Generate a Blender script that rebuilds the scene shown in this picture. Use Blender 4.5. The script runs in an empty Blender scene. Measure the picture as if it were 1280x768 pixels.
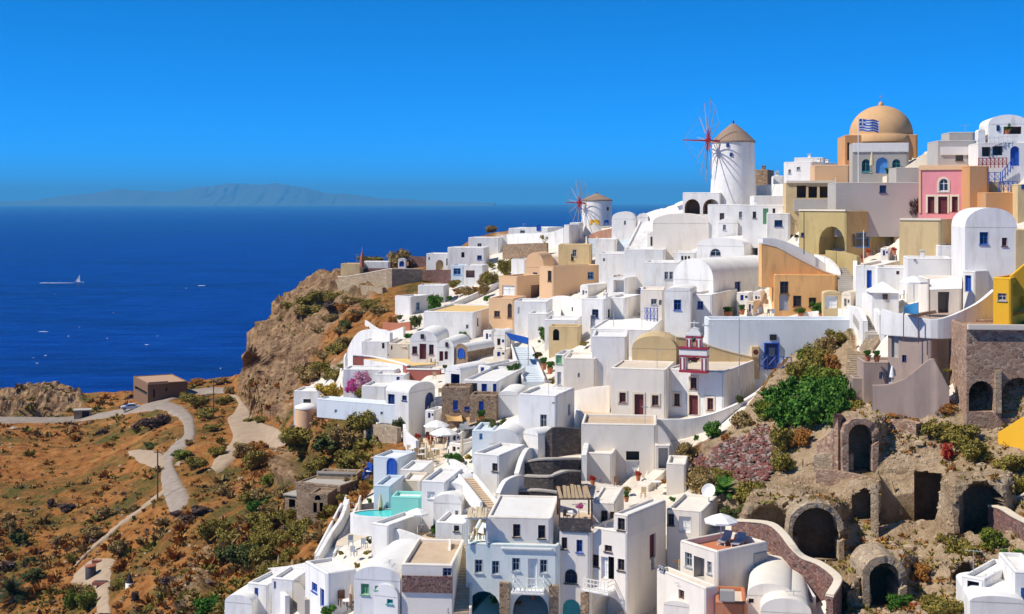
import bpy, bmesh, math, random
import numpy as np
from mathutils import Vector, Matrix
random.seed(7)
SC = bpy.context.scene
COL = SC.collection
# ---------------------------------------------------------------- camera, sky, sun, exposure
FP = 1667.0            # focal length in photograph pixels (1280 wide)
HZ = 253.0             # photograph row of the sea horizon
CAMZ = 100.0           # metres above the sea
cd = bpy.data.cameras.new('camera'); cam = bpy.data.objects.new('camera', cd); COL.objects.link(cam)
cam.location = (0, 0, CAMZ); cam.rotation_euler = (math.radians(90), 0, 0)
cd.sensor_width = 36; cd.lens = 36*FP/1280; cd.shift_y = -(384-HZ)/1280
cd.clip_start = .5; cd.clip_end = 200000
SC.camera = cam
SUN_EL, SUN_B = math.radians(48), math.radians(-16)      # elevation; angle behind due left
sdir = Vector((-math.cos(SUN_EL)*math.cos(SUN_B), math.cos(SUN_EL)*math.sin(SUN_B), math.sin(SUN_EL)))
W = bpy.data.worlds.new('World'); SC.world = W; W.use_nodes = True
nt = W.node_tree; nt.nodes.clear()
sky = nt.nodes.new('ShaderNodeTexSky'); sky.sky_type = 'NISHITA'; sky.sun_disc = False
sky.sun_elevation = SUN_EL; sky.sun_rotation = math.atan2(sdir.x, sdir.y)
sky.altitude = 10000; sky.air_density = 1.0; sky.dust_density = 0.0; sky.ozone_density = 8.0
hs = nt.nodes.new('ShaderNodeHueSaturation'); hs.inputs['Saturation'].default_value = 1.42; hs.inputs['Hue'].default_value = .494
hs.inputs['Value'].default_value = 1.0
bg = nt.nodes.new('ShaderNodeBackground'); bg.inputs[1].default_value = .128
wo = nt.nodes.new('ShaderNodeOutputWorld')
nt.links.new(sky.outputs[0], hs.inputs['Color']); nt.links.new(hs.outputs[0], bg.inputs[0]); nt.links.new(bg.outputs[0], wo.inputs[0])
sl = bpy.data.lights.new('sun', 'SUN'); sl.energy = 3.1; sl.angle = math.radians(.5); sl.color = (1, .93, .82)
so = bpy.data.objects.new('sun', sl); COL.objects.link(so)
so.rotation_euler = sdir.to_track_quat('Z', 'Y').to_euler(); so.location = (-200, 100, 400)
SC.view_settings.view_transform = 'Standard'; SC.view_settings.look = 'None'
SC.view_settings.exposure = 0.84; SC.view_settings.gamma = 1

# ---------------------------------------------------------------- materials
MATS = {}
def nodes(name):
    m = bpy.data.materials.new(name); m.use_nodes = True
    t = m.node_tree; b = t.nodes['Principled BSDF']; MATS[name] = m
    return m, t, b
def N(t, kind, **k):
    n = t.nodes.new(kind)
    for a, v in k.items():
        if a.startswith('i_'): n.inputs[a[2:].replace('_', ' ')].default_value = v
        else: setattr(n, a, v)
    return n
def ramp(t, src, stops):
    r = t.nodes.new('ShaderNodeValToRGB'); e = r.color_ramp.elements
    while len(e) < len(stops): e.new(.5)
    for q, (p, c) in zip(e, stops):
        q.position = p; q.color = (*c, 1) if len(c) == 3 else c
    t.links.new(src, r.inputs[0]); return r.outputs[0]
def mixc(t, fac, a, b, mode='MIX'):
    m = t.nodes.new('ShaderNodeMix'); m.data_type = 'RGBA'; m.blend_type = mode
    for s, v in ((m.inputs[0], fac), (m.inputs[6], a), (m.inputs[7], b)):
        if hasattr(v, 'is_linked') or isinstance(v, bpy.types.NodeSocket): t.links.new(v, s)
        elif isinstance(v, (int, float)): s.default_value = v
        else: s.default_value = (*v, 1)
    return m.outputs[2]
def world_pos(t):
    return t.nodes.new('ShaderNodeNewGeometry').outputs['Position']
def noise(t, vec, scale, detail=4, rough=.55, stretch=None):
    n = N(t, 'ShaderNodeTexNoise'); n.inputs['Scale'].default_value = scale; n.inputs['Detail'].default_value = detail; n.inputs['Roughness'].default_value = rough
    if stretch:
        mp = t.nodes.new('ShaderNodeMapping'); mp.inputs['Scale'].default_value = stretch
        t.links.new(vec, mp.inputs[0]); vec = mp.outputs[0]
    t.links.new(vec, n.inputs['Vector']); return n.outputs[0]
def bump(t, b, h, strength, dist):
    n = t.nodes.new('ShaderNodeBump'); n.inputs['Strength'].default_value = strength; n.inputs['Distance'].default_value = dist
    t.links.new(h, n.inputs['Height']); t.links.new(n.outputs[0], b.inputs['Normal'])
def plaster(name, col, dirt=(.5, .42, .33), amount=.35, vary=.06, rough=.9):
    m, t, b = nodes(name); p = world_pos(t)
    n1 = noise(t, p, .35, 5); n2 = noise(t, p, 1.1, 6, .65, (1, 1, .22)); n3 = noise(t, p, 9, 3)
    oi = t.nodes.new('ShaderNodeObjectInfo')
    tint = mixc(t, oi.outputs['Random'], tuple(c*(1-vary) for c in col), tuple(min(.86, c*(1+vary*.5)) for c in col))
    blot = ramp(t, n1, [(.47, (0, 0, 0)), (.58, (1, 1, 1))])
    streak = ramp(t, n2, [(.5, (0, 0, 0)), (.72, (1, 1, 1))])
    f = t.nodes.new('ShaderNodeMath'); f.operation = 'MULTIPLY'; f.inputs[1].default_value = amount
    t.links.new(streak, f.inputs[0])
    c = mixc(t, f.outputs[0], tint, dirt)
    g = t.nodes.new('ShaderNodeMath'); g.operation = 'MULTIPLY'; g.inputs[1].default_value = amount*.5
    t.links.new(blot, g.inputs[0])
    c = mixc(t, g.outputs[0], c, tuple(.75*x for x in col))
    t.links.new(c, b.inputs['Base Color']); b.inputs['Roughness'].default_value = rough
    bv = t.nodes.new('ShaderNodeBevel'); bv.samples = 3; bv.inputs['Radius'].default_value = .14
    bn = t.nodes.new('ShaderNodeBump'); bn.inputs['Strength'].default_value = .3; bn.inputs['Distance'].default_value = .05
    mh = t.nodes.new('ShaderNodeMath'); mh.operation = 'ADD'; t.links.new(n3, mh.inputs[0]); t.links.new(n1, mh.inputs[1])
    t.links.new(mh.outputs[0], bn.inputs['Height']); t.links.new(bv.outputs[0], bn.inputs['Normal']); t.links.new(bn.outputs[0], b.inputs['Normal'])
    return m
plaster('white', (.79, .77, .74), dirt=(.40, .33, .26), amount=.46, vary=.05)
plaster('warm_white', (.80, .725, .63), amount=.35)
plaster('cream', (.74, .64, .5), amount=.25)
plaster('bright_cap', (.80, .78, .74), amount=.3)
plaster('pale_wash', (.70, .74, .77), dirt=(.5, .5, .5), amount=.4)
plaster('aqua_white', (.73, .77, .72), dirt=(.3, .6, .6), amount=.4)  # teal cast reflected onto the front facade is put into this plaster
plaster('peach', (.72, .46, .26), amount=.3)
plaster('ochre', (.80, .44, .17), dirt=(.42, .2, .08), amount=.6, vary=.02)
plaster('ochre_pale', (.62, .46, .24), dirt=(.3, .2, .1), amount=.5)
plaster('orange_plaster', (.60, .30, .12), amount=.4)
plaster('dome_tan', (.60, .36, .17), dirt=(.4, .24, .12), amount=.4, vary=.02)
plaster('olive_plaster', (.46, .35, .15), dirt=(.2, .14, .08), amount=.6)
plaster('grey_plaster', (.46, .43, .39), amount=.4)
plaster('mauve_plaster', (.40, .30, .25), dirt=(.22, .16, .13), amount=.5)
plaster('pink', (.74, .28, .31), dirt=(.5, .16, .16), amount=.35)
plaster('yellow', (.80, .43, .02), dirt=(.55, .26, .02), amount=.35)
plaster('blue_wash_and_shade', (.62, .69, .74), dirt=(.6, .6, .6), amount=.5)
plaster('brick_wall', (.34, .10, .075), dirt=(.2, .06, .05), amount=.5)
plaster('terracotta', (.52, .17, .07), amount=.4)
plaster('paving', (.56, .42, .28), dirt=(.35, .25, .16), amount=.5)
plaster('pale_paving', (.66, .56, .44), amount=.5)
plaster('teal_wall', (.05, .42, .42), dirt=(.03, .3, .3), amount=.4)
plaster('mint', (.25, .66, .58), dirt=(.4, .6, .55), amount=.3)
plaster('concrete', (.42, .38, .33), amount=.4)
def stone(name, cols, scale=2.6, mortar=(.35, .3, .26), mw=.09, bd=.12):
    m, t, b = nodes(name); p = world_pos(t)
    nz = noise(t, p, 1.2, 3)
    v = N(t, 'ShaderNodeTexVoronoi', feature='F1'); v.inputs['Scale'].default_value = scale
    e = N(t, 'ShaderNodeTexVoronoi', feature='DISTANCE_TO_EDGE'); e.inputs['Scale'].default_value = scale
    mp = t.nodes.new('ShaderNodeMapping'); mp.inputs['Scale'].default_value = (1, 1, 1.7)
    t.links.new(p, mp.inputs[0]); t.links.new(mp.outputs[0], v.inputs['Vector']); t.links.new(mp.outputs[0], e.inputs['Vector'])
    sp = t.nodes.new('ShaderNodeSeparateColor'); t.links.new(v.outputs['Color'], sp.inputs[0])
    c = ramp(t, sp.outputs[0], [(i/(len(cols)-1), k) for i, k in enumerate(cols)])
    ed = ramp(t, e.outputs['Distance'], [(mw*.4, (0, 0, 0)), (mw, (1, 1, 1))])
    c = mixc(t, ed, mortar, c)
    c = mixc(t, .25, c, nz, 'OVERLAY')
    t.links.new(c, b.inputs['Base Color']); b.inputs['Roughness'].default_value = .95
    bump(t, b, ed, .8, bd)
    return m
stone('red_stone', [(.07, .03, .028), (.20, .075, .055), (.13, .06, .06), (.28, .15, .11)], 3.2, (.30, .22, .19))
stone('brown_stone', [(.15, .09, .06), (.30, .19, .11), (.22, .14, .09), (.38, .27, .17)], 2.2, (.40, .30, .2))
stone('dark_stone', [(.035, .03, .035), (.08, .065, .06), (.05, .045, .05), (.13, .10, .09)], 2.6, (.09, .075, .07))
stone('rubble_stone', [(.17, .09, .06), (.38, .23, .15), (.27, .14, .09), (.50, .35, .24)], 2.4, (.44, .33, .24))
stone('tan_stone', [(.34, .25, .16), (.46, .34, .21), (.28, .2, .13), (.5, .4, .27)], 1.8, (.4, .31, .22))
def plain(name, col, rough=.6, metal=0, vary=.0):
    m, t, b = nodes(name); b.inputs['Roughness'].default_value = rough; b.inputs['Metallic'].default_value = metal
    n = noise(t, world_pos(t), 2.5, 4)
    c = mixc(t, n, tuple(x*.82 for x in col), tuple(min(1, x*1.12) for x in col))
    t.links.new(c, b.inputs['Base Color']); return m
plain('wood_dark', (.06, .035, .025)); plain('wood_brown', (.16, .075, .04)); plain('maroon', (.13, .02, .025))
plain('blue_paint', (.015, .085, .42), .5); plain('deep_blue', (.01, .03, .16), .5); plain('sky_paint', (.10, .33, .72), .5)
plain('red_paint', (.34, .025, .04), .5); plain('green_paint', (.18, .42, .2), .5); plain('teal_paint', (.03, .3, .3), .5)
plain('white_paint', (.8, .79, .76), .5); plain('grey_paint', (.36, .38, .42), .5); plain('black_iron', (.02, .02, .022), .5)
plain('reed', (.42, .30, .17), .9); plain('canvas_white', (.82, .80, .76), .9); plain('canvas_beige', (.62, .50, .33), .9)
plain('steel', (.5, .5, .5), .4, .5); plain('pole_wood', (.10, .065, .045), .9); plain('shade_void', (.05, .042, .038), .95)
plain('thatch', (.30, .21, .15), 1); plain('rust', (.25, .08, .03), .9); plain('bell_metal', (.20, .13, .05), .4, .8)
plain('orange_cloth', (.75, .2, .03), .9); plain('magenta_petal', (.6, .05, .25), .8); plain('red_petal', (.55, .03, .03), .8)
plain('car_paint', (.55, .6, .66), .3); plain('rubber', (.02, .02, .02), .8); plain('cave_dark', (.10, .065, .045), 1)
plain('straw', (.55, .42, .24), 1); plain('hull_white', (.85, .85, .85), .4); plain('dark_awning', (.25, .27, .3), .9)
def glass(name, col):
    m, t, b = nodes(name); b.inputs['Base Color'].default_value = (*col, 1); b.inputs['Roughness'].default_value = .12
    b.inputs['IOR'].default_value = 1.5
    n = noise(t, world_pos(t), 1.5, 2); bump(t, b, n, .05, .02)
glass('glass', (.025, .03, .038)); glass('glass_blue', (.05, .09, .16)); glass('pool_water', (.10, .62, .58))
def foliage(name, a, b2, c3):
    m, t, b = nodes(name)
    oi = t.nodes.new('ShaderNodeObjectInfo'); n = noise(t, world_pos(t), 1.4, 4, .7)
    g = t.nodes.new('ShaderNodeNewGeometry'); 
    f = t.nodes.new('ShaderNodeMath'); f.operation = 'ADD'; t.links.new(n, f.inputs[0])
    f2 = t.nodes.new('ShaderNodeMath'); f2.operation = 'MULTIPLY_ADD'; f2.inputs[1].default_value = .5; f2.inputs[2].default_value = -.25
    t.links.new(g.outputs['Random Per Island'], f2.inputs[0]); t.links.new(f2.outputs[0], f.inputs[1])
    c = ramp(t, f.outputs[0], [(.25, a), (.5, b2), (.8, c3)])
    t.links.new(c, b.inputs['Base Color']); b.inputs['Roughness'].default_value = .8
    b.inputs['Specular IOR Level'].default_value = .2
foliage('leaf_green', (.02, .07, .008), (.05, .14, .015), (.12, .24, .03))
foliage('leaf_olive', (.11, .085, .014), (.215, .17, .03), (.34, .28, .065))
foliage('leaf_dry', (.15, .095, .035), (.27, .18, .06), (.40, .29, .12))
foliage('leaf_rust', (.20, .075, .018), (.34, .14, .03), (.46, .24, .06))
foliage('leaf_dark', (.03, .045, .012), (.075, .09, .022), (.15, .15, .04))
foliage('leaf_palm', (.012, .025, .01), (.03, .05, .018), (.07, .09, .03))
foliage('flower_pink', (.35, .02, .16), (.6, .06, .3), (.72, .2, .42))
foliage('flower_red', (.25, .01, .01), (.5, .03, .03), (.6, .15, .05))

# ---------------------------------------------------------------- projection and ground depth
def P(px, py, Y):
    return Vector(((px-640)/FP*Y, Y, CAMZ+(HZ-py)/FP*Y))
CP = np.array([(-150,490,345),(-150,560,290),(-150,768,200),(-150,900,160),
(0,490,340),(0,540,290),(0,600,245),(0,680,205),(0,768,183),(0,900,150),
(100,495,335),(100,530,305),(100,600,240),(100,700,195),(100,768,175),(100,900,145),
(160,512,305),(200,497,312),(235,482,325),(290,470,335),
(200,520,275),(240,545,245),(215,600,215),(200,650,198),(200,700,178),(200,768,150),(200,900,125),
(267,525,262),(300,500,285),(300,540,245),(340,520,262),(280,600,208),(280,650,180),(280,700,158),(300,768,122),(300,900,100),
(350,560,225),(350,600,195),(360,640,165),(360,690,140),(380,720,122),
(310,500,283),(320,440,288),(345,395,295),(400,350,300),(400,420,278),(400,470,258),(370,500,255),(450,400,262),(450,350,290),(440,330,300),
(400,520,182),(400,560,175),(430,590,165),(480,500,175),(500,550,158),(420,455,215),(450,470,192),(530,450,182),(560,345,287),(500,345,288),
(560,400,230),(600,440,182),(600,500,158),(480,600,142),(480,640,128),(430,680,122),(430,740,112),(500,768,106.5),(600,768,108.5),(600,640,118),
(560,600,138),(600,560,140),(600,300,310),(650,285,315),(700,280,305),(650,340,262),(650,400,212),(640,440,185),(650,520,148),(690,610,122),
(750,290,290),(760,320,245),(760,360,212),(740,420,172),(720,480,155),(760,520,143),(700,768,109),(800,768,107),(780,610,125),(850,590,128),
(810,525,141),(890,520,140),(850,660,113),(880,768,98),(960,768,97),(960,690,106),
(800,270,245),(860,250,225),(860,310,200),(880,350,182),(880,420,158),(930,250,218),(950,225,230),(960,300,190),(960,402,161),(980,460,146),
(960,500,136),(900,560,128),(940,600,119),(1000,500,130),(1000,560,122),(1020,640,112),(1020,700,106),(1000,768,97),
(1000,215,225),(1000,260,188),(1000,320,170),(1040,393,161),(1070,430,140),(1050,190,205),(1100,230,182),(1100,318,168),(1100,350,152),
(1100,410,136),(1100,470,126),(1060,520,122),(1150,520,119),(1150,600,114),(1150,660,109),(1100,768,96),(1200,768,92),(1150,180,190),
(1180,265,166),(1180,310,155),(1180,380,135),(1200,420,124),(1230,160,172),(1280,160,168),(1280,240,158),(1280,290,145),(1250,340,132),
(1280,405,117.5),(1232,526,115.6),(1275,526,114.8),(1280,600,107),(1230,680,102),(1280,768,90),(1430,160,165),(1430,300,140),(1430,500,108),(1430,768,85),
(1430,900,72),(1200,900,78),(1000,900,80),(800,900,98),(600,900,98),(450,900,92)], float)
def _rbf():
    x = CP[:, :2]/500; n = len(x); y = 1000/CP[:, 2]
    A = np.zeros((n+3, n+3)); r = np.linalg.norm(x[:, None]-x[None], axis=2)
    A[:n, :n] = r + np.eye(n)*-.02; A[:n, n] = 1; A[:n, n+1:] = x; A[n, :n] = 1; A[n+1:, :n] = x.T
    return np.linalg.solve(A, np.r_[y, 0, 0, 0])
_K = _rbf()
def Dv(px, py):
    px = np.asarray(px, float); py = np.asarray(py, float); sh = px.shape
    x = np.stack([px.ravel(), py.ravel()], 1)/500; c = CP[:, :2]/500
    out = np.zeros(len(x))
    for i in range(0, len(x), 20000):
        s = x[i:i+20000]
        r = np.sqrt(((s[:, None]-c[None])**2).sum(2))
        out[i:i+20000] = r@_K[:-3] + _K[-3] + s@_K[-2:]
    return (1000/np.maximum(out, 1.5)).reshape(sh)
def D(px, py): return float(Dv(np.array([px]), np.array([py]))[0])
CR = [0, 0, 1]
def crop(x, y, s=998/260): CR[:] = [x, y, s]
def q(x, y): return CR[0]+x/CR[2], CR[1]+y/CR[2]
def G(x, y, dz=0):                                   # ground point under a photograph position
    px, py = q(x, y); p = P(px, py, D(px, py)); p.z += dz; return p

# ---------------------------------------------------------------- mesh building
class MB:
    def __init__(s): s.v = []; s.f = []
    def add(s, vs, fs):
        o = len(s.v); s.v += [tuple(p) for p in vs]; s.f += [tuple(i+o for i in f) for f in fs]; return s
    def quad(s, a, b, c, d): return s.add([a, b, c, d], [(0, 1, 2, 3)])
    def box(s, x0, x1, y0, y1, z0, z1):
        return s.add([(x0,y0,z0),(x1,y0,z0),(x1,y1,z0),(x0,y1,z0),(x0,y0,z1),(x1,y0,z1),(x1,y1,z1),(x0,y1,z1)],
                     [(0,3,2,1),(4,5,6,7),(0,1,5,4),(1,2,6,5),(2,3,7,6),(3,0,4,7)])
    def tube(s, p0, p1, r0, r1=None, n=6):
        r1 = r0 if r1 is None else r1
        p0, p1 = Vector(p0), Vector(p1); d = (p1-p0).normalized()
        a = d.cross(Vector((0, 0, 1)) if abs(d.z) < .9 else Vector((1, 0, 0))).normalized(); b = d.cross(a)
        vs = []
        for p, r in ((p0, r0), (p1, r1)):
            for i in range(n):
                t = 2*math.pi*i/n; vs.append(p+a*r*math.cos(t)+b*r*math.sin(t))
        fs = [(i, (i+1) % n, n+(i+1) % n, n+i) for i in range(n)]+[tuple(range(n))[::-1], tuple(range(n, 2*n))]
        return s.add(vs, fs)
    def lathe(s, prof, n=16, c=(0, 0, 0), a0=0, a1=2*math.pi):
        full = abs(a1-a0-2*math.pi) < 1e-4; m = n if full else n+1; vs = []
        for r, z in prof:
            for i in range(m):
                t = a0+(a1-a0)*i/n; vs.append((c[0]+r*math.cos(t), c[1]+r*math.sin(t), c[2]+z))
        fs = []
        for j in range(len(prof)-1):
            for i in range(n):
                k = (i+1) % m; fs.append((j*m+i, j*m+k, (j+1)*m+k, (j+1)*m+i))
        return s.add(vs, fs)
    def extrude(s, poly, z0, z1):                     # polygon in xy, vertical prism
        n = len(poly)
        return s.add([(x, y, z0) for x, y in poly]+[(x, y, z1) for x, y in poly],
                     [tuple(range(n))[::-1], tuple(range(n, 2*n))]+[(i, (i+1) % n, n+(i+1) % n, n+i) for i in range(n)])
    def mesh(s, name, mat, smooth=False):
        me = bpy.data.meshes.new(name); me.from_pydata(s.v, [], s.f); me.materials.append(MATS[mat])
        if smooth: me.polygons.foreach_set('use_smooth', [True]*len(me.polygons))
        return me
    def build(s, name, mat, parent=None, smooth=False):
        return link(name, s.mesh(name, mat, smooth), parent)
def link(name, me, parent=None):
    o = bpy.data.objects.new(name, me); COL.objects.link(o)
    if parent: o.parent = parent
    return o
def tag(o, label=None, cat=None, group=None, kind=None):
    if label: o['label'] = label
    if cat: o['category'] = cat
    if group: o['group'] = group
    if kind: o['kind'] = kind
    return o
def thing(name, label, cat, loc, rz=0, group=None):
    o = bpy.data.objects.new(name, None); o.empty_display_size = .3; COL.objects.link(o)
    o.location = loc; o.rotation_euler = (0, 0, rz); return tag(o, label, cat, group)
def dup(root, loc, label=None, rz=None, sc=None):
    r = root.copy(); COL.objects.link(r); r.location = loc
    if rz is not None: r.rotation_euler = (0, 0, rz)
    if sc: r.scale = sc
    if label: r['label'] = label
    for ch in list(root.children):
        c = ch.copy(); COL.objects.link(c); c.parent = r
        for g in ch.children:
            d = g.copy(); COL.objects.link(d); d.parent = c
    return r
RZ = {}; HY = {}
def on_roof(label, y):                               # distance at which a roof appears on photograph row y
    return (CAMZ-RZ[label])*FP/(q(0, y)[1]-HZ)
FOOT = []                                             # footprints that flatten the ground under houses
OPC = {'w': 'wood_dark', 'b': 'blue_paint', 'k': 'deep_blue', 's': 'sky_paint', 'r': 'maroon', 'g': 'green_paint', 't': 'teal_paint',
       'c': 'white_paint', 'y': 'grey_paint', 'n': 'wood_brown'}
def arc(s0, s1, z0, z1, n=8):
    r = (s1-s0)/2; h = min(r*1.05, (z1-z0)*.7); c = (s0+s1)/2
    return [(c-r*math.cos(math.pi*i/n), z1-h+h*math.sin(math.pi*i/n)) for i in range(n+1)]
def H(label, xl, xc, xr, yt, yb, th=12, ops=(), roof='flat', mat='white', d=None, rise=None, Y=None, dY=0, deep=3.0,
      name='house', cat='house', rmat=None, par=.28, chim=0, surround=None, trim=None):
    """xl, xc, xr: photograph columns of left edge, near corner, right edge; yt, yb rows of the corner's top and base."""
    t = math.radians(th); ct, st = math.cos(t), math.sin(t)
    cx, cyb = q(xc, yb); _, cyt = q(xc, yt); lx, _ = q(xl, yt)
    Y = (D(cx, cyb) if Y is None else Y)+dY
    C = P(cx, cyb, Y); h = (cyb-cyt)/FP*Y
    k = (lx-640)/FP
    a = (C.x-k*Y)/(k*st+ct)
    if xr is not None:
        rx, _ = q(xr, yt); k = (rx-640)/FP
        b = (k*Y-C.x)/(st-k*ct) if abs(st-k*ct) > .02 else 6
        if b < 1 or b > 25: b = 6
        if d: b = max(b, d)
    else: b = d or 6
    root = thing(name, label, cat, C, -t)
    FOOT.append((C.copy(), t, a, b, C.z+h)); RZ[label] = C.z+h-par; HY[label] = Y
    camL = Matrix.Rotation(t, 3, 'Z')@(Vector((0, 0, CAMZ))-C)
    def hit(face, px, py):
        r = Matrix.Rotation(t, 3, 'Z')@Vector(((px-640)/FP, 1, (HZ-py)/FP))
        if face == 'L':
            m = -camL.y/r.y; p = camL+r*m; return -p.x, p.z
        m = -camL.x/r.x; p = camL+r*m; return p.y, p.z
    def fp(face, s, z, dep): return (-s, dep, z) if face == 'L' else (-dep, s, z)
    wl = MB(); holes = {'L': [], 'R': []}
    rise_px = rise is not None
    rise = rise if rise is not None else (.42*a if roof == 'vaultL' else .42*b)
    if rise_px and rise > 3: rise = rise/CR[2]/FP*Y
    if ops is not None and len(ops) < 2 and a > 3.2 and h > 2.6 and (d is None or d >= 5) and not any(w in label for w in ('blank', 'wall', 'vault', 'retaining', 'block behind', 'ruin', 'dome')):
        ra = random.Random(label); ops = list(ops)
        for f_, L_ in (('L', a), ('R', b if xr is not None else 0)):
            for kx in range(int(L_/3.2)):
                if ra.random() < .7:
                    s_ = (kx+.3+.4*ra.random())*L_/max(1, int(L_/3.2)); z_ = h*ra.uniform(.42, .6); w_ = ra.uniform(.32, .5); hh_ = ra.uniform(.45, .75)
                    if z_+hh_ < h-.4: ops.append((f_, 'W'+ra.choice('wwwkybn'), None, (s_-w_, s_+w_, z_-hh_, z_+hh_), 0, 0))
    for op in ops:
        f, kd, x0, y0, x1, y1 = op[:6]; ex = op[6:]
        L = a if f == 'L' else b
        if x0 is None: s0, s1, z0, z1 = y0
        else:
            c0 = hit(f, *q(x0, y0)); c1 = hit(f, *q(x1, y1))
            s0, s1 = sorted((c0[0], c1[0])); z0, z1 = sorted((c0[1], c1[1]))
        s0 = max(s0, .06); s1 = min(s1, L-.06); z0 = max(z0, -deep+.1)
        if s1-s0 < .12 or z1-z0 < .12: continue
        ar = kd[0] == 'A'
        if ar: kd = kd[1:]
        if kd[0] == 'B':
            m2, out, nm = ex; mb = MB()
            if f == 'L': mb.box(-s1, -s0, -out, .02, z0, z1)
            else: mb.box(-.02, out, s0, s1, z0, z1)
            mb.build(nm, m2, root); continue
        if kd[0] == 'K':                               # balcony: slab with a railing round it
            m2, out = ex; sb = MB(); rl = MB()
            def bx(mb, p, r, e, w, zz0, zz1):
                if f == 'L': mb.box(-r, -p, -w, -e, zz0, zz1)
                else: mb.box(e, w, p, r, zz0, zz1)
            bx(sb, s0-.1, s1+.1, -.01, out+.1, z0-.16, z0)
            so_ = sb.build('balcony', 'white', root)
            for zz in (.08, (z1-z0)*.55, z1-z0-.06):
                bx(rl, s0, s1, out-.05, out, z0+zz, z0+zz+.06)
                bx(rl, s0, s0+.05, 0, out-.06, z0+zz, z0+zz+.06); bx(rl, s1-.05, s1, 0, out-.06, z0+zz, z0+zz+.06)
            n = max(4, int((s1-s0)/.3))
            for i in range(n+1):
                p = s0+(s1-s0-.05)*i/n; bx(rl, p, p+.05, out-.056, out+.006, z0+.004, z1+.02)
            rl.build('railing', m2, so_); continue
        void = kd[0] == 'N'
        dep = (ex[0] if ex else 2.5) if void else (.2 if kd[0] == 'W' else .24)
        dep = min(dep, (b if f == 'L' else a)-.5)
        proud = z1 > h-.15
        if not proud: holes[f].append((s0, s1, z0, z1, ar, dep if not void else 0))
        off = -.03-dep if proud and not void else 0
        if proud and void: off = 0; dep = .02
        pts = arc(s0, s1, z0, z1) if ar else [(s0, z1), (s1, z1)]
        loop = [(s0, z0)]+pts+[(s1, z0)]
        if void:
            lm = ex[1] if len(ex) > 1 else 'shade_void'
            mb = MB(); n = len(loop)
            mb.add([fp(f, s, z, .002) for s, z in loop]+[fp(f, s, z, dep) for s, z in loop],
                   [(i, (i+1) % n, n+(i+1) % n, n+i) for i in range(n)]+[tuple(range(n, 2*n))])
            mb.build('archway' if ar else 'recess', lm, root)
            if len(ex) > 2:                            # a door at the back of the recess
                mb = MB(); w = (s1-s0)
                e0, e1 = s0+w*.3, s0+w*.62; zz = z0+(z1-z0)*.75
                mb.box(-e1, -e0, dep-.1, dep-.03, z0, zz) if f == 'L' else mb.box(-dep+.03, -dep+.1, e0, e1, z0, zz)
                mb.build('door', OPC[ex[2]], root)
            continue
        cm = OPC[kd[1]]
        frm = MB(); w = min(.09, (s1-s0)*.16)
        # frame ring following the outline
        ins = [((s-(s0+s1)/2)*(1-2*w/(s1-s0))+(s0+s1)/2, z0+w+(z-z0)*(1-2*w/(z1-z0))) for s, z in loop]
        n = len(loop); d0, d1 = off+dep-.08, off+dep+.005
        frm.add([fp(f, s, z, d0) for s, z in loop]+[fp(f, s, z, d0) for s, z in ins]+[fp(f, s, z, d1) for s, z in ins],
                [(i, (i+1) % n, n+(i+1) % n, n+i) for i in range(n)]+[(n+i, n+(i+1) % n, 2*n+(i+1) % n, 2*n+i) for i in range(n)])
        pan = MB(); pan.add([fp(f, s, z, off+dep) for s, z in loop], [tuple(range(n))])
        mid = (s0+s1)/2
        def bar(mb, e0, e1, za, zb, da, db):
            if f == 'L': mb.box(-e1, -e0, da, db, za, zb)
            else: mb.box(-db, -da, e0, e1, za, zb)
        if kd[0] == 'W':
            bar(frm, mid-.035, mid+.035, z0+w, z1-w-(.1 if ar else 0), off+dep-.06, off+dep-.01)
            bar(frm, s0+w, s1-w, z0+(z1-z0)*.6-.03, z0+(z1-z0)*.6+.03, off+dep-.055, off+dep-.012)
            if (s1-s0) > .4 and not proud: bar(frm, s0-.08, s1+.08, z0-.09, z0-.01, -.09, .1)
            wo_ = frm.build('window', cm, root)
            solid = len(kd) > 2                         # closed shutters instead of panes
            pan.build('shutter' if solid else 'pane', cm if solid else 'glass', wo_)
            if solid:
                wo_.name = 'window'
        else:
            do = pan.build('door', cm, root)
            bar(frm, mid-.012, mid+.012, z0+.05, z1-w-(.2 if ar else 0), off+dep-.03, off+dep-.002)
            for zz in (.33, .66): bar(frm, s0+w, s1-w, z0+(z1-z0)*zz-.03, z0+(z1-z0)*zz+.03, off+dep-.025, off+dep-.003)
            frm.build('frame', cm, do)
        if surround and not proud:
            e = .22; o2 = [((s-mid)*(1+2*e/(s1-s0))+mid, z0-(e if kd[0] == 'W' else 0)+(z-z0)*(1+(2*e if kd[0] == 'W' else e)/(z1-z0))) for s, z in loop]
            sr = MB()
            sr.add([fp(f, s, z, -.05) for s, z in loop]+[fp(f, s, z, -.05) for s, z in o2]+[fp(f, s, z, .01) for s, z in o2]+[fp(f, s, z, .01) for s, z in loop],
                   [(i, (i+1) % n, n+(i+1) % n, n+i) for i in range(n)]+[(n+i, n+(i+1) % n, 2*n+(i+1) % n, 2*n+i) for i in range(n)]+[(i, (i+1) % n, 3*n+(i+1) % n, 3*n+i) for i in range(n)])
            sr.build('surround', surround, root)
    rc = min(.3, a*.12, b*.12) if mat not in ('brown_stone', 'rubble_stone', 'hut_brown') else .06
    for f in 'LR':
        for o_ in holes[f]: rc = min(rc, max(.02, o_[0]-.02))
    lip = .13 if roof == 'flat' else 0; hT = h-lip
    carc = [(-rc+rc*math.sin(x*math.pi/6), rc-rc*math.cos(x*math.pi/6)) for x in range(4)]
    if roof not in ('flat',): carc = [(0, 0)]; rc = 0
    for p_, q_ in zip(carc, carc[1:]): wl.quad((*p_, -deep), (*q_, -deep), (*q_, hT), (*p_, hT))
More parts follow.
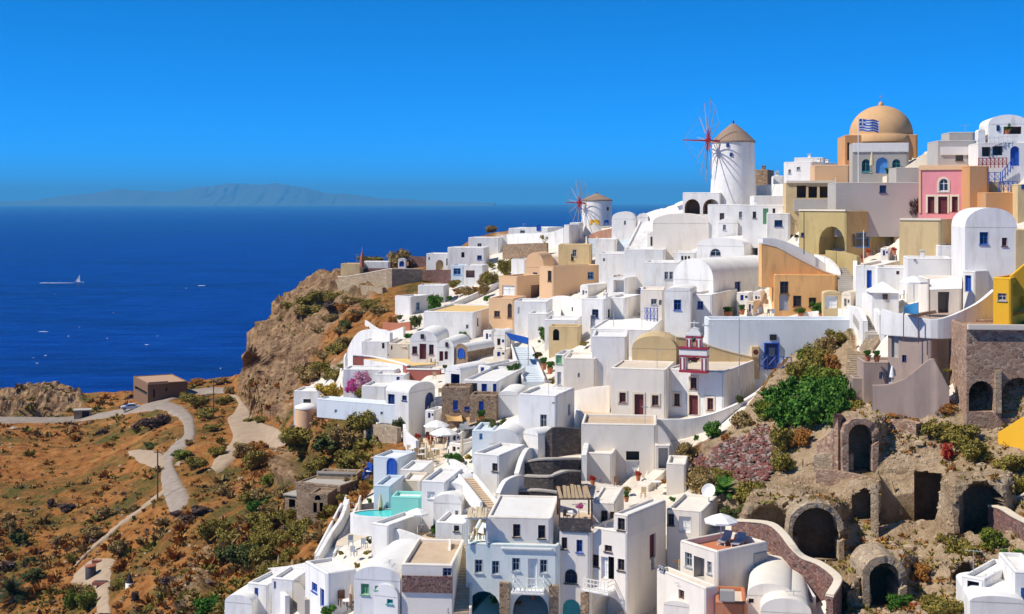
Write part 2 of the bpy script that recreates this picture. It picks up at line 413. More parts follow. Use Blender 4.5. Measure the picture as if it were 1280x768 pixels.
    for f, L in (('L', a), ('R', b)):
        hs_ = holes[f]
        xs = sorted({rc, L, *[x for o in hs_ for x in o[:2]]}); zs = sorted({-deep, hT, *[z for o in hs_ for z in o[2:4]]})
        for i in range(len(xs)-1):
            for j in range(len(zs)-1):
                mx, mz = (xs[i]+xs[i+1])/2, (zs[j]+zs[j+1])/2
                if any(o[0] < mx < o[1] and o[2] < mz < o[3] for o in hs_): continue
                wl.quad(fp(f, xs[i], zs[j], 0), fp(f, xs[i+1], zs[j], 0), fp(f, xs[i+1], zs[j+1], 0), fp(f, xs[i], zs[j+1], 0))
        for s0, s1, z0, z1, ar, dep in hs_:
            pts = arc(s0, s1, z0, z1) if ar else [(s0, z1), (s1, z1)]
            if ar:
                for (p, q2) in zip(pts, pts[1:]):
                    wl.quad(fp(f, p[0], p[1], 0), fp(f, q2[0], q2[1], 0), fp(f, q2[0], z1, 0), fp(f, p[0], z1, 0))
            if dep:
                lp = [(s0, z0)]+pts+[(s1, z0)]
                for i in range(len(lp)):
                    p, r = lp[i], lp[(i+1) % len(lp)]
                    wl.quad(fp(f, *p, 0), fp(f, *r, 0), fp(f, *r, dep), fp(f, *p, dep))
    wl.quad((-a, 0, -deep), (-a, b, -deep), (-a, b, hT), (-a, 0, hT)); wl.quad((-a, b, -deep), (0, b, -deep), (0, b, hT), (-a, b, hT))
    rmat = rmat or ('bright_cap' if mat in ('white',) else mat)
    rf = MB()
    if roof == 'flat':
        e = min(.3, a*.2, b*.2); p = par
        ctr = (-a/2, b/2)
        O = [(-a, 0)]+carc+[(0, b), (-a, b)]; n = len(O)
        def inset(k): return [(min(max(x, -a+k), -k), min(max(y, k), b-k)) for x, y in O]
        lip2 = min(lip*.8, e*.4); O2 = inset(lip2); I = inset(e)
        if p < lip+.03: p = lip+.03
        lv = [(O, h-lip), (inset(lip2*.35), h-lip*.35), (O2, h), (inset(e-.04), h), (I, h-.05), (I, h-p)]
        vs_ = [(x, y, z) for pts_, z in lv for x, y in pts_]
        wl.add(vs_, [(k*n+i, k*n+(i+1) % n, (k+1)*n+(i+1) % n, (k+1)*n+i) for k in range(len(lv)-1) for i in range(n)])
        rf.add([(x, y, h-p) for x, y in I], [tuple(range(n))]); rf.build('roof', rmat, root)
    elif roof == 'slab':
        rf.box(-a-.15, .15, -.15, b+.15, h, h+.18); rf.build('roof', rmat, root)
    elif roof in ('vaultL', 'vaultR'):
        n = 14; sec = []
        for i in range(n+1):
            u = math.pi*i/n; sec.append((.5-.5*math.cos(u), math.sin(u)**.85 if 0 < i < n else 0))
        ov = .0
        if roof == 'vaultL': A = [(-a*s, -ov, h+rise*z) for s, z in sec]; B = [(-a*s, b, h+rise*z) for s, z in sec]
        else: A = [(ov, b*s, h+rise*z) for s, z in sec]; B = [(-a, b*s, h+rise*z) for s, z in sec]
        rf.add(A+B, [(i, i+1, n+2+i, n+1+i) for i in range(n)]); ro = rf.build('roof', rmat, root, True)
        wl.add(A, [tuple(range(n+1))]); wl.add(B, [tuple(range(n+1))])
    elif roof == 'pyramid':
        rr = rise; o_ = .25
        rf.add([(-a-o_, -o_, h), (o_, -o_, h), (o_, b+o_, h), (-a-o_, b+o_, h), (-a/2, b/2, h+rr)], [(0, 1, 4), (1, 2, 4), (2, 3, 4), (3, 0, 4), (0, 3, 2, 1)])
        rf.build('roof', rmat, root)
    elif roof == 'shedR':                             # slopes down towards the near corner's R side
        rf.add([(-a, 0, h+rise), (0, 0, h), (0, b, h), (-a, b, h+rise), (-a, 0, h-.01), (-a, b, h-.01)], [(0, 1, 2, 3)])
        rf.build('roof', rmat, root); wl.add([(-a, 0, h), (0, 0, h), (-a, 0, h+rise)], [(0, 1, 2)]); wl.add([(-a, b, h), (0, b, h), (-a, b, h+rise)], [(0, 1, 2)]); wl.quad((-a, 0, h), (-a, b, h), (-a, b, h+rise), (-a, 0, h+rise))
    wl.build('wall', mat, root)
    for i in range(chim):
        rx_ = random.Random(int(C.x*13+i)); x = -a*(.2+.6*rx_.random()); y = b*(.35+.5*rx_.random()); hh = .5+.5*rx_.random()
        zb = h-.3+(rise*.75 if roof.startswith('vault') else 0)
        cm = MB(); cm.box(x-.22, x+.22, y-.22, y+.22, zb-.3, zb+hh); cm.box(x-.3, x+.3, y-.3, y+.3, zb+hh+.16, zb+hh+.24)
        for e in (-.2, .2):
            for g in (-.2, .2): cm.box(x+e-.05, x+e+.05, y+g-.05, y+g+.05, zb+hh, zb+hh+.16)
        cm.build('chimney', mat if mat != 'grey_plaster' else 'white', root)
    if trim:                                           # coloured band along the roof edge
        tb = MB(); tb.box(-a-.03, .03, -.04, -.002, h-.3, h+.02); tb.box(.002, .04, -.03, b, h-.3, h+.02); tb.build('cornice', trim, root)
    return root
def smooth_pts(pts, n):
    if n < 2: return [tuple(p) for p in pts]
    P_ = np.array(pts, float); out = []
    for i in range(len(P_)-1):
        p0 = P_[max(i-1, 0)]; p1 = P_[i]; p2 = P_[i+1]; p3 = P_[min(i+2, len(P_)-1)]
        for k in range(n):
            t = k/n; out.append(.5*((2*p1)+(-p0+p2)*t+(2*p0-5*p1+4*p2-p3)*t*t+(-p0+3*p1-3*p2+p3)*t**3))
    out.append(P_[-1]); return [tuple(x) for x in out]
def WALL(label, pts, thick=.4, mat='white', cap=None, Y=None, sub=3, name='garden_wall', cat='wall', deep=1.5, dY=0, parent=None):
    """free-standing or retaining wall along photograph positions (x, top row, base row)"""
    full = [(*q(x, yt), q(x, yb)[1]) for x, yt, yb in pts]
    rows = []
    for i, (px, pt, pb) in enumerate(full):
        y = (Y[i] if isinstance(Y, (list, tuple)) else Y) if Y is not None else D(px, pb)
        y += dY; p = P(px, pb, y); rows.append((p.x, p.y, p.z, p.z+(pb-pt)/FP*y))
    rows = smooth_pts(rows, sub); n = len(rows)
    o = Vector(rows[0][:3]); A = np.array(rows)
    mb = MB(); cp = MB(); vs = []; cv = []
    for i in range(n):
        d = A[min(i+1, n-1), :2]-A[max(i-1, 0), :2]; d = d/max(np.linalg.norm(d), 1e-6); nn = np.array([-d[1], d[0]])
        if nn[1] < 0 and d[0] >= 0: nn = -nn
        f0 = A[i, :2]; f1 = f0+nn*thick; zb, zt = A[i, 2]-deep, A[i, 3]
        vs += [(f0[0]-o.x, f0[1]-o.y, zb-o.z), (f0[0]-o.x, f0[1]-o.y, zt-o.z), (f1[0]-o.x, f1[1]-o.y, zt-o.z), (f1[0]-o.x, f1[1]-o.y, zb-o.z)]
        g0 = f0-nn*.06; g1 = f1+nn*.06
        cv += [(g0[0]-o.x, g0[1]-o.y, zt-o.z-.02), (g0[0]-o.x, g0[1]-o.y, zt-o.z+.14), (g1[0]-o.x, g1[1]-o.y, zt-o.z+.14), (g1[0]-o.x, g1[1]-o.y, zt-o.z-.02)]
    fs = [(4*i+k, 4*i+(k+1) % 4, 4*i+4+(k+1) % 4, 4*i+4+k) for i in range(n-1) for k in range(4)]+[(0, 1, 2, 3), (4*n-4, 4*n-1, 4*n-2, 4*n-3)]
    mb.add(vs, fs)
    if cap:
        r = thing(name, label, cat, o); mb.build('wall', mat, r); cp.add(cv, fs); cp.build('coping', cap, r); return r
    w = mb.build(name, mat); w.location = o; return tag(w, label, cat)
def TERR(label, pts, mat='paving', side='white', Y=None, dz=0, deep=2.5, name='terrace', cat='terrace', lip=0):
    """level terrace: photograph outline laid on the horizontal plane through its first point"""
    p0 = q(*pts[0]); y0 = D(*p0) if Y is None else Y
    z = P(*p0, y0).z+dz; poly = []
    for x, y in pts:
        px, py = q(x, y); yy = (z-CAMZ)*FP/(HZ-py); poly.append(((px-640)/FP*yy, yy))
    c = Vector((poly[0][0], poly[0][1], z)); loc = [(x-c.x, y-c.y) for x, y in poly]
    r = thing(name, label, cat, c)
    mb = MB(); mb.extrude(loc, -deep, -.06); mb.build('base', side, r)
    n = len(loc); cx = sum(p[0] for p in loc)/n; cy = sum(p[1] for p in loc)/n
    mb = MB(); mb.extrude([(x+(cx-x)*.01, y+(cy-y)*.01) for x, y in loc], -.059, 0); mb.build('paving', mat, r)
    FOOT.append(('poly', poly, z))
    return r
def STAIR(label, a, b, n, width, mat='white', side='white', Ya=None, Yb=None, rail=True, group=None):
    """flight of n steps from photograph point a (bottom) to b (top); width in metres"""
    pa, pb = q(*a), q(*b)
    A = P(*pa, Ya or D(*pa)); B = P(*pb, Yb or D(*pb))
    d = Vector((B.x-A.x, B.y-A.y, 0)); L = d.length; ang = math.atan2(d.y, d.x); hh = (B.z-A.z)
    r = thing('staircase', label, 'stairs', A, ang, group)
    st = MB(); st.box(0, L/n+.02, -width/2, width/2, -.9, 0); me = st.mesh('step', mat)
    for i in range(n):
        o = link('step', me, r); o.location = (L*i/n, 0, hh*(i+1)/n)
    if rail:
        for s in (-1, 1):
            mb = MB(); y0, y1 = sorted((s*width/2, s*(width/2+.22)))
            y0 += .004*(s > 0); y1 -= .004*(s < 0)
            mb.add([(0, y0, -1), (L, y0, hh-1), (L, y0, hh+.45), (0, y0, .5), (0, y1, -1), (L, y1, hh-1), (L, y1, hh+.45), (0, y1, .5)],
                   [(0, 1, 2, 3), (4, 7, 6, 5), (3, 2, 6, 7), (0, 3, 7, 4), (1, 5, 6, 2), (0, 4, 5, 1)])
            mb.build('side_wall', side, r)
    return r
plain('pole_grey', (.34, .29, .27), .9)
plain('flag_blue', (.02, .10, .50), .8)
plain('hut_brown', (.20, .11, .06), .95); plain('tin_roof', (.48, .30, .18), .8); plain('canvas_ochre', (.55, .34, .14), .9); plain('deep_sky', (.02, .16, .36), .8)
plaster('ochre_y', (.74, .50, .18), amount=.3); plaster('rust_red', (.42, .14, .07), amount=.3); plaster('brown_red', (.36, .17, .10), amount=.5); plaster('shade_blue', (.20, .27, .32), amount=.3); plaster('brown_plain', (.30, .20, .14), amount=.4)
plain('tank_dark', (.06, .055, .06), .6); plain('red_clay', (.36, .12, .07), .8)
plain('stone_tan', (.42, .31, .2), .95); plain('stone_dark', (.12, .085, .07), .95); plain('stone_red', (.20, .07, .055), .95); plain('stone_pale', (.30, .22, .19), .95)
plaster('cream_roof', (.80, .74, .64), amount=.3)
plaster('road_dust', (.30, .245, .195), dirt=(.20, .13, .08), amount=.9)
plaster('sand_dust', (.38, .28, .185), dirt=(.26, .17, .10), amount=.8)
foliage('leaf_gold', (.22, .16, .02), (.45, .30, .03), (.6, .42, .08)); foliage('flower_pale', (.45, .16, .25), (.62, .28, .38), (.7, .45, .5)); foliage('leaf_plum', (.05, .03, .03), (.11, .07, .06), (.2, .13, .1))
foliage('leaf_green2', (.07, .10, .01), (.16, .19, .02), (.26, .28, .05)); foliage('orange_bloom', (.5, .12, .01), (.7, .2, .02), (.7, .35, .05))
# ---------------------------------------------------------------- terrain, sea, islands, haze
def _hash(i, j, k):
    n = (i*374761393 + j*668265263 + k*2147483647) & 0xffffffff
    n = ((n ^ (n >> 13))*1274126177) & 0xffffffff
    return ((n ^ (n >> 16)) & 0xffff)/65535.0
def vnoise(p):
    i = np.floor(p).astype(np.int64); f = p-i; f = f*f*(3-2*f); out = 0
    for a in (0, 1):
        for b in (0, 1):
            for c in (0, 1):
                w = (f[:, 0] if a else 1-f[:, 0])*(f[:, 1] if b else 1-f[:, 1])*(f[:, 2] if c else 1-f[:, 2])
                out = out+w*_hash(i[:, 0]+a, i[:, 1]+b, i[:, 2]+c)
    return out
def fbm(p, scale, octs=4, ridged=False):
    o = 0; a = .5; s = 0
    for k in range(octs):
        v = vnoise(p/scale*(2**k)+17.3*k)
        if ridged: v = 1-np.abs(2*v-1)
        o = o+a*v; s += a; a *= .5
    return o/s
def inpoly(px, py, poly):
    r = np.zeros(px.shape, bool); n = len(poly)
    for i in range(n):
        x0, y0 = poly[i]; x1, y1 = poly[(i+1) % n]
        if y0 == y1: continue
        c = ((y0 > py) != (y1 > py)) & (px < (x1-x0)*(py-y0)/(y1-y0)+x0); r ^= c
    return r
SKYL = [(-160,489),(0,487),(60,486),(110,492),(140,490),(170,488),(215,484),(240,476),(300,468),(312,452),(318,432),(330,402),(350,386),(380,364),(392,352),(400,346),(430,334),
        (500,326),(545,324),(600,296),(640,287),(700,282),(760,280),(800,266),(860,246),(950,232),(1000,226),(1050,196),(1150,186),(1230,170),(1280,168),(1440,150)]
TOWN = [(430,446),(470,420),(520,372),(560,350),(600,340),(620,292),(760,262),(870,230),(1000,180),(1440,110),(1440,470),(1215,430),(1190,500),(1060,505),(1066,408),(1000,428),(958,466),(925,520),
        (860,560),(850,600),(900,640),(985,655),(1060,768),(1080,910),(250,910),(270,768),(340,722),(395,700),(440,640),(465,600),(520,570),(500,545),(430,515),(370,500),(400,470)]
CLIFF = [[(298,524),(305,470),(316,425),(350,380),(392,345),(470,345),(470,372),(420,400),(400,440),(372,475),(362,528)],
         [(870,560),(945,495),(990,445),(1062,412),(1066,500),(1210,440),(1440,470),(1440,910),(1080,910),(1060,768),(990,660),(900,640)],
         [(240,700),(262,680),(272,700),(262,740),(246,768),(225,768)], [(0,478),(100,480),(104,516),(0,518)], [(340,580),(378,560),(372,605),(350,610)]]
CAVES = [(990,634,1048,700,9,1),(1066,611,1090,649,3.5,1),(1098,590,1146,657,6,0),(1143,590,1176,652,15,0),(1195,606,1253,668,7,1),(1086,703,1124,757,7,1),
         (1060,530,1090,589,5,1),(936,632,984,660,3,1),(1192,702,1216,726,3,1),(1004,535,1046,586,2.5,0),(1040,728,1064,762,3,1)]
ROADS = {
 'coast_road': ([(-150,522),(0,520),(60,521),(100,519),(144,512),(170,508),(191,500),(222,489),(264,484),(292,484)], [(-150,532),(0,530),(60,529),(100,527),(144,521),(170,516),(196,513),(225,496),(264,490),(292,490)]),
 'bend_road': ([(186,512),(206,514),(220,521),(227,532),(226,545),(210,559),(200,574),(199,600),(203,624),(213,642)], [(212,500),(232,508),(242,520),(246,535),(243,550),(232,562),(217,576),(228,600),(240,622),(224,642)]),
 'sandy_lay_by': ([(158,565),(170,578),(185,584),(204,590)], [(180,562),(196,562),(205,566),(215,572)]),
 'dirt_track': ([(284,494),(296,500),(290,512),(278,522),(285,545),(272,566),(262,584)], [(300,496),(308,508),(330,530),(358,540),(357,560),(318,560),(272,592)]),
 'sand_path': ([(120,768),(118,748),(114,732),(86,722),(108,700)], [(142,768),(138,748),(140,732),(143,726),(146,699)]),
 'footpath': ([(92,708),(108,688),(128,672),(150,652),(178,632),(202,612)], [(96,709),(112,690),(132,674),(155,655),(184,634),(206,616)]),
}
CMASK = [None]
def cave_depth(px, py, Y):
    for (x0, y0, x1, y1, dm, ar) in CAVES:
        w = x1-x0; c = (x0+x1)/2; r = w/2
        m = (px > x0) & (px < x1) & (py < y1) & (py > y0)
        if ar:
            hh = min(r*1.1, (y1-y0)*.8); t = np.clip(1-((px-c)/r)**2, 0, 1)
            m &= py > y0+hh*(1-np.sqrt(t))
        if not m.any(): continue
        if ar:
            ddx = np.maximum(np.abs(px-c)-r, 0); ddy = np.maximum(y0-py, 0)+np.maximum(py-y1, 0)*3
            wgt = np.exp(-(ddx**2+ddy**2)/200.0); wgt[np.abs(px-c) > r+60] = 0
            Y = Y*(1-wgt)+(D(c, y1)+.25)*wgt
        yb = D(c, y1); dm2 = .62*dm*np.clip((y1-py)/5, 0, 1)
        Y = np.where(m, np.maximum(Y, yb+dm2), Y); CMASK[0] = m if CMASK[0] is None else CMASK[0] | m
    return Y
def patch_mesh(name, left, right, mat, dz=.14, nac=8, sub=6):
    L = smooth_pts(left, sub); R = smooth_pts(right, sub); n = len(L)
    L, R = np.array(L), np.array(R); rj = np.random.RandomState(len(name)); L = L+rj.uniform(-1, 1, L.shape)*[1.3, .5]; R = R+rj.uniform(-1, 1, R.shape)*[1.3, .5]; t = np.linspace(0, 1, nac)
    px = (L[:, 0:1]*(1-t)+R[:, 0:1]*t); py = (L[:, 1:2]*(1-t)+R[:, 1:2]*t); Y = Dv(px, py)
    X = (px-640)/FP*Y; Z = CAMZ+(HZ-py)/FP*Y+dz-.55*(np.abs(2*t-1)**6)[None, :]
    mb = MB(); mb.v = [tuple(v) for v in np.stack([X, Y, Z], -1).reshape(-1, 3)]
    mb.f = [(i*nac+j, i*nac+j+1, (i+1)*nac+j+1, (i+1)*nac+j) for i in range(n-1) for j in range(nac-1)]
    o = mb.build(name, mat, None, True); o['kind'] = 'structure'; return o
TZ = {}
def terrain():
    xs = np.concatenate([np.arange(-160, 940, 3.4), np.arange(940, 1300, 1.5), np.arange(1300, 1441, 6)])
    rows = np.concatenate([np.linspace(0, 1, 200)[:-1]])
    sk = np.interp(xs, [p[0] for p in SKYL], [p[1] for p in SKYL])
    bot = 910.0; nr = 330; PX = np.repeat(xs[:, None], nr, 1)
    tt = np.linspace(0, 1, nr); PY = bot+(sk[:, None]-bot)*tt[None]
    Y = Dv(PX, PY); Y = cave_depth(PX, PY, Y)
    # turf behind the skyline: fall away towards the sea
    nb = 26; k = np.arange(1, nb+1)
    Yb = Y[:, -1:]+(k**1.7)*1.1; zt = (HZ-PY[:, -1:])/FP*Y[:, -1:]
    Zb = zt-(Yb-Y[:, -1:])*(.16+.02*k)
    Zb = np.maximum(Zb, -106)
    X = (PX-640)/FP*Y; Z = (HZ-PY)/FP*Y
    Xb = (xs[:, None]-640)/FP*Yb
    X = np.concatenate([X, Xb], 1); Yf = np.concatenate([Y, Yb], 1); Z = np.concatenate([Z, Zb], 1)+CAMZ
    PXf = np.concatenate([PX, np.repeat(xs[:, None], nb, 1)], 1); PYf = np.concatenate([PY, np.repeat(sk[:, None], nb, 1)], 1)
    nx, ny = X.shape; pos = np.stack([X, Yf, Z], -1).reshape(-1, 3)
    jit = (fbm(pos, 6, 3)-.5)*26; jit2 = (fbm(pos+91, 6, 3)-.5)*26
    fx = PXf.ravel()+jit*.6; fy = PYf.ravel()+jit2*.6
    town = inpoly(fx, fy, TOWN).astype(float)
    cliff = np.zeros(len(fx))
    for c in CLIFF: cliff[inpoly(fx, fy, c)] = 1
    tw_s = inpoly(PXf.ravel(), PYf.ravel(), TOWN).astype(float)
    def soften(a, n=6):
        a = a.reshape(nx, ny)
        for _ in range(n):
            b = np.pad(a, 1, mode='edge'); a = (b[:-2, 1:-1]+b[2:, 1:-1]+b[1:-1, :-2]+b[1:-1, 2:]+4*a)/8
        return a.ravel()
    road = np.zeros(len(fx))
    for l, r in ROADS.values():
        poly = smooth_pts(l, 4)+smooth_pts(r, 4)[::-1]
        c = np.mean(poly, 0); poly = [(p[0]+np.sign(p[0]-c[0])*3, p[1]+np.sign(p[1]-c[1])*2) for p in poly]
        road[inpoly(PXf.ravel(), PYf.ravel(), poly)] = 1
    road = soften(road, 3)
    town_s = soften(tw_s, 5); cliff_s = soften(cliff, 5)
    # displacement along the sheet's own normal
    p3 = pos.reshape(nx, ny, 3); du = np.gradient(p3, axis=0); dv = np.gradient(p3, axis=1); nn = np.cross(du, dv)
    nn /= np.maximum(np.linalg.norm(nn, axis=2, keepdims=True), 1e-6); nn = nn.reshape(-1, 3)
    nn *= np.sign(nn[:, 2:3]+1e-6)
    cm_ = np.zeros((nx, ny)); cm_[:, :nr] = CMASK[0]; cm_ = cm_.ravel()
    amp = (1-town_s)*(1-road)*(1-cm_)
    h = (fbm(pos, 9, 4)-.5)*2.6+(fbm(pos, 1.6, 3)-.5)*.7
    st = pos*np.array([1, 1, .28])
    hc = (fbm(st, 11, 5, True)-.62)*8.5+(fbm(pos, 2.2, 3, True)-.6)*2.0
    right = np.clip((PXf.ravel()-820)/80, 0, 1)
    hc = hc*(1-right)+right*((fbm(st, 7, 4, True)-.6)*1.5+(fbm(pos, 1.3, 3, True)-.6)*.45)
    disp = amp*(h*(1-cliff_s)*.75+hc*cliff_s)+town_s*((fbm(pos, 3, 2)-.5)*.2-.45)
    pos = pos+nn*disp[:, None]
    pos[:, 2] -= .1
    # keep the ground under the roofs of the houses and under the terraces
    for f in FOOT:
        if f[0] == 'poly':
            m = inpoly(pos[:, 0], pos[:, 1], f[1]); pos[m, 2] = np.minimum(pos[m, 2], f[2]-.35); continue
        C, t, a, b, zt = f
        dx, dy = pos[:, 0]-C.x, pos[:, 1]-C.y
        lx = dx*math.cos(t)-dy*math.sin(t); ly = dx*math.sin(t)+dy*math.cos(t)
        m = (lx < .3) & (lx > -a-.3) & (ly > -.3) & (ly < b+.6); pos[m, 2] = np.minimum(pos[m, 2], zt-.8)
        dist = np.maximum(np.maximum(lx, -lx-a), np.maximum(-ly, ly-b)); m = (dist >= -.3) & (dist < 3) & ((ly < 0) | (lx > 0)) & (ly < b)
        pos[m, 2] = np.minimum(pos[m, 2], C.z-.1+np.maximum(dist[m]-.6, 0)*.9)
    TZ['pos'] = pos.reshape(nx, ny, 3)
    idx = np.arange(nx*ny).reshape(nx, ny)
    F = np.stack([idx[:-1, :-1], idx[1:, :-1], idx[1:, 1:], idx[:-1, 1:]], -1).reshape(-1, 4)
    me = bpy.data.meshes.new('hillside'); me.vertices.add(len(pos)); me.vertices.foreach_set('co', pos.ravel())
    me.loops.add(F.size); me.loops.foreach_set('vertex_index', F.ravel().astype(np.int32))
    me.polygons.add(len(F)); me.polygons.foreach_set('loop_start', np.arange(0, F.size, 4, dtype=np.int32))
    me.polygons.foreach_set('loop_total', np.full(len(F), 4, dtype=np.int32)); me.update(); me.validate()
    at = me.attributes.new('zone', 'FLOAT_COLOR', 'POINT')
    at.data.foreach_set('color', np.stack([soften(town, 2), soften(cliff, 2), right, road], 1).ravel().astype(np.float32))
    me.polygons.foreach_set('use_smooth', [False]*len(F))
    m, t, b = nodes('ground'); p = world_pos(t)
    za = t.nodes.new('ShaderNodeAttribute'); za.attribute_name = 'zone'; sp = t.nodes.new('ShaderNodeSeparateColor'); t.links.new(za.outputs['Color'], sp.inputs[0])
    n1 = noise(t, p, .07, 7, .7); n2 = noise(t, p, .32, 8, .78); n3 = noise(t, p, 2.2, 5, .7); n4 = noise(t, p, .22, 5, .65)
    c = ramp(t, n2, [(.28, (.08, .035, .016)), (.40, (.27, .10, .028)), (.51, (.43, .18, .05)), (.64, (.48, .25, .085)), (.80, (.52, .36, .17))])
    olive = ramp(t, n3, [(.3, (.05, .045, .012)), (.55, (.14, .12, .03)), (.8, (.24, .20, .06))])
    c = mixc(t, ramp(t, n1, [(.46, (0, 0, 0)), (.6, (1, 1, 1))]), c, olive)
    c = mixc(t, ramp(t, n4, [(.58, (0, 0, 0)), (.72, (.75, .75, .75))]), c, (.12, .06, .04))
    rock = ramp(t, n2, [(.25, (.13, .07, .035)), (.4, (.33, .19, .10)), (.56, (.47, .31, .17)), (.8, (.58, .44, .28))])
    grey = ramp(t, n2, [(.27, (.19, .12, .065)), (.42, (.43, .30, .18)), (.58, (.57, .43, .28)), (.78, (.66, .54, .39))])
    nv = noise(t, p, .55, 6, .7, (1, 1, .16)); rock = mixc(t, ramp(t, nv, [(.38, (.75, .75, .75)), (.56, (0, 0, 0))]), rock, (.15, .085, .05))
    rock = mixc(t, sp.outputs[2], rock, grey)
    rock = mixc(t, ramp(t, n3, [(.58, (0, 0, 0)), (.75, (.6, .6, .6))]), rock, (.17, .10, .05))
    rock = mixc(t, ramp(t, n4, [(.56, (0, 0, 0)), (.68, (.7, .7, .7))]), rock, (.19, .13, .04))
    c = mixc(t, sp.outputs[1], c, rock)
    tc = ramp(t, n2, [(.3, (.50, .42, .33)), (.5, (.68, .62, .53)), (.75, (.76, .73, .68))])
    c = mixc(t, sp.outputs[0], c, tc)
    t.links.new(c, b.inputs['Base Color']); b.inputs['Roughness'].default_value = 1; b.inputs['Specular IOR Level'].default_value = .1
    mh = t.nodes.new('ShaderNodeMath'); mh.operation = 'ADD'; t.links.new(n3, mh.inputs[0]); t.links.new(n2, mh.inputs[1])
    bs = t.nodes.new('ShaderNodeMath'); bs.operation = 'MULTIPLY_ADD'; bs.inputs[1].default_value = -.85; bs.inputs[2].default_value = 1; t.links.new(sp.outputs[0], bs.inputs[0])
    bn = t.nodes.new('ShaderNodeBump'); bn.inputs['Distance'].default_value = .6; t.links.new(bs.outputs[0], bn.inputs['Strength']); t.links.new(mh.outputs[0], bn.inputs['Height']); t.links.new(bn.outputs[0], b.inputs['Normal'])
    me.materials.append(m)
    o = link('hillside', me); o['kind'] = 'structure'
    for nm, (l, r) in ROADS.items():
        patch_mesh(nm, l, r, 'road_dust' if 'road' in nm else 'sand_dust')
def sea_and_far():
    m, t, b = nodes('sea_water'); p = world_pos(t)
    n = noise(t, p, .02, 6, .65, (1, 2.2, 1)); n2 = noise(t, p, .25, 4, .6, (1, 1.6, 1)); n3 = noise(t, p, .0022, 4, .6, (1, .45, 1))
    c = ramp(t, n3, [(.3, (.000, .006, .12)), (.7, (.000, .015, .20))])
    n4 = noise(t, p, .035, 7, .75, (.5, 1.6, 1)); n5 = noise(t, p, .006, 5, .7, (.35, 1.4, 1))
    c = mixc(t, ramp(t, n4, [(.42, (0, 0, 0)), (.66, (.8, .8, .8))]), c, (.004, .05, .34))
    c = mixc(t, ramp(t, n5, [(.46, (0, 0, 0)), (.7, (.6, .6, .6))]), c, (.0, .004, .07))
    t.links.new(c, b.inputs['Base Color']); b.inputs['Roughness'].default_value = .32; b.inputs['IOR'].default_value = 1.33
    b.inputs['Specular IOR Level'].default_value = .2
    mh = t.nodes.new('ShaderNodeMath'); mh.operation = 'MULTIPLY_ADD'; mh.inputs[1].default_value = 3; t.links.new(n, mh.inputs[0]); t.links.new(n2, mh.inputs[2])
    bump(t, b, mh.outputs[0], .9, 1.2)
    mb = MB(); S = 60000; ys = [-3000, 300, 1000, 3000, 9000, 25000, S]; xs = [-S, -9000, -2000, 0, 2000, 9000, S]
    mb.v = [(x, y, 0) for y in ys for x in xs]; w = len(xs)
    mb.f = [(j*w+i, j*w+i+1, (j+1)*w+i+1, (j+1)*w+i) for j in range(len(ys)-1) for i in range(w-1)]
    o = mb.build('sea', 'sea_water'); o['kind'] = 'structure'
    # breaking crests
    plain('foam', (.75, .8, .85), .9); mb = MB(); r = random.Random(3)
    for i in range(48):
        py = 262+(r.random()**.75)*235; px = r.uniform(-20, 700)
        Y = CAMZ*FP/(py-HZ); X = (px-640)/FP*Y; L = r.uniform(.5, 1.7)*(.7+.5*Y/2000)*(1+(r.random() < .1)*2.5); w = L*r.uniform(.2, .45)
        n = 9
        mb.add([(X+L*math.cos(2*math.pi*k/n)*r.uniform(.6, 1.2), Y+w*2*math.sin(2*math.pi*k/n)*r.uniform(.6, 1.2), .12) for k in range(n)]+[(X, Y, .3)], [(k, (k+1) % n, n) for k in range(n)])
    tag(mb.build('sea_foam', 'foam'), kind='stuff')
    # far island ridge, hazy on the horizon
    prof = [(-250,249),(-120,247),(0,250),(40,249),(70,244),(110,240),(150,234),(185,237),(215,238),(240,233),(262,231),(285,228),(300,227),(320,229),(345,227),(365,230),(390,235),(410,240),(430,240),(470,245),(520,248),(570,250),(630,252)]
    plain('island_rock', (.11, .11, .10), 1)
    Y = 38000; mb = MB(); r = random.Random(5); rows = []
    fine = []
    for i in range(len(prof)-1):
        for k in range(6):
            u = k/6; fine.append((prof[i][0]*(1-u)+prof[i+1][0]*u, prof[i][1]*(1-u)+prof[i+1][1]*u+r.uniform(-.7, .7)))
    for px, py in fine:
        h = max(6, (HZ+2.2-py)/FP*Y); X = (px-640)/FP*Y
        rows.append([(X, Y-3.2*h-400+r.uniform(-100, 100), -2), (X+r.uniform(-90, 90), Y-2.0*h, h*.35*r.uniform(.7, 1.3)), (X+r.uniform(-60, 60), Y-.8*h, h*.72*r.uniform(.85, 1.15)), (X, Y, h), (X, Y+1.5*h, h*.45), (X, Y+3.2*h+200, -2)])
    mb.v = [p for w_ in rows for p in w_]; mb.f = [(i*6+k, i*6+k+1, i*6+k+7, i*6+k+6) for i in range(len(rows)-1) for k in range(5)]
    o = mb.build('distant_island', 'island_rock', None, True); o['kind'] = 'structure'
def haze():
    m = bpy.data.materials.new('haze_air'); m.use_nodes = True; t = m.node_tree; t.nodes.clear()
    v = t.nodes.new('ShaderNodeVolumePrincipled'); v.inputs['Color'].default_value = (.13, .56, 1, 1); v.inputs['Density'].default_value = 4.6e-5; v.inputs['Anisotropy'].default_value = 0.0
    oo = t.nodes.new('ShaderNodeOutputMaterial'); t.links.new(v.outputs[0], oo.inputs['Volume']); MATS['haze_air'] = m
    mb = MB(); mb.box(-64000, 64000, -6000, 64000, -4, 780)
    o = mb.build('haze', 'haze_air'); o['kind'] = 'stuff'; m.cycles.homogeneous_volume = True

sea_and_far()
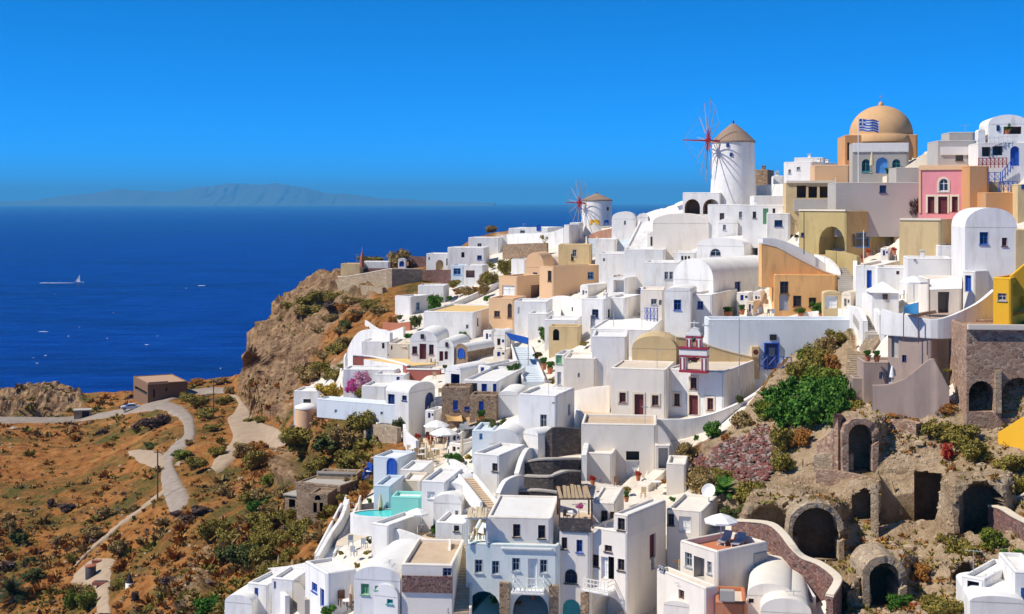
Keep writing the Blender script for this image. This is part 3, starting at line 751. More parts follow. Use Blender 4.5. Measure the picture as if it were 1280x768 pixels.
# ---------------------------------------------------------------- the town: skyline on the right
crop(800, 100)
H('low white building with two arched verandas just under the large windmill', 205, 385, 550, 540, 650, 20, [('L','AN',214,572,288,645,3,'brown_plain'),('L','AN',302,572,382,645,3,'brown_plain'),('R','Wk',425,584,455,602)], d=8)
H('white house with a green door on the ridge right of the large windmill', 490, 700, None, 600, 705, 10, [('L','Ww',541,632,557,663),('L','Dg',590,617,615,692),('L','Ww',636,617,649,640)], d=8, chim=1)
H('white cubic house with one narrow window below the large windmill', 325, 492, None, 598, 725, 14, [('L','Wy',475,632,490,662)], d=7)
H('small white block with a square black window beside the olive arch house', 610, 722, None, 640, 740, 10, [('L','Wk',645,673,683,703)], d=6)
H('long white flat roofed house on the ridge with a trellis on its roof', 548, 700, None, 556, 640, 6, [], d=9, dY=5)
H('small white chapel with a rounded roof below the narrow window house', 375, 470, None, 690, 735, 10, [('L','Wy',398,695,412,720)], roof='vaultL', rise=25, d=5)
H('wide cream vaulted roof house above the umbrella terrace', 60, 330, None, 690, 770, 10, [], roof='vaultL', rise=48, mat='warm_white', d=9)
H('white two level house with grey panels on the skyline between the windmill and the dome', 690, 828, 985, 392, 520, 35, [('L','Wy',752,418,768,433),('R','By',0,0,0,0) if 0 else ('L','Wy',712,430,724,450)], chim=2)
H('bluish white rooftop block behind the skyline house', 740, 880, 985, 372, 430, 20, [], dY=6, chim=1)
H('plain peach cube with a low side wing beside the orange domed church', 838, 1010, None, 408, 560, 8, [], mat='peach', d=8, dY=2)
H('cream veranda house with three dark bays over a grey base', 700, 942, None, 492, 640, 8, [('L','N',752,508,797,566,2,'brown_plain'),('L','N',808,512,850,566,2,'brown_plain'),('L','N',862,512,930,566,2,'brown_plain'),('L','B',738,572,940,632,'grey_plaster',.25,'base_course'),('L','B',700,484,942,496,'cream',.2,'cornice')], mat='ochre_pale', d=7)
H('ruined brown stone house with chimneys behind the large windmill', 552, 612, 642, 430, 520, 20, [], mat='brown_stone', chim=2, dY=6)
H('white house with many little chimneys peeping over the ridge', 640, 690, None, 460, 530, 8, [], chim=2, dY=8, d=6)
WALL('white balustrade wall on the ridge beside the large windmill', [(550,508,550),(620,502,548),(695,498,545)], .3)
crop(1020, 100)
dome_house = H('square drum of the orange domed church', 140, 490, None, 262, 440, 7, [('L','Wn',150,300,160,385)], mat='orange_plaster', d=9, Y=190, par=.1, name='domed_church', cat='church')
dome_house['label'] = 'orange church with a large tan dome on the skyline'
H('grey portico with white band and three arched windows before the orange dome', 175, 447, None, 303, 470, 7, [('L','B',172,303,448,346,'bright_cap',.12,'white_band'),('L','AWt',219,380,261,440),('L','ADs',287,372,347,448),('L','AWt',365,380,406,436)], mat='grey_plaster', d=3.5, Y=183)
H('long grey plaster house with a single small dark window below the domed church', 95, 505, None, 492, 640, 5, [('L','Wk',305,506,337,541)], mat='grey_plaster', d=7)
H('grey upper room stepping up to the right of the church portico', 385, 590, None, 420, 500, 5, [], mat='grey_plaster', d=6, dY=2)
WALL('sloping cream stair parapet leading up to the domed church', [(300,470,500),(385,446,500),(470,390,480),(580,325,420)], .5, 'cream', dY=1.2)
H('grey flat roofed block with a white band left of the blue railings', 585, 772, None, 290, 420, 5, [('L','B',598,322,776,361,'bright_cap',.15,'white_band')], mat='grey_plaster', d=6)
H('pale grey penthouse behind the white banded block', 640, 764, None, 250, 330, 6, [], mat='grey_plaster', d=5, dY=5)
H('pink house with cream frame and an arched window', 492, 737, 832, 416, 650, 25, [('L','AWc',590,474,635,534),('L','Dr',586,560,630,642),('L','Dr',536,560,568,640),('L','Dr',652,560,680,634),('L','B',492,410,737,432,'peach',.12,'cornice'),('L','B',490,432,505,640,'peach',.1,'pilaster'),('L','B',724,432,738,640,'peach',.1,'pilaster')], mat='pink', surround='cream', rmat='peach')
H('orange brown side wall adjoining the pink house', 738, 832, None, 412, 650, 3, [], mat='orange_plaster', d=5, dY=.8)
H('small peach gateway with a dark arched opening left of the pink house', 376, 457, None, 574, 665, 10, [('L','AN',398,560 + 20,437,645,1.2,'wood_brown')], mat='peach', d=1.8, roof='vaultL', rise=16)
H('white arched roof house with a terrace at the top right corner', 828, 1015, None, 212, 320, 10, [('L','Wk',866,218,881,246),('L','N',900,225,985,260,1.5,'brown_plain')], roof='vaultL', rise=46, d=7, dY=3)
H('white veranda house with a tall blue arched door at the top right', 778, 1030, None, 300, 425, 8, [('L','N',796,322,838,368,2,'grey_plaster'),('L','N',848,318,895,362,2,'grey_plaster'),('L','ADb',932,318,976,412)], d=6)
H('little white tower with a rounded head left of the top right terrace', 778, 812, None, 250, 330, 8, [], roof='vaultL', rise=14, d=2, dY=-.3)
H('orange wall house under the blue railings', 815, 968, None, 540, 640, 4, [], mat='orange_plaster', d=5)
H('pale ochre terrace block between the lattice and the blue railings', 800, 905, None, 486, 560, 4, [], mat='ochre_pale', d=5, dY=1)
H('peach corner house cut by the right picture edge', 968, 1060, None, 500, 640, 4, [('L','Bb',0,0,0,0) if 0 else ('L','Wb',985,470+32,1010,525)], mat='ochre_pale', d=6)
crop(1020, 240)
H('olive plaster house with a deep arched porch and teal windows', -82, 146, 402, 92, 322, 56, [('L','AN',14,164,138,306,3,'olive_plaster','t'),('R','Ws',192,195,256,264),('R','AN',168,200,190,262,.4,'mauve_plaster'),('L','Wk',-72,196,-56,214),('L','B',-86,84,146,94,'cream',.12,'cornice')], mat='olive_plaster')
H('blank cream ochre wall house under the pink house', 400, 603, 757, 132, 325, 30, [('L','B',398,126,604,138,'cream',.1,'cornice')], mat='ochre_pale')
H('tall white house with a rounded roof and two small shuttered windows', 715, 965, None, 172, 395, 9, [('L','Wb',785,193,826,252),('L','Wr',892,220,916,260),('L','N',876,134,958,172,.5,'white')], roof='vaultL', rise=96, d=8)
H('brown buttress house at the right edge beside the tall white house', 958, 1040, None, 180, 400, 6, [], mat='ochre_pale', d=6, dY=.6)
H('broad low white house with a flat roof left of the tall white house', 440, 662, 708, 318, 410, 12, [('L','Wy',470,322,480,334)], chim=1)
H('white stepped roof block behind the broad low white house', 585, 700, None, 258, 330, 12, [], d=5, dY=3)
H('white house with a blue door at the top of the white path', 190, 300, 400, 355, 480, 25, [('L','Db',243,376,267,462)], d=6)
H('white house with an orange vent and a blue shutter in the courtyard', 295, 475, None, 362, 440, 8, [('L','Wb',425,398,468,420),('L','Wr',385,380,400,396)], d=5, dY=1)
H('small white pavilion with a pyramid roof and one yellow window', 270, 397, None, 486, 565, 8, [('L','Wn',320,490,344,517)], roof='pyramid', rise=1.1, d=4)
H('white corner house with a narrow blue door above the brown wall', 705, 765, 872, 380, 520, 50, [('L','Db',715,400,744,480)], rmat='bright_cap')
H('mauve shaded restaurant house with a canopy above the brown wall', 535, 706, None, 415, 530, 6, [('L','N',585,480,640,600,1.5,'grey_plaster')], d=5, mat='warm_white', dY=.5)
H('bright yellow house with a deep window niche at the right edge', 850, 938, 1100, 412, 655, 35, [('L','Wy',872,486,913,523),('R','N',945,440,1040,572,1.2,'yellow')], mat='yellow', Y=116.8)
WALL('yellow stair parapet rising to the right edge above the yellow house', [(935,405,420),(1000,350,420),(1060,300,420)], .4, 'yellow', Y=118)
WALL('long white parapet of the path winding down from the olive house', [(178,330,410),(180,400,450),(210,470,520),(250,530,590),(305,590,690)], .5)
WALL('second white parapet on the left side of the winding path', [(-10,300,340),(50,320,380),(95,370,420),(100,420,440)], .5)
WALL('curved white parapet on top of the brown plaster wall', [(310,560,610),(400,585,615),(550,612,625),(640,598,625),(740,555,600),(800,520,585),(860,470,560)], .4, Y=[124,122.5,121,121,121.5,122,123])
WALL('ochre garden wall beside the dark stone steps', [(45,280,330),(130,290,350),(195,310,400)], .5, 'olive_plaster')
WALL('white wall at the lower end of the winding path', [(150,545,600),(200,560,660),(225,620,720)], .5)
crop(1020, 400)
H('tall grey brown plaster building with angled walls', 345, 556, 800, 2, 345, 38, [('L','N',362,52,396,182,.25,'grey_plaster'),('L','Wk',413,168,433,205)], mat='mauve_plaster', Y=121)
WALL('sweeping grey brown plaster wall with a curved top', [(268,315,445),(340,312,450),(410,290,455),(470,250,455),(550,188,455),(585,225,440),(640,330,430)], .6, 'mauve_plaster', Y=[119.8,119.4,119,118.6,118.2,117.9,117.7])
H('mauve terrace block with two terracotta pots on top', 228, 412, None, 202, 300, 6, [('L','Wy',303,252,320,283)], mat='mauve_plaster', d=4)
H('low brown planter box beside the stone steps', 175, 268, None, 278, 350, 6, [], mat='mauve_plaster', d=2)
TERR('terracotta tiled landing below the brown planter', [(165,380),(272,376),(268,346),(172,346)], 'terracotta', 'concrete')
H('rubble masonry house front with two big vaults under the yellow house', 722, 1100, None, 32, 480, 6, [('L','AN',733,292,856,442,5,'rubble_stone'),('L','AN',890,275,1060,475,5,'rubble_stone'),('L','B',857,240,886,446,'tan_stone',.3,'pilaster'),('L','B',722,20,1100,50,'cream',.35,'coping')], mat='rubble_stone', d=7, Y=114.6)
WALL('yellow curved parapet with flowers on the right edge', [(872,540,572),(915,515,588),(960,485,600),(1010,455,616),(1050,440,620)], .4, 'yellow')
# ---------------------------------------------------------------- the middle of the town
crop(800, 240)
H('long white vaulted house with a half round window on the hillside', 272, 500, 590, 262, 330, 22, [('L','AWy',336,272,388,310)], roof='vaultL', rise=40, d=8)
H('big white church with a barrel roof and a lit rounded gable', 160, 352, 645, 428, 560, 42, [('R','Dk',455,432,482,588),('R','Wk',497,485,527,545)], roof='vaultL', rise=105, name='church', cat='church')
H('white house with a rounded front and one dark blue window', 118, 242, None, 478, 700, 14, [('L','Wb',162,517,197,568)], roof='vaultL', rise=18, d=7)
H('white annex with a tiny blue window and a shaded side wall', 240, 350, 468, 492, 640, 24, [('L','Wb',275,524,303,562)], roof='flat', dY=-.5)
H('ochre house with weathered wall and four dark openings', 645, 948, None, 398, 590, 6, [('L','Ww',672,430,712,488),('L','Dy',668,494,713,570),('L','Ww',735,498,774,550),('L','Ww',810,507,845,550)], mat='ochre', d=7, Y=161.5)
WALL('tall ochre gable wall rising behind the ochre house under a white slope', [(585,250,400),(650,262,400),(720,300,400),(800,342,400),(880,382,402),(945,402,405)], 2.2, 'ochre', Y=163.2, sub=2, cap='bright_cap')
WALL('broad white sloping roof edge above the ochre gable wall', [(590,222,270),(650,225,270),(740,255,310),(840,310,370),(940,385,410)], 3.5, 'bright_cap', Y=166.5)
H('small ochre shed with a white door at the end of the ochre house', 880, 966, None, 492, 570, 8, [('L','Dc',888,500,946,560)], mat='ochre_pale', roof='vaultL', rise=14, d=2.5, dY=-1)
H('very long bluish white retaining house front with a blue door', 330, 1062, None, 612, 800, 1, [], d=4, par=.6, Y=150, deep=5, mat='pale_wash')
WALL('white parapet of the courtyard before the ochre house', [(780,580,620),(860,570,620),(975,560,612),(1000,590,620)], .3, dY=1.5)
H('white block with two pairs of narrow windows left of the barrel church', 20, 190, None, 338, 440, 10, [('L','Wy',117,383,135,420),('L','Wy',140,383,158,420)], d=7)
H('white terrace house under the umbrella cafe', -20, 128, None, 272, 345, 8, [], d=6)
H('white balustrade house with a row of little niches', 162, 272, None, 290, 340, 8, [('L','N',198,308,208,328,.3),('L','N',214,308,224,328,.3),('L','N',230,308,240,328,.3)], d=6)
H('white pavilion with shaded glass front beside the umbrella cafe', 35, 135, None, 205, 262, 8, [('L','N',50,215,110,260,2,'grey_plaster')], d=5, roof='vaultL', rise=18)
crop(600, 220)
H('white chapel with a slim bell stub left of the small windmill', 403, 430, 470, 235, 330, 25, [], d=5)
H('white house with a mauve window beside the small windmill', 430, 482, None, 225, 300, 8, [('L','Wy',434,236,457,265)], d=6)
H('white domed chapel right of the small windmill', 632, 748, None, 208, 250, 8, [('L','Wy',690,215,700,235)], roof='vaultL', rise=36, d=6)
H('tiny white vault at the edge of the ridge', 755, 806, None, 200, 235, 8, [], roof='vaultL', rise=20, d=4)
WALL('red brown terrace wall below the small windmill', [(522,288,300),(560,268,300),(640,250,298),(712,236,290)], 3, 'brown_red', dY=1)
H('white wall house under the red brown terrace', 553, 655, None, 303, 385, 6, [], d=6)
H('white rooftop between the two long stairs and the bush', 570, 722, None, 372, 455, 8, [('L','Wy',590,395,600,410)], d=8)
H('white block at the foot of the white stairs', 690, 890, None, 352, 450, 8, [], d=8)
H('peach house with a long blank wall and one blue grey window', 285, 352, 588, 436, 590, 50, [('L','Ww',325,455,343,507),('R','Ws',517,462,545,495)], mat='peach', rmat='warm_white')
H('peach house with a pale shuttered window and a brown door', 92, 182, 292, 482, 605, 32, [('L','Wcs',106,525,166,574),('R','Dn',245,526,287,596)], mat='peach')
H('peach house with a tall rounded gable in the middle of the peach group', 216, 306, None, 440, 510, 20, [('L','N',290,425,304,462,.3)], roof='vaultL', rise=72, mat='peach', d=6)
H('sandy flat house with a slit window behind the peach group', 376, 532, None, 330, 420, 6, [('L','Ww',437,375,449,405)], mat='ochre_pale', d=6)
H('cream roof house tucked between the peach houses', 300, 418, None, 385, 450, 8, [('L','Ww',303,425,320,463)], mat='warm_white', d=6)
H('cream peach house with a tall pointed window at the foot of the peach group', 42, 166, 218, 588, 735, 18, [('L','AWn',132,612,153,682)], mat='peach', d=6)
H('white house with a big blank wall right of the pointed window house', 164, 327, None, 602, 715, 8, [('L','Wcs',180,630,190,660)], d=6)
WALL('curved white garden wall below the peach houses', [(325,590,640),(370,575,650),(430,580,660),(488,600,665)], .4)
H('white house with grey shutters in the dense middle quarter', 488, 600, 660, 590, 735, 22, [('L','Wys',530,668,552,726)], chim=1)
H('white flat house with a chair terrace on its roof', 600, 700, 775, 585, 700, 22, [('L','Wy',610,620,625,650)])
H('white arched wall house under the brown pergola terrace', 610, 700, 830, 490, 590, 25, [('L','N',640,500,690,560,1.5,'white')], d=6)
H('white house with a green framed pergola and small window', 770, 885, None, 545, 650, 8, [('L','Wy',820,590,848,617),('L','Wy',858,595,872,620)], d=6, mat='warm_white')
H('broad cream white terrace house with an empty roof above the church', 530, 820, 890, 738, 830, 12, [], rmat='bright_cap', d=8, par=.15)
WALL('dark stone wall on the slope left of the peach houses', [(108,330,385),(200,325,388),(320,322,370)], .6, 'brown_stone')
H('white sloped roof house behind the peach group at its left end', 150, 218, 278, 400, 470, 30, [], d=5)
H('white house with a blue door on the far ridge left of the small windmill', 215, 330, 400, 248, 300, 20, [('L','Db',272,234,292,264)], roof='flat', d=6)
H('white vaulted house at the far left end of the ridge', 140, 232, None, 262, 300, 10, [], roof='vaultL', rise=14, d=6)
WALL('long white wall climbing to the small windmill', [(0,372,392),(60,325,360),(130,282,335),(240,276,335),(330,272,330),(400,250,320)], .5)
H('white house with a grey roof left of the bougainvillea terrace', 230, 330, None, 660, 740, 10, [], d=5, mat='white')
H('white corner room beside the shuttered house', 310, 470, None, 690, 760, 8, [('L','N',440,630,446,650,.3)], d=6, dY=1)
H('tan garden house with a flat roof in the middle quarter', 330, 480, None, 722, 790, 8, [('L','AN',350,735,380,790,.8)], mat='ochre_pale', d=3)
# ---------------------------------------------------------------- far left terrace and slope
crop(400, 260)
H('low white house on the far terrace by the red marker', 195, 332, None, 258, 300, 5, [], d=4)
H('crumbling ochre ruin at the tip of the far terrace', 100, 196, None, 268, 330, 8, [], mat='ochre_pale', d=4)
WALL('long tan stone retaining wall under the far terrace', [(35,318,345),(70,328,360),(130,330,378),(300,300,388),(345,294,392),(490,296,365)], .8, 'tan_stone', sub=2, cap='cream', deep=3)
WALL('dark red stone wall at the right end of the far terrace', [(487,300,356),(560,298,358),(626,298,358)], .8, 'red_stone', deep=2)
WALL('dark red terrace parapet behind the white house on the far terrace', [(195,290,318),(345,290,312)], .4, 'red_stone', dY=.8)
WALL('upper red stone wall beside the round haystack bush', [(425,232,290),(510,235,292)], .5, 'red_stone', dY=3)
H('white niche shrine with a blue arched door on the far terrace', 374, 410, None, 250, 292, 5, [('L','ADb',380,246 + 8,404,282)], d=2, roof='vaultL', rise=8)
H('white cube house with a tan arch at the end of the far terrace', 510, 645, None, 220, 302, 8, [('L','N',606,243,622,277,.5),('L','AN',556,250,592,298,.5,'ochre_pale'),('L','Wy',520,235,527,250)], d=6)
H('white house with one dark window above the far terrace', 612, 792, None, 190, 270, 8, [('L','N',678,213,693,238,.4),('L','Wb',754,228,776,248)], d=6)
H('flat white roofs house at the end of the long white wall', 712, 862, None, 142, 205, 8, [('L','Wy',755,170,775,188)], d=6)
H('white ridge house near the brown mound', 905, 1010, None, 98, 150, 8, [('L','Wy',960,108,985,122)], d=6)
H('pale blue washed house with a walled yard', 628, 692, None, 275, 355, 10, [('L','Ws',640,290,675,320)], mat='blue_wash_and_shade', d=5)
H('white house with a brown recess right of the pale blue house', 690, 785, None, 275, 345, 10, [('L','N',700,300,742,335,.8,'brown_plain')], d=5)
H('white house with two roofs below the tan retaining wall', 360, 438, 526, 425, 500, 35, [('R','Ws',462,455,478,490)], d=5)
H('sunken grey white house behind the bougainvillea', 470, 600, None, 372, 440, 6, [], d=5, mat='white')
WALL('white kerb wall along the sloping lane', [(600,470,485),(690,435,448),(780,395,408),(870,345,362)], .4)
H('large white house with a yellow shaded roof terrace', 498, 742, 862, 500, 610, 14, [('L','Wy',700,560,712,580)], rmat='ochre_y', d=8, par=.25)
WALL('white zigzag wall of the terrace above the red doors', [(215,540,562),(270,578,602),(330,592,612),(400,570,605)], .4)
WALL('orange planter wall with shrubs on the upper left terrace', [(300,548,575),(360,552,578),(432,546,572)], .5, 'rust_red')
WALL('tall curved white wall at the left end of the red door terrace', [(120,720,760),(140,660,745),(180,600,740),(235,582,735),(300,585,730),(335,600,725)], .5, dY=1)
H('white cave house with a red door under a rounded gable', 432, 562, None, 642, 735, 8, [('L','Dr',477,652,509,727),('L','Wr',442,664,466,701),('L','Wr',523,656,545,704),('L','Ww',483,606,500,629)], roof='vaultL', rise=50, d=9)
H('cream wing with a slit window left of the red door', 330, 434, None, 652, 728, 8, [('L','Ww',340,660,347,680)], mat='cream', d=7, dY=.4, rmat='bright_cap')
H('white wall house with two slits at the left of the red door terrace', 200, 332, None, 640, 725, 8, [('L','Ww',297,628 + 20,309,675)], d=6, dY=.8)
H('white cave house with twin dark red doors', 560, 642, None, 672, 738, 14, [('L','Dr',572,688,591,735),('L','Dr',597,688,613,728),('L','Ww',602,645,615,667)], roof='vaultL', rise=40, d=8)
H('white barrel vault house with a stone framed blue arched door', 648, 708, 838, 690, 730, 30, [('L','ADb',662,672,695,722)], roof='vaultL', rise=36, mat='brown_stone', rmat='bright_cap', d=7)
TERR('yellow paved terrace before the red door', [(210,725),(330,742),(430,760),(560,748),(610,738),(430,725),(330,722)], 'ochre_y', 'white', Y=187.5)
crop(340, 400)
WALL('long dark red wall with a white foot below the red door terrace', [(388,172,240),(470,178,245),(560,196,262),(650,222,275)], .4, 'brick_wall', cap='bright_cap', Y=[190,189,185.2,178.9])
WALL('short dark red wall under the terrace chairs', [(645,238,290),(720,240,292),(806,240,285)], .4, 'brick_wall', cap='bright_cap', Y=[178.4,177.5,176.5])
H('bluish white wall house under the long dark red wall', 342, 600, None, 238, 300, 5, [], d=4, par=.2)
H('white house with a blue arched end and a shuttered door', 545, 656, 782, 352, 492, 33, [('R','ADk',734,352,778,482),('L','Dk',556,355,588,413),('L','Wk',624,362,646,388)], roof='vaultR', rise=42, mat='white')
H('white stepped house with one small blue shutter', 430, 552, None, 318, 415, 10, [('L','Wbs',478,388,502,411),('L','Wb',600,272,612,296)], d=6)
H('white roof room above the stepped house', 490, 645, None, 262, 330, 8, [('L','Wb',597,273,612,297)], d=5, dY=2)
H('low white terrace house with a wide dark window', 104, 232, None, 342, 412, 8, [('L','Ww',150,380,186,403)], d=5)
H('long pale washed retaining wall of the garden terrace', 215, 652, None, 412, 490, 27, [('L','Wy',300,430,312,446),('L','Wy',520,440,532,456)], mat='pale_wash', d=2.5, par=.1, deep=.4)
TERR('white paved garden terrace with bougainvillea', [(232,408),(430,408),(560,412),(540,395),(420,370),(250,385)], 'pale_paving', 'white')
H('little pale blue hut with a bright blue arched door', 487, 612, 662, 662, 765, 22, [('L','ADb',552,645 + 15,599,756)], mat='blue_wash_and_shade', rmat='bright_cap', d=4)
WALL('tan rubble wall below the garden terrace', [(440,505,570),(520,502,590),(600,520,595)], .6, 'tan_stone')
WALL('white curved wall left of the cafe terrace', [(628,500,560),(640,540,610),(690,580,640)], .4)
TERR('pale cafe terrace with wicker chairs under two cream umbrellas', [(640,700),(830,705),(850,600),(720,540),(640,560)], 'pale_paving', 'white', dz=.1)
H('bluish flat house at the right of the cafe terrace', 960, 1060, None, 530, 620, 8, [('L','Ws',975,560,985,600)], d=5, mat='blue_wash_and_shade')
crop(560, 400)
H('white house with a blue end wall and dark blue opening', -12, 62, 145, 252, 330, 32, [('L','N',14,258,56,312,1,'deep_blue')], roof='vaultL', rise=30, d=6)
H('white house with blue shutters and a brown recess in the blue quarter', 145, 205, 345, 222, 290, 30, [('L','Wbs',156,182 + 45,173,262),('R','Wbs',262,210 + 14,292,252),('R','N',210,228,250,275,.6,'brown_plain')], d=6)
H('white house with three blue doors and a bright flat roof', 75, 245, 372, 292, 405, 14, [('L','N',84,302,140,348,.8,'grey_plaster'),('L','Db',160,306,186,356),('L','Wbs',215,306,232,356)], d=6)
H('brown stone house with two small blue windows', -30, 106, None, 322, 465, 5, [('L','Wbs',24,386,48,432),('L','Wbs',78,416,104,432)], mat='brown_stone', d=3)
H('brown stone house with one tall blue window', 104, 234, None, 362, 458, 8, [('L','Wbs',147,390,172,440)], mat='brown_stone', d=3, dY=-.4)
H('white vault with gable stripes behind the tall grey white block', 240, 338, None, 365, 435, 10, [], roof='vaultL', rise=22, d=6)
H('tall grey white block with a stepped top right of the blue quarter', 338, 522, 582, 362, 590, 20, [('L','Wy',500,395,512,402)], d=6)
H('white vaulted house with an arched niche window in the centre', 362, 432, 512, 560, 650, 48, [('L','AN',370,536,424,622,.5,'grey_plaster')], roof='vaultL', rise=30)
H('large cream wall house with a blank front left of the bell tower church', 555, 714, None, 184, 345, 8, [('L','Wy',622,255,632,275)], d=6, mat='warm_white')
H('tall white wall house with a ramp roof above the blank cream front', 690, 862, None, 78, 345, 6, [], d=7, dY=1.5)
H('white house with pale green shutters in the centre', 512, 562, None, 165, 320, 14, [('L','Wgs',518,170,546,210),('L','Wys',524,250,542,310)], d=5)
H('grey blue washed house with potted plants on its parapet', 118, 236, None, 532, 620, 8, [('L','Ws',150,545,165,575)], mat='blue_wash_and_shade', d=5)
H('white cube house with one dark window at the head of the tan stairs', 122, 252, 372, 648, 800, 24, [('L','Ww',212,687,237,728)], d=6)
H('white dome roof house behind the cube house', 195, 345, None, 600, 660, 10, [], roof='vaultL', rise=75, d=7)
WALL('curved white wall flowing down beside the tan stairs', [(-10,660,700),(50,690,760),(110,730,800)], .5)
WALL('first dark stone retaining wall under the centre courtyard', [(440,580,640),(500,520,650),(640,525,628)], .6, 'dark_stone', dY=.8)
WALL('second dark stone retaining wall with a grassy top', [(355,690,745),(430,675,742),(540,672,735),(642,670,720)], .6, 'dark_stone', cap='concrete')
WALL('white wavy parapet running down beside the dark terraces', [(340,740,780),(365,660,750),(395,615,690),(430,630,680)], .5)
WALL('white parapet steps right of the dark terraces', [(560,400,440),(600,420,470),(640,470,530),(655,560,640),(640,650,740)], .5, dY=.5)
TERR('tan paved courtyard before the bell tower church', [(640,478),(1000,490),(1010,455),(790,462),(770,400),(620,395)], 'paving', 'warm_white')
H('white stub block with a notched top below the courtyard', 645, 795, None, 640, 800, 10, [], d=4, Y=128, mat='warm_white', rmat='cream_roof')
WALL('curved cream wall left of the bell tower church', [(590,345,392),(680,325,395),(775,318,398)], .5, 'warm_white')
crop(780, 400)
chA = H('white church wing with a dark brown door between two small windows', -62, 207, None, 236, 470, 14, [('L','Dr',50,356,93,463),('L','Wr',-22,348,8,396),('L','Wr',134,361,165,411)], surround='cream', rmat='pale_paving', d=7, Y=141, par=.12, mat='warm_white')
chB = H('white church with a red trimmed bell tower and dark brown door', 205, 485, 648, 248, 445, 26, [('L','Dr',312,360,355,458),('L','Wr',241,353,268,411),('L','Wr',319,276,348,333),('L','Wr',400,374,428,433)], surround='cream', rmat='pale_paving', Y=140, par=.15, name='church', cat='church')
H('ochre half dome chamber behind the bell tower church', 38, 250, None, 142, 215, 10, [], roof='vaultL', rise=62, mat='ochre_pale', d=6, Y=148)
WALL('ochre roof gable wall behind the bell tower church', [(250,85,215),(330,95,215),(400,122,216),(520,158,218),(650,186,220)], .6, 'ochre_pale', Y=150, cap='cream')
WALL('curving white parapet wall under the bell tower church', [(100,478,512),(220,478,518),(320,474,505),(430,450,478),(560,398,440),(640,352,395),(680,320,370)], .45, 'white', Y=[136,136,136.2,137,139,141,143])
H('wide cream building with a dark loft hatch below the courtyard', -205, 160, None, 502, 765, 6, [('L','N',10,630,73,674,.5),('L','Dc',10,676,73,762)], mat='warm_white', d=6, Y=130, par=.3, rmat='paving')
WALL('rounded cream shoulder wall at the right of the loft hatch building', [(160,505,770),(195,535,770),(225,585,768),(248,640,765),(262,700,760)], 2.2, 'warm_white', Y=130)
H('narrow dark doorway block in the shoulder wall', 150, 226, None, 600, 765, 4, [('L','N',165,615,210,712,.8)], d=2, mat='warm_white', Y=129.3, par=.05)
H('white block with a stepped side below the shoulder wall', 203, 300, None, 690, 800, 10, [], d=4, mat='warm_white', rmat='cream_roof')
crop(780, 568)
WALL('dark red stone wall with a cream coping snaking down on the right', [(515,322,365),(600,325,400),(690,338,445),(745,380,500),(795,445,570),(850,498,600),(920,525,630),(985,570,680),(1010,610,740),(970,680,790)], .5, 'red_stone', cap='cream', dY=-.8)
H('white house with a grid garage door above the umbrella terrace', 205, 380, 450, 272, 400, 20, [('L','Ww',210,285,240,342),('L','Dc',263,296,320,380)], d=5, mat='warm_white', rmat='cream_roof')
tA5 = H('white house with an orange roof terrace and a white umbrella', 270, 450, 687, 466, 700, 55, [('L','Wy',293,468,325,546),('L','N',335,486,386,606,.8,'grey_plaster'),('L','Wy',400,512,420,576),('R','B',622,478,680,600,'grey_plaster',.06,'shade_patch')], rmat='terracotta', par=.5, mat='warm_white')  # grey panel on the side wall stands for a recess in shade
H('white front house with an inner courtyard at the bottom of the picture', 158, 392, 450, 640, 860, 60, [('L','Wy',172,528,195,570)], par=.8, mat='warm_white', rmat='cream_roof')
WALL('curved cream parapet behind the orange roof terrace', [(490,362,400),(560,372,410),(640,385,425),(687,402,440)], .35, 'warm_white', Y=[113,112.5,111.5,110.5])
H('white barrel vault house with a square vent at the bottom right', 590, 815, None, 690, 790, 12, [('L','Ww',598,674 + 18,622,716)], roof='vaultL', rise=62, d=8, mat='warm_white', rmat='cream_roof')
H('low white half dome house at the very bottom right of the vaults', 655, 900, None, 768, 840, 10, [], roof='vaultL', rise=70, d=8, mat='warm_white', rmat='cream_roof')
H('terracotta walled patio block with a lattice air unit', 440, 590, None, 712, 840, 8, [('L','B',460,645,530,700,'concrete',.5,'air_unit')], mat='terracotta', d=4, rmat='pale_paving')
TERR('sandy paved yard beside the tall cream side wall', [(25,800),(25,680),(150,640),(300,700),(330,760),(330,800)], 'pale_paving', 'warm_white')
H('cream vaulted porch roof on the sandy yard', 190, 330, None, 740, 840, 25, [], roof='vaultL', rise=25, mat='warm_white', d=5)
# ---------------------------------------------------------------- front row at the bottom
crop(560, 568)
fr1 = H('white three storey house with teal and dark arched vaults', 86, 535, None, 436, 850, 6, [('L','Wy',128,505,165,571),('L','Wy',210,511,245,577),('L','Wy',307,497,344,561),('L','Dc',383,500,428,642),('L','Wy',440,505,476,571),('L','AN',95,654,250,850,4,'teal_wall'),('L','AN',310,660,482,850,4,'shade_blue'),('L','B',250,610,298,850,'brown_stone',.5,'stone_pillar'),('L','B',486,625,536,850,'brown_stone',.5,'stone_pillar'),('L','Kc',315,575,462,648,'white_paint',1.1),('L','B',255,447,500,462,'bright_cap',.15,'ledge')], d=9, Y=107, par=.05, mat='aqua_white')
H('white top storey with two dark windows set on the three storey house', 188, 502, None, 304, 440, 6, [('L','Ww',312,335,346,397),('L','Ww',432,340,466,405)], d=8, Y=107.5, deep=.5, par=.15, rmat='bright_cap', mat='warm_white')
H('white narrow house with a fanlight window and a stone topped terrace', 535, 690, None, 372, 850, 12, [('L','Ww',545,398,571,456),('L','Wb',616,410,644,471),('L','AWw',560,550,620,622),('L','ADt',550,694,636,850),('L','B',640,660,676,850,'brown_stone',.45,'stone_pillar'),('L','B',520,302,690,374,'dark_stone',.12,'parapet')], d=7, Y=107.2, par=.05, rmat='paving', mat='warm_white')
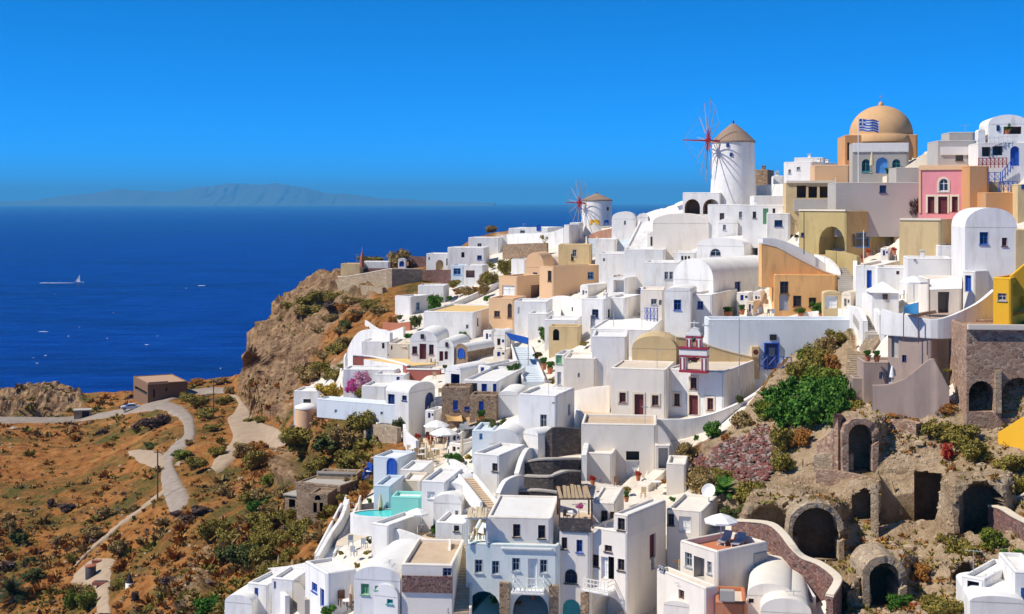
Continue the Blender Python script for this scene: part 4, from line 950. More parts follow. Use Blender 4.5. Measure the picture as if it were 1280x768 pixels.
fr3 = H('tall white corner house with a cream side wall and railed balcony', 680, 862, 1045, 374, 850, 34, [('L','Ww',751,434,786,471),('L','Ww',693,480,723,541),('L','N',770,490,797,602,.6),('L','Dc',735,490,768,600),('L','Ww',814,500,846,561),('L','Kc',682,578,800,652,'white_paint',1.1),('L','AN',690,665,852,850,2.5,'warm_white'),('R','Dr',968,390,996,492),('R','Wy',975,500,990,545)], Y=106, par=.05, mat='warm_white', rmat='cream_roof')
H('white roof room on the tall corner house with a window at its edge', 795, 864, 1045, 292, 376, 34, [('L','Ww',814,304,848,368)], Y=106.05, deep=.4, rmat='bright_cap', par=.1, mat='warm_white')
H('white set back room with a window and brown door behind the reed pergola', 690, 800, None, 232, 376, 12, [('L','Ww',734,270,766,331),('L','Dn',776,275,797,360)], Y=110.5, d=6, deep=.4, par=.1, mat='warm_white', rmat='cream_roof')
WALL('third dark stone retaining wall behind the front row', [(340,180,240),(430,178,245),(530,190,250)], .6, 'dark_stone', cap='concrete')
WALL('fourth dark stone wall with a curved top behind the front row', [(360,108,170),(480,112,178),(540,95,178),(580,85,170),(640,85,120)], .6, 'dark_stone', cap='concrete')
WALL('white wall wrapping the dark stone terraces on the left', [(250,190,300),(280,130,280),(330,105,250),(365,100,200)], .5)
H('white room with small square window left of the pergola stairs', -60, 85, None, 330, 440, 12, [('L','Ww',28,341,53,371)], d=5)
H('white curved roof house beside the tan stairs', -70, 90, None, 180, 270, 10, [], roof='vaultL', rise=40, d=5)
# ---------------------------------------------------------------- lower left of the town
crop(320, 568)
H('mint green pool house wall', 648, 797, None, 205, 300, 6, [], mat='mint', d=2.5, rmat='white')
H('tan shaded bar block with shelves above the mint wall', 698, 797, None, 125, 200, 6, [('L','N',705,130,770,185,1,'ochre_pale'),('L','B',775,130,790,180,'white',.05,'shelf')], mat='cream', rmat='bright_cap', d=4)
H('white house with a flat roof and curved side behind the pool', 795, 915, None, 130, 330, 12, [('L','Ww',880,268,903,326),('L','Wcs',822,178,858,212)], d=6)
H('white half vault roof house right of the pool', 850, 985, None, 240, 330, 10, [('L','Wy',955,270,970,300)], roof='vaultL', rise=45, d=6)
TERR('tan pool terrace with loungers beside the turquoise pool', [(640,330),(700,395),(830,420),(905,400),(880,330),(780,300)], 'paving', 'white')
WALL('white curved wall under the pool terrace', [(580,365,440),(640,355,450),(720,375,455),(800,405,460),(850,425,470)], .4)
WALL('long white stair wall sloping down beside the blue steps', [(305,490,540),(370,375,420),(420,300,350),(450,215,290)], .4)
TERR('pale stone paved sitting terrace beside the blue steps', [(380,440),(545,440),(560,365),(430,360),(400,380)], 'pale_paving', 'white')
H('white roofs house between the stone terrace and the pool', 555, 640, 700, 340, 470, 30, [], d=5)
H('white house with a blue window and blue door on its sunlit side', 236, 342, 482, 572, 775, 58, [('L','Wbs',268,610,293,668),('L','Db',308,640,327,738)], rmat='bright_cap')
H('white barrel vault house with green framed windows', 470, 692, None, 612, 790, 12, [('L','Wgs',503,620,541,674),('L','Wgs',570,630,606,652)], roof='vaultL', rise=66, d=9)
H('small white half dome with a mint window in front of the barrel vault', 568, 680, None, 690, 800, 20, [('L','Wts',628,694,656,720)], roof='vaultL', rise=60, d=4)
H('white terrace house with a broad dark red stone band', 698, 946, None, 530, 850, 5, [('L','B',698,580,946,666,'red_stone',.15,'stone_band'),('L','Wy',895,545,940,590)], d=8, mat='warm_white', rmat='paving')
WALL('white wall with a stone post on the left edge of the town', [(45,548,605),(140,538,590),(245,518,570)], .4)
WALL('lower white wall of the blue window terrace', [(0,632,690),(60,622,680),(140,680,760)], .4)
H('low white room with blue shutters at the lower left corner of the town', -40, 62, None, 625, 740, 20, [('L','Wbs',-8,640,10,684)], d=4)
H('white room with blue balcony rails behind the folded white parasol', 75, 190, None, 600, 690, 14, [('L','Wbs',85,590 + 20,95,645)], d=4)
H('white cave dome at the extreme lower left of the town', -150, -20, None, 720, 800, 14, [], roof='vaultL', rise=40, d=5)
WALL('grey plaster stair wall right of the potted plants', [(165,600,680),(200,640,720),(235,700,768)], .5, 'concrete')
H('white bridge roof in front of the hut with the blue arched door', 690, 800, None, 75, 140, 10, [], d=5, mat='white')
WALL('dark grey wall under the blue hut terrace', [(500,240,290),(545,235,285),(580,235,275)], .5, 'dark_stone')
H('pale blue block with a thin slit below the blue hut', 565, 650, None, 150, 280, 10, [('L','Wb',625,245,632,275)], mat='blue_wash_and_shade', d=5)
# ruins on the slope
H('flat roofed ruin of dark stone on the slope', 195, 405, 462, 152, 218, 24, [], mat='brown_stone', rmat='concrete', d=4, par=.1)
H('low stone ruin wall behind the flat roofed ruin', 290, 480, None, 98, 135, 8, [('L','B',290,80,480,98,'concrete',.1,'coping')], mat='tan_stone', d=3)
H('small roofless stone hut with a dark doorway', 138, 208, 250, 205, 275, 28, [('L','N',158,215,188,258,1.2)], mat='brown_stone', rmat='concrete', roof='slab', d=3)
H('stone hut ruin with two tall openings', 255, 345, None, 190, 282, 12, [('L','AN',282,190 + 5,310,222,1),('L','N',275,232,292,280,1),('L','N',305,232,322,280,1)], mat='brown_stone', d=3, par=.1)
crop(1020, 568)
H('white cave house with a dark square window at the bottom right corner', 700, 812, 955, 600, 790, 40, [('L','N',726,605,782,690,.5)], d=5)
H('white vault in front of the bottom right cave house', 738, 1010, None, 720, 820, 10, [], roof='vaultL', rise=32, d=6)
H('white annex with a pale blue door at the bottom right edge', 955, 1080, None, 565, 760, 8, [('L','Ds',983,640,1020,730)], d=5)
WALL('upper red stone wall with a cream coping at the right edge', [(860,252,275),(920,225,260),(1010,192,230),(1080,170,215)], .5, 'rubble_stone', cap='cream')
WALL('lower red stone wall with a cream coping at the right edge', [(825,250,312),(880,262,335),(940,300,365),(1010,335,440)], .5, 'red_stone', cap='cream')
WALL('masonry pier between the two big caves', [(590,190,360),(640,185,372),(672,200,372)], 1.2, 'tan_stone')
crop(1020, 400)
WALL('ruined stone wall left of the laddered cave', [(0,590,640),(45,560,700),(90,510,720),(120,450,720),(155,495,520)], .7, 'rubble_stone', sub=2)

WALL('broken tan rock ledge over the recess left of the wide cave', [(-10,650,720),(60,640,715),(130,655,720),(180,640,700)], .8, 'tan_stone', sub=2)
WALL('ruined wall top with orange weeds over the laddered cave', [(120,455,500),(200,480,520),(300,475,540),(400,480,560),(480,500,590)], 1.2, 'rubble_stone', sub=2)
crop(1020, 568)
WALL('low tumbled stone wall before the left recess', [(0,75,130),(90,80,125),(170,95,130),(270,120,160)], .6, 'rubble_stone', sub=2)
WALL('rock pillar between the left recess and the wide cave', [(262,150,380),(285,155,385),(300,170,385)], 1.0, 'tan_stone', sub=2)
WALL('low masonry kerb before the wide cave', [(500,350,362),(560,325,345),(590,318,335)], .4, 'tan_stone', sub=2)
crop(800, 100)
WALL('white parapet on the crest between the stairs and the windmill arches', [(0,655,690),(70,625,680),(140,615,665),(205,600,650)], .5)

crop(280, 320, 4.8)
WALL('rough tan rock wall under the far terrace lookout', [(620,130,180),(700,150,190),(800,175,215),(950,190,240)], .8, 'tan_stone', sub=2)

terrain()
# ---------------------------------------------------------------- windmills, dome, bell tower
def windmill(label, crp, xl, xr, ytop, ybase, cone_t, Y, hub, spoke, axis, group, window_px=()):
    crop(*crp); cx, by = q((xl+xr)/2, ybase); _, ty = q(0, ytop); _, ct = q(0, cone_t)
    c = P(cx, by, Y); s = Y/FP; R = (xr-xl)/2/CR[2]*s; h = (by-ty)*s; hc = (ty-ct)*s
    r = thing('windmill', label, 'windmill', c, 0, group)
    mb = MB(); mb.lathe([(R*1.12, -3), (R*1.1, 0), (R*1.03, h*.5), (R, h*.97), (R, h)], 40); mb.build('tower', 'white', r, True)
    mb = MB(); mb.lathe([(R*1.05, h-.1), (R*1.06, h+.15), (R*.62, h+hc*.52), (R*.16, h+hc*.93), (.01, h+hc)], 28); mb.build('thatch_cap', 'thatch', r)
    mb = MB(); mb.lathe([(.16, h+hc*.9), (.12, h+hc*1.12), (.01, h+hc*1.16)], 8); mb.build('finial', 'wood_dark', r)
    hx, hy = q(*hub); H_ = P(hx, hy, Y-R*.75)-c; ax = Vector(axis).normalized()
    mb = MB(); mb.tube(H_-ax*(R*1.0), H_+ax*spoke*.62, .2, .09, 8); mb.build('axle', 'red_paint', r)
    mb = MB(); mb.tube(H_-ax*.35, H_+ax*.35, .45, .45, 10); mb.build('hub', 'red_paint', r)
    a = ax.cross(Vector((0, 0, 1))).normalized(); b = a.cross(ax); tip = H_+ax*spoke*.62
    for i in range(12):
        t = 2*math.pi*i/12+.13; d = a*math.cos(t)+b*math.sin(t)
        mb = MB(); mb.tube(H_+d*.2, H_+d*spoke, .09, .055, 5); so_ = mb.build('sail_pole', 'pole_grey', r)
        mb = MB(); mb.tube(H_+d*.3, H_+d*spoke*.28, .10, .085, 5); mb.build('inner_pole', 'red_paint', so_)
        mb = MB(); mb.tube(H_+d*spoke*.97, tip, .009, .009, 3); mb.build('stay_rope', 'pole_grey', so_)
    for i in range(12):
        t = 2*math.pi*i/12+.13; t2 = 2*math.pi*(i+1)/12+.13
        p = H_+(a*math.cos(t)+b*math.sin(t))*spoke*.95; p2 = H_+(a*math.cos(t2)+b*math.sin(t2))*spoke*.95
        mb = MB(); mb.tube(p, p2, .009, .009, 3); mb.build('rim_rope', 'pole_grey', r)
    for (x0, y0, x1, y1, m) in window_px:
        wx, wy = q((x0+x1)/2, (y0+y1)/2); ww = (x1-x0)/CR[2]*s; wh = (y1-y0)/CR[2]*s
        X = (wx-cx)*s; a_ = math.asin(max(-.95, min(.95, X/R))); z = (by-wy)*s
        mb = MB(); mb.box(-ww/2, ww/2, -.07, .3, -wh/2, wh/2); o = mb.build('window', m, r)
        o.location = (R*1.03*math.sin(a_), -R*1.03*math.cos(a_), z); o.rotation_euler = (0, 0, a_)
    return r
windmill('large white windmill with red hub and tan conical thatch cap', (800, 100), 348, 548, 300, 560, 208, 215, (327, 292), 6.7, (-.99, -.13, .02), 'windmills on the ridge', [(400,310,413,326,'deep_blue'),(415,353,428,371,'deep_blue')])
windmill('small white windmill with a brown cap farther down the ridge', (600, 220), 490, 632, 118, 272, 84, 290, (477, 130), 5.3, (-.92, -.38, .02), 'windmills on the ridge', [(588,212,613,248,'blue_paint'),(525,210,568,235,'yellow'),(603,150,613,166,'wood_dark')])
crop(1020, 100)
def dome_on(root, cx_px, y_base, rx, y_top, Y, mat, finial=True):
    c = P(*q(cx_px, y_base), Y); s = Y/FP/CR[2]; R = rx*s; h = (y_base-y_top)*s
    mb = MB(); n = 12
    mb.lathe([(R*1.06, -1.2), (R*1.06, -.15), (R, -.1)]+[(R*math.cos(math.pi/2*i/n), h*math.sin(math.pi/2*i/n)) for i in range(n)]+[(.01, h)], 48)
    o = mb.build('dome', mat, root, True); M_ = root.matrix_world if False else Matrix.Translation(root.location)@root.rotation_euler.to_matrix().to_4x4()
    o.location = M_.inverted()@c
    if finial:
        mb = MB(); mb.lathe([(.35, h-.15), (.38, h+.2), (.25, h+.5), (.01, h+.6)], 12); mb.tube((0, 0, h+.5), (0, 0, h+1.7), .03); mb.box(-.25, .25, -.03, .03, h+1.2, h+1.27)
        f = mb.build('cross_finial', 'dome_tan', o)
dome_on(dome_house, 312, 262, 148, 124, 194, 'dome_tan')
def flag():
    crop(1020, 100); b = P(*q(203, 480), 181.5); t = P(*q(205, 185), 181.5); h = t.z-b.z
    r = thing('flagpole', 'slim white flagpole standing before the grey church portico', 'flagpole', b)
    mb = MB(); mb.tube((0, 0, -.5), (0, 0, h), .07, .05, 8); mb.build('pole', 'white_paint', r)
    mb = MB(); mb.lathe([(.01, h+.2), (.1, h+.1), (.01, h)], 8); mb.build('ball', 'white_paint', r)
    w, hh = 2.7, 1.62; f = thing('flag', 'blue and white striped flag flying before the tan dome', 'flag', (t.x+.07, t.y, t.z-hh-.1), 0)
    NX = 18
    def strip(mb, x0, x1, z0, z1, dy=0):
        n = max(2, int((x1-x0)/w*NX)); vs = []
        for i in range(n+1):
            x = x0+(x1-x0)*i/n; y = .22*math.sin(x*3.2)*x/w+dy; dz = -.12*x*x/w*.6+.06*math.sin(x*4)
            vs += [(x, y, z0+dz), (x, y, z1+dz)]
        mb.add(vs, [(2*i, 2*i+2, 2*i+3, 2*i+1) for i in range(n)])
    sh = hh/9
    for i in range(9):
        mb = MB(); top = hh-i*sh; x0 = 5*sh if i < 5 else 0
        strip(mb, x0, w, top-sh, top); mb.build('stripe', 'flag_blue' if i % 2 == 0 else 'white_paint', f)
    mb = MB(); strip(mb, 0, 5*sh, hh-5*sh, hh); cn = mb.build('canton', 'flag_blue', f)
    mb = MB()
    for dy in (-.012, .012):
        strip(mb, 2*sh, 3*sh, hh-5*sh, hh, dy); strip(mb, 0, 5*sh, hh-3*sh, hh-2*sh, dy*1.2)
    mb.build('cross', 'white_paint', cn)
flag()
def bell_tower():
    crop(780, 400); Y = 140.4
    def X(x): return (q(x, 0)[0]-640)/FP*Y
    def Z(y): return CAMZ+(HZ-q(0, y)[1])/FP*Y
    o = Vector((X(337), Y, Z(252)))
    r = thing('bell_tower', 'white bell tower with red trim and two open tiers', 'bell tower', o, -math.radians(22))
    k = Y/FP/CR[2]
    def bx(mb, x0, x1, y0, y1, d0=-.45, d1=.45): mb.box((x0-337)*k, (x1-337)*k, d0, d1, (252-y1)*k, (252-y0)*k)
    for nm, m, parts in (('base', 'red_paint', [(268,404,240,252,-.55,.55)]), ('pillar', 'bright_cap', [(270,300,172,240)]), ('pillar', 'bright_cap', [(374,403,172,240)]),
            ('middle_beam', 'bright_cap', [(268,405,140,170)]), ('red_band', 'red_paint', [(266,407,130,139,-.55,.55)]), ('red_band', 'red_paint', [(268,405,170.5,177,-.5,.5)]),
            ('pillar', 'bright_cap', [(303,328,85,130)]), ('pillar', 'bright_cap', [(350,375,85,130)]), ('red_band', 'red_paint', [(300,331,76,85,-.5,.5)]), ('red_band', 'red_paint', [(347,378,76,85,-.5,.5)]),
            ('upper_beam', 'bright_cap', [(303,375,60,76)])):
        mb = MB()
        for p in parts: bx(mb, *p)
        mb.build(nm, m, r)
    for x0, x1 in ((303, 375),):
        mb = MB(); n = 8; c = 339; R = 30
        mb.add([((c-337-R*math.cos(math.pi*i/n))*k, -.45, (252-60+24*math.sin(math.pi*i/n))*k) for i in range(n+1)]+[((c-337-R*math.cos(math.pi*i/n))*k, .45, (252-60+24*math.sin(math.pi*i/n))*k) for i in range(n+1)],
               [tuple(range(n+1)), tuple(range(n+1, 2*n+2))]+[(i, i+1, n+2+i, n+1+i) for i in range(n)]); mb.build('pediment', 'bright_cap', r)
    for x in (274, 292, 380, 398, 307, 324, 354, 371):
        mb = MB(); y0, y1 = (182, 238) if x < 303 or x > 376 else (92, 128); bx(mb, x-3, x+3, y0, y1, -.5, -.452); mb.build('red_stripe', 'red_paint', r)
    for x, y in ((337, 178), (339, 88)):
        mb = MB(); s = .5 if y > 100 else .35
        mb.lathe([(.01, 0), (s*.35, -.05), (s*.5, -s*.7), (s*.7, -s*1.1), (s*.6, -s*1.1), (.02, -s*.9)], 12, ((x-337)*k, 0, (252-y)*k)); mb.build('bell', 'bell_metal', r, True)
    mb = MB(); n = 8
    mb.add([((337+d-337)*k, -.2, (252-180-20*(1-(d/34)**2))*k) for d in range(-34, 35, 8)]+[((d)*k, -.2, (252-180)*k) for d in range(-34, 35, 8)], [(i, i+1, 9+i+1, 9+i) for i in range(8)])
    mb.build('red_garland', 'red_paint', r)
    mb = MB(); mb.tube((0, 0, (252-36)*k), (0, 0, (252-2)*k), .05); mb.box(-.5, .5, -.05, .05, (252-16)*k, (252-12)*k); mb.build('cross', 'white_paint', r)
bell_tower()
# ---------------------------------------------------------------- blue door in the long wall, with hood and vent
def wall_fittings():
    crop(780, 400)
    for (x0, y0, x1, y1, nm, lab, cat, mat) in ((677,115,738,238,'cellar_door','deep blue double door with a pale pane in the long bluish wall','door','deep_blue'),(699,70,731,97,'vent_grille','small black vent above the deep blue door','vent','black_iron'),(612,128,650,180,'air_unit','peach boxed air unit left of the deep blue door','air unit','ochre_pale')):
        Yw = 150.15 if nm != 'air_unit' else 149.6
        a = P(*q(x0, y1), Yw); b = P(*q(x1, y0), Yw); w, h = b.x-a.x, b.z-a.z
        r = thing(nm, lab, cat, a); mb = MB(); mb.box(0, w, -.1, .8, 0, h); mb.build('panel' if nm != 'air_unit' else 'casing', mat, r)
        if nm == 'cellar_door':
            mb = MB(); mb.box(w*.3, w*.75, -.16, -.101, h*.5, h*.85); mb.build('pane', 'glass_blue', r)
            mb = MB(); mb.box(-.12, 0, -.2, .1, 0, h+.12); mb.box(w, w+.12, -.2, .1, 0, h+.12); mb.box(0, w, -.2, .1, h, h+.12); mb.build('frame', 'blue_paint', r)
        if nm == 'air_unit':
            mb = MB(); mb.lathe([(.3, -.0), (.28, .02), (.02, .03)], 12); o = mb.build('fan_grille', 'maroon', r); o.rotation_euler = (math.radians(90), 0, 0); o.location = (w*.5, -.1, h*.5)
wall_fittings()
def fence(label, a, b, h, mat, Y=None, n=6, cross=True, group=None):
    A = P(*q(*a), Y[0] if Y else D(*q(*a))); B = P(*q(*b), Y[1] if Y else D(*q(*b))); d = B-A; L = math.hypot(d.x, d.y); sl = d.z/L
    r = thing('railing', label, 'railing', A, math.atan2(d.y, d.x), group)
    for z in (.1, h-.06):
        mb = MB(); mb.add([(0,-.03,z),(L,-.03,z+d.z),(L,.03,z+d.z),(0,.03,z),(0,-.03,z+.07),(L,-.03,z+.07+d.z),(L,.03,z+.07+d.z),(0,.03,z+.07)], [(0,3,2,1),(4,5,6,7),(0,1,5,4),(1,2,6,5),(2,3,7,6),(3,0,4,7)]); mb.build('rail', mat, r)
    pm = MB(); pm.box(-.04, .04, -.045, .045, -.3, h+.05); me = pm.mesh('post', mat)
    for i in range(n+1):
        o = link('post', me, r); o.location = (L*i/n, 0, d.z*i/n)
    if cross:
        for i in range(n):
            x0, x1 = L*i/n, L*(i+1)/n; z0, z1 = d.z*i/n, d.z*(i+1)/n
            mb = MB(); mb.tube((x0, 0, z0+.15), (x1, 0, z1+h-.1), .03, .03, 4); mb.tube((x0, .01, z0+h-.1), (x1, .01, z1+.15), .03, .03, 4); mb.build('cross_brace', mat, r)
    return r
crop(780, 400); fence('blue cross braced railing before the deep blue door', (650,228), (802,240), 1.35, 'blue_paint', (144, 144), 4)
crop(1020, 100)
fence('upper blue railing at the right edge terrace', (830,486), (886,486), 1.0, 'blue_paint', n=2, Y=(HY['orange wall house under the blue railings']+.4,)*2)
fence('lower blue railing under the tall blue door', (878,534), (966,534), 1.1, 'blue_paint', n=4, Y=(HY['orange wall house under the blue railings']+.3,)*2)
fence('blue stair railing between the two blue terraces', (895,480), (945,418), 1.0, 'blue_paint', n=4, cross=False, Y=(HY['orange wall house under the blue railings']+.6, HY['orange wall house under the blue railings']+3))
fence('red lattice railing of the top right veranda', (780,412), (915,410), .9, 'red_paint', n=7, Y=(HY['white veranda house with a tall blue arched door at the top right']-.3,)*2)
fence('white railing along the top right roof terrace', (790,312), (960,300), .8, 'white_paint', n=8, cross=False, Y=(HY['white veranda house with a tall blue arched door at the top right']+.3,)*2)
crop(600, 220); fence('bright blue lattice fence beside the pergola house', (785,688), (852,690), 1.5, 'blue_paint', n=4)
crop(320, 568); fence('blue lattice railing near the folded white parasol', (118,632), (160,630), 1.0, 'blue_paint', n=4)
# ---------------------------------------------------------------- stairs
crop(600, 220)
STAIR('grey blue stairs rising right of the red brown terrace', (672,362), (722,262), 18, 2.6, 'blue_wash_and_shade', 'cream')  # blue grey of steps lying in shade is put into their colour
STAIR('short grey blue stairs left of the white wall house', (545,378), (535,300), 10, 2.0, 'blue_wash_and_shade', 'cream')  # shade on these steps is painted in as blue grey too
STAIR('long white stairs climbing the ridge to the umbrellas', (762,342), (835,190), 26, 3.4, 'white', 'white')
crop(560, 400)
STAIR('blue and white stairs in the blue quarter', (412,300), (348,130), 18, 2.4, 'blue_wash_and_shade', 'white')
crop(1020, 240)
STAIR('dark stone steps below the olive house', (150,480), (130,362), 12, 1.8, 'concrete', 'white', rail=False)
STAIR('grey stone steps at the lower end of the winding path', (290,690), (205,570), 12, 1.8, 'concrete', 'white', rail=False)
crop(1020, 400)
STAIR('worn stone steps left of the mauve terrace block', (192,275), (200,150), 12, 2.0, 'tan_stone', 'concrete', rail=False)
STAIR('short stone steps rising to the winding path', (240,140), (290,70), 7, 1.8, 'tan_stone', 'concrete', rail=False)
crop(780, 568)
STAIR('white and cream steps along the dark red stone wall', (860,718), (705,470), 22, 1.5, 'pale_paving', 'white')
STAIR('pink edged steps below the loft hatch building', (90,150), (175,75), 8, 1.2, 'warm_white', 'warm_white', rail=False)
crop(560, 568)
STAIR('tan stairs descending left of the three storey house', (52,768), (62,430), 24, 1.6, 'paving', 'warm_white', Ya=105.5, Yb=112)
STAIR('tan stairs curving up past the white cube house', (200,255), (90,115), 14, 1.2, 'paving', 'white', Ya=115, Yb=124)
crop(320, 568)
STAIR('long blue painted stairs along the left edge of the town', (330,500), (450,255), 24, 1.5, 'blue_wash_and_shade', 'white')
STAIR('little white stairs above the long blue stairs', (455,265), (468,215), 6, 1.3, 'white', 'white')
# ---------------------------------------------------------------- umbrellas
def umbrella(label, x, yb, yt, w, mat, closed=False, Y=None, group='parasols in the town'):
    px, py = q(x, yb); Yd = Y or D(px, py); g = P(px, py, Yd); k = Yd/FP/CR[2]; h = (yb-yt)*k; R = w*k/2
    r = thing('parasol', label, 'parasol', g, random.uniform(0, 1), group)
    mb = MB(); mb.tube((0, 0, -.2), (0, 0, h), .04, .035); mb.build('pole', 'white_paint' if mat != 'canvas_beige' else 'wood_brown', r)
    mb = MB(); mb.lathe([(.3, 0), (.3, .08), (.05, .1)], 10); mb.build('foot', 'concrete', r)
    mb = MB()
    if closed: mb.lathe([(.05, h*.28), (R, h*.36), (R*.8, h*.6), (R*.35, h*.93), (.02, h)], 10)
    else:
        hh = min(R*.42, h*.4); mb.lathe([(R, h-hh-.14), (R*1.005, h-hh), (R*.55, h-hh*.42), (.02, h)], 8)
    mb.build('canopy', mat, r)
    if not closed:
        mb = MB()
        for i in range(8):
            t = 2*math.pi*i/8; mb.tube((0, 0, h-.12), (R*.97*math.cos(t), R*.97*math.sin(t), h-hh-.03), .018, .018, 3)
        mb.build('rib_frame', 'wood_brown', r)
    return r
OT = 'white house with an orange roof terrace and a white umbrella'
crop(780, 568); umbrella('white parasol on the orange roof terrace', 465, 435, 283, 165, 'canvas_white', Y=on_roof(OT, 435))
crop(340, 400)
umbrella('cream parasol farther back on the cafe terrace', 790, 590, 480, 125, 'canvas_white')
umbrella('cream parasol nearer on the cafe terrace', 825, 622, 515, 132, 'canvas_white')
umbrella('flat cream parasol before the red door', 640, 190, 100, 110, 'canvas_beige')
umbrella('folded beige parasol at the cafe edge by the blue hut', 535, 755, 675, 14, 'canvas_beige', True)
umbrella('folded beige parasol in the middle of the cafe chairs', 740, 700, 590, 16, 'canvas_beige', True)
umbrella('folded tan parasol beside the low wall at the cafe right', 912, 690, 530, 16, 'canvas_beige', True)
crop(320, 568)
umbrella('white parasol over the pool loungers', 775, 392, 258, 110, 'canvas_white')
umbrella('folded beige parasol left of the mint wall', 597, 300, 190, 26, 'canvas_beige', True)
umbrella('folded beige parasol on the long stair wall', 500, 295, 205, 24, 'canvas_beige', True)
umbrella('folded white parasol at the lower left blue terrace', 65, 690, 590, 56, 'canvas_white', True)
umbrella('folded tan parasol near the green windows', 458, 735, 620, 26, 'canvas_beige', True)
umbrella('folded straw parasol on the lower left edge wall', 108, 560, 488, 16, 'straw', True)
crop(800, 240)
umbrella('white parasol on the ridge cafe terrace', 185, 252, 188, 130, 'canvas_white')
umbrella('cream awning parasol before the left windmill arch', 222, 90, 38, 112, 'canvas_white')
umbrella('cream awning parasol before the right windmill arch', 340, 88, 34, 100, 'canvas_beige')
umbrella('white parasol beside the glass front pavilion', 75, 258, 185, 80, 'canvas_white')
crop(1020, 240)
umbrella('large white canopy parasol above the courtyard tables', 470, 560, 402, 140, 'canvas_white', Y=128)
crop(1020, 400); umbrella('folded white parasol on the mauve terrace', 365, 305, 220, 26, 'canvas_white', True, Y=121)
crop(600, 220); umbrella('folded white parasol on the chair terrace', 640, 575, 520, 12, 'canvas_white', True)
crop(1020, 100); umbrella('folded cream parasol before the church portico', 268, 447, 345, 22, 'canvas_beige', True, Y=180)
# ---------------------------------------------------------------- pergolas and shades
def pergola(label, x0, x1, ypost, yroof, depth, mat, Y=None, post='wood_brown', slats=8):
    a = q(x0, ypost); Yd = Y or D(*a); A = P(*a, Yd); k = Yd/FP/CR[2]; w = (x1-x0)*k; h = (ypost-yroof)*k
    r = thing('pergola', label, 'pergola', A)
    for x in (0, w):
        for y in (0, depth):
            mb = MB(); mb.box(x-.07, x+.07, y-.07, y+.07, -.3, h); mb.build('post', post, r)
    for y in (0, depth): mb = MB(); mb.box(-.2, w+.2, y-.06, y+.06, h, h+.14); mb.build('beam', post, r)
    sm = MB(); sw = w/slats; sm.box(0, sw*.8, -.35, depth+.35, 0, .07); me = sm.mesh('slat', mat)
    for i in range(slats):
        o = link('slat', me, r); o.location = (i*sw, 0, h+.141+.03*(i % 2)); o.rotation_euler = (random.uniform(-.02, .02), 0, random.uniform(-.03, .03))
    return r
crop(560, 568)
pergola('reed roofed pergola on the narrow house terrace', 535, 690, 330, 218, 4.2, 'reed', Y=107.8)
pergola('white slatted pergola over the tan seats at the left of the top storey', 92, 186, 418, 312, 3.0, 'canvas_beige', Y=107.6, post='white_paint')
crop(600, 220)
pergola('blue framed pergola of the small house above the church', 775, 880, 640, 548, 2.5, 'white_paint', post='blue_paint', slats=6)
pergola('brown pergola on the white arched wall terrace', 655, 760, 560, 490, 3.5, 'wood_brown', slats=7)
def awning(label, pts, mat, drop=.35, Y=None, zs=None):
    """canvas shade stretched between four photograph points at given distances"""
    ps = [P(*q(x, y), yy) for x, y, yy in pts]; o = ps[0]
    r = thing('shade_awning', label, 'awning', o); mb = MB(); n = 6; vs = []
    for i in range(n+1):
        for j in range(n+1):
            u, v = i/n, j/n; p = (ps[0]*(1-u)+ps[1]*u)*(1-v)+(ps[3]*(1-u)+ps[2]*u)*v-o; p.z -= drop*math.sin(math.pi*u)*math.sin(math.pi*v); vs.append(p)
    fs = [(i*(n+1)+j, i*(n+1)+j+1, (i+1)*(n+1)+j+1, (i+1)*(n+1)+j) for i in range(n) for j in range(n)]
    mb.add(vs, fs); mb.add([Vector(p)-Vector((0, 0, .03)) for p in vs], fs); mb.build('canvas', mat, r)
    for p in ps:
        b = p-o; mb = MB(); mb.tube(b-Vector((0, 0, 2.6)), b, .045, .045, 6); mb.build('post', 'wood_brown', r)
crop(340, 400)
awning('tan square shade awning behind the cafe', [(828,450,153),(905,440,154),(915,488,150),(845,485,150)], 'canvas_ochre')
awning('grey shade awning right of the tan awning', [(900,500,150),(985,470,151),(1000,520,147),(900,528,147)], 'dark_awning')
crop(560, 400)
awning('bright blue canvas shade at the top of the blue stairs', [(275,60,176),(385,85,176),(385,118,172),(300,95,172)], 'blue_paint', .2)
awning('tan canvas shade right of the brown stone house', [(85,470,152),(150,455,153),(150,490,149),(100,505,149)], 'canvas_ochre', .2)
crop(400, 260)
awning('yellow sail shade on the white roof terrace', [(570,490,222),(700,500,222),(720,520,216),(590,515,216)], 'ochre_y', .2)
awning('small yellow sail shade at the roof terrace edge', [(735,525,216),(780,530,216),(780,550,212),(738,548,212)], 'ochre_y', .1)
crop(1020, 240)
awning('white canvas shade over the courtyard restaurant', [(545,420,130),(700,410,130),(700,465,126),(545,470,126)], 'canvas_white', .15)
awning('blue tarpaulin shade in the courtyard', [(425,545,124),(490,530,124),(490,590,121),(420,580,121)], 'deep_sky', .3)
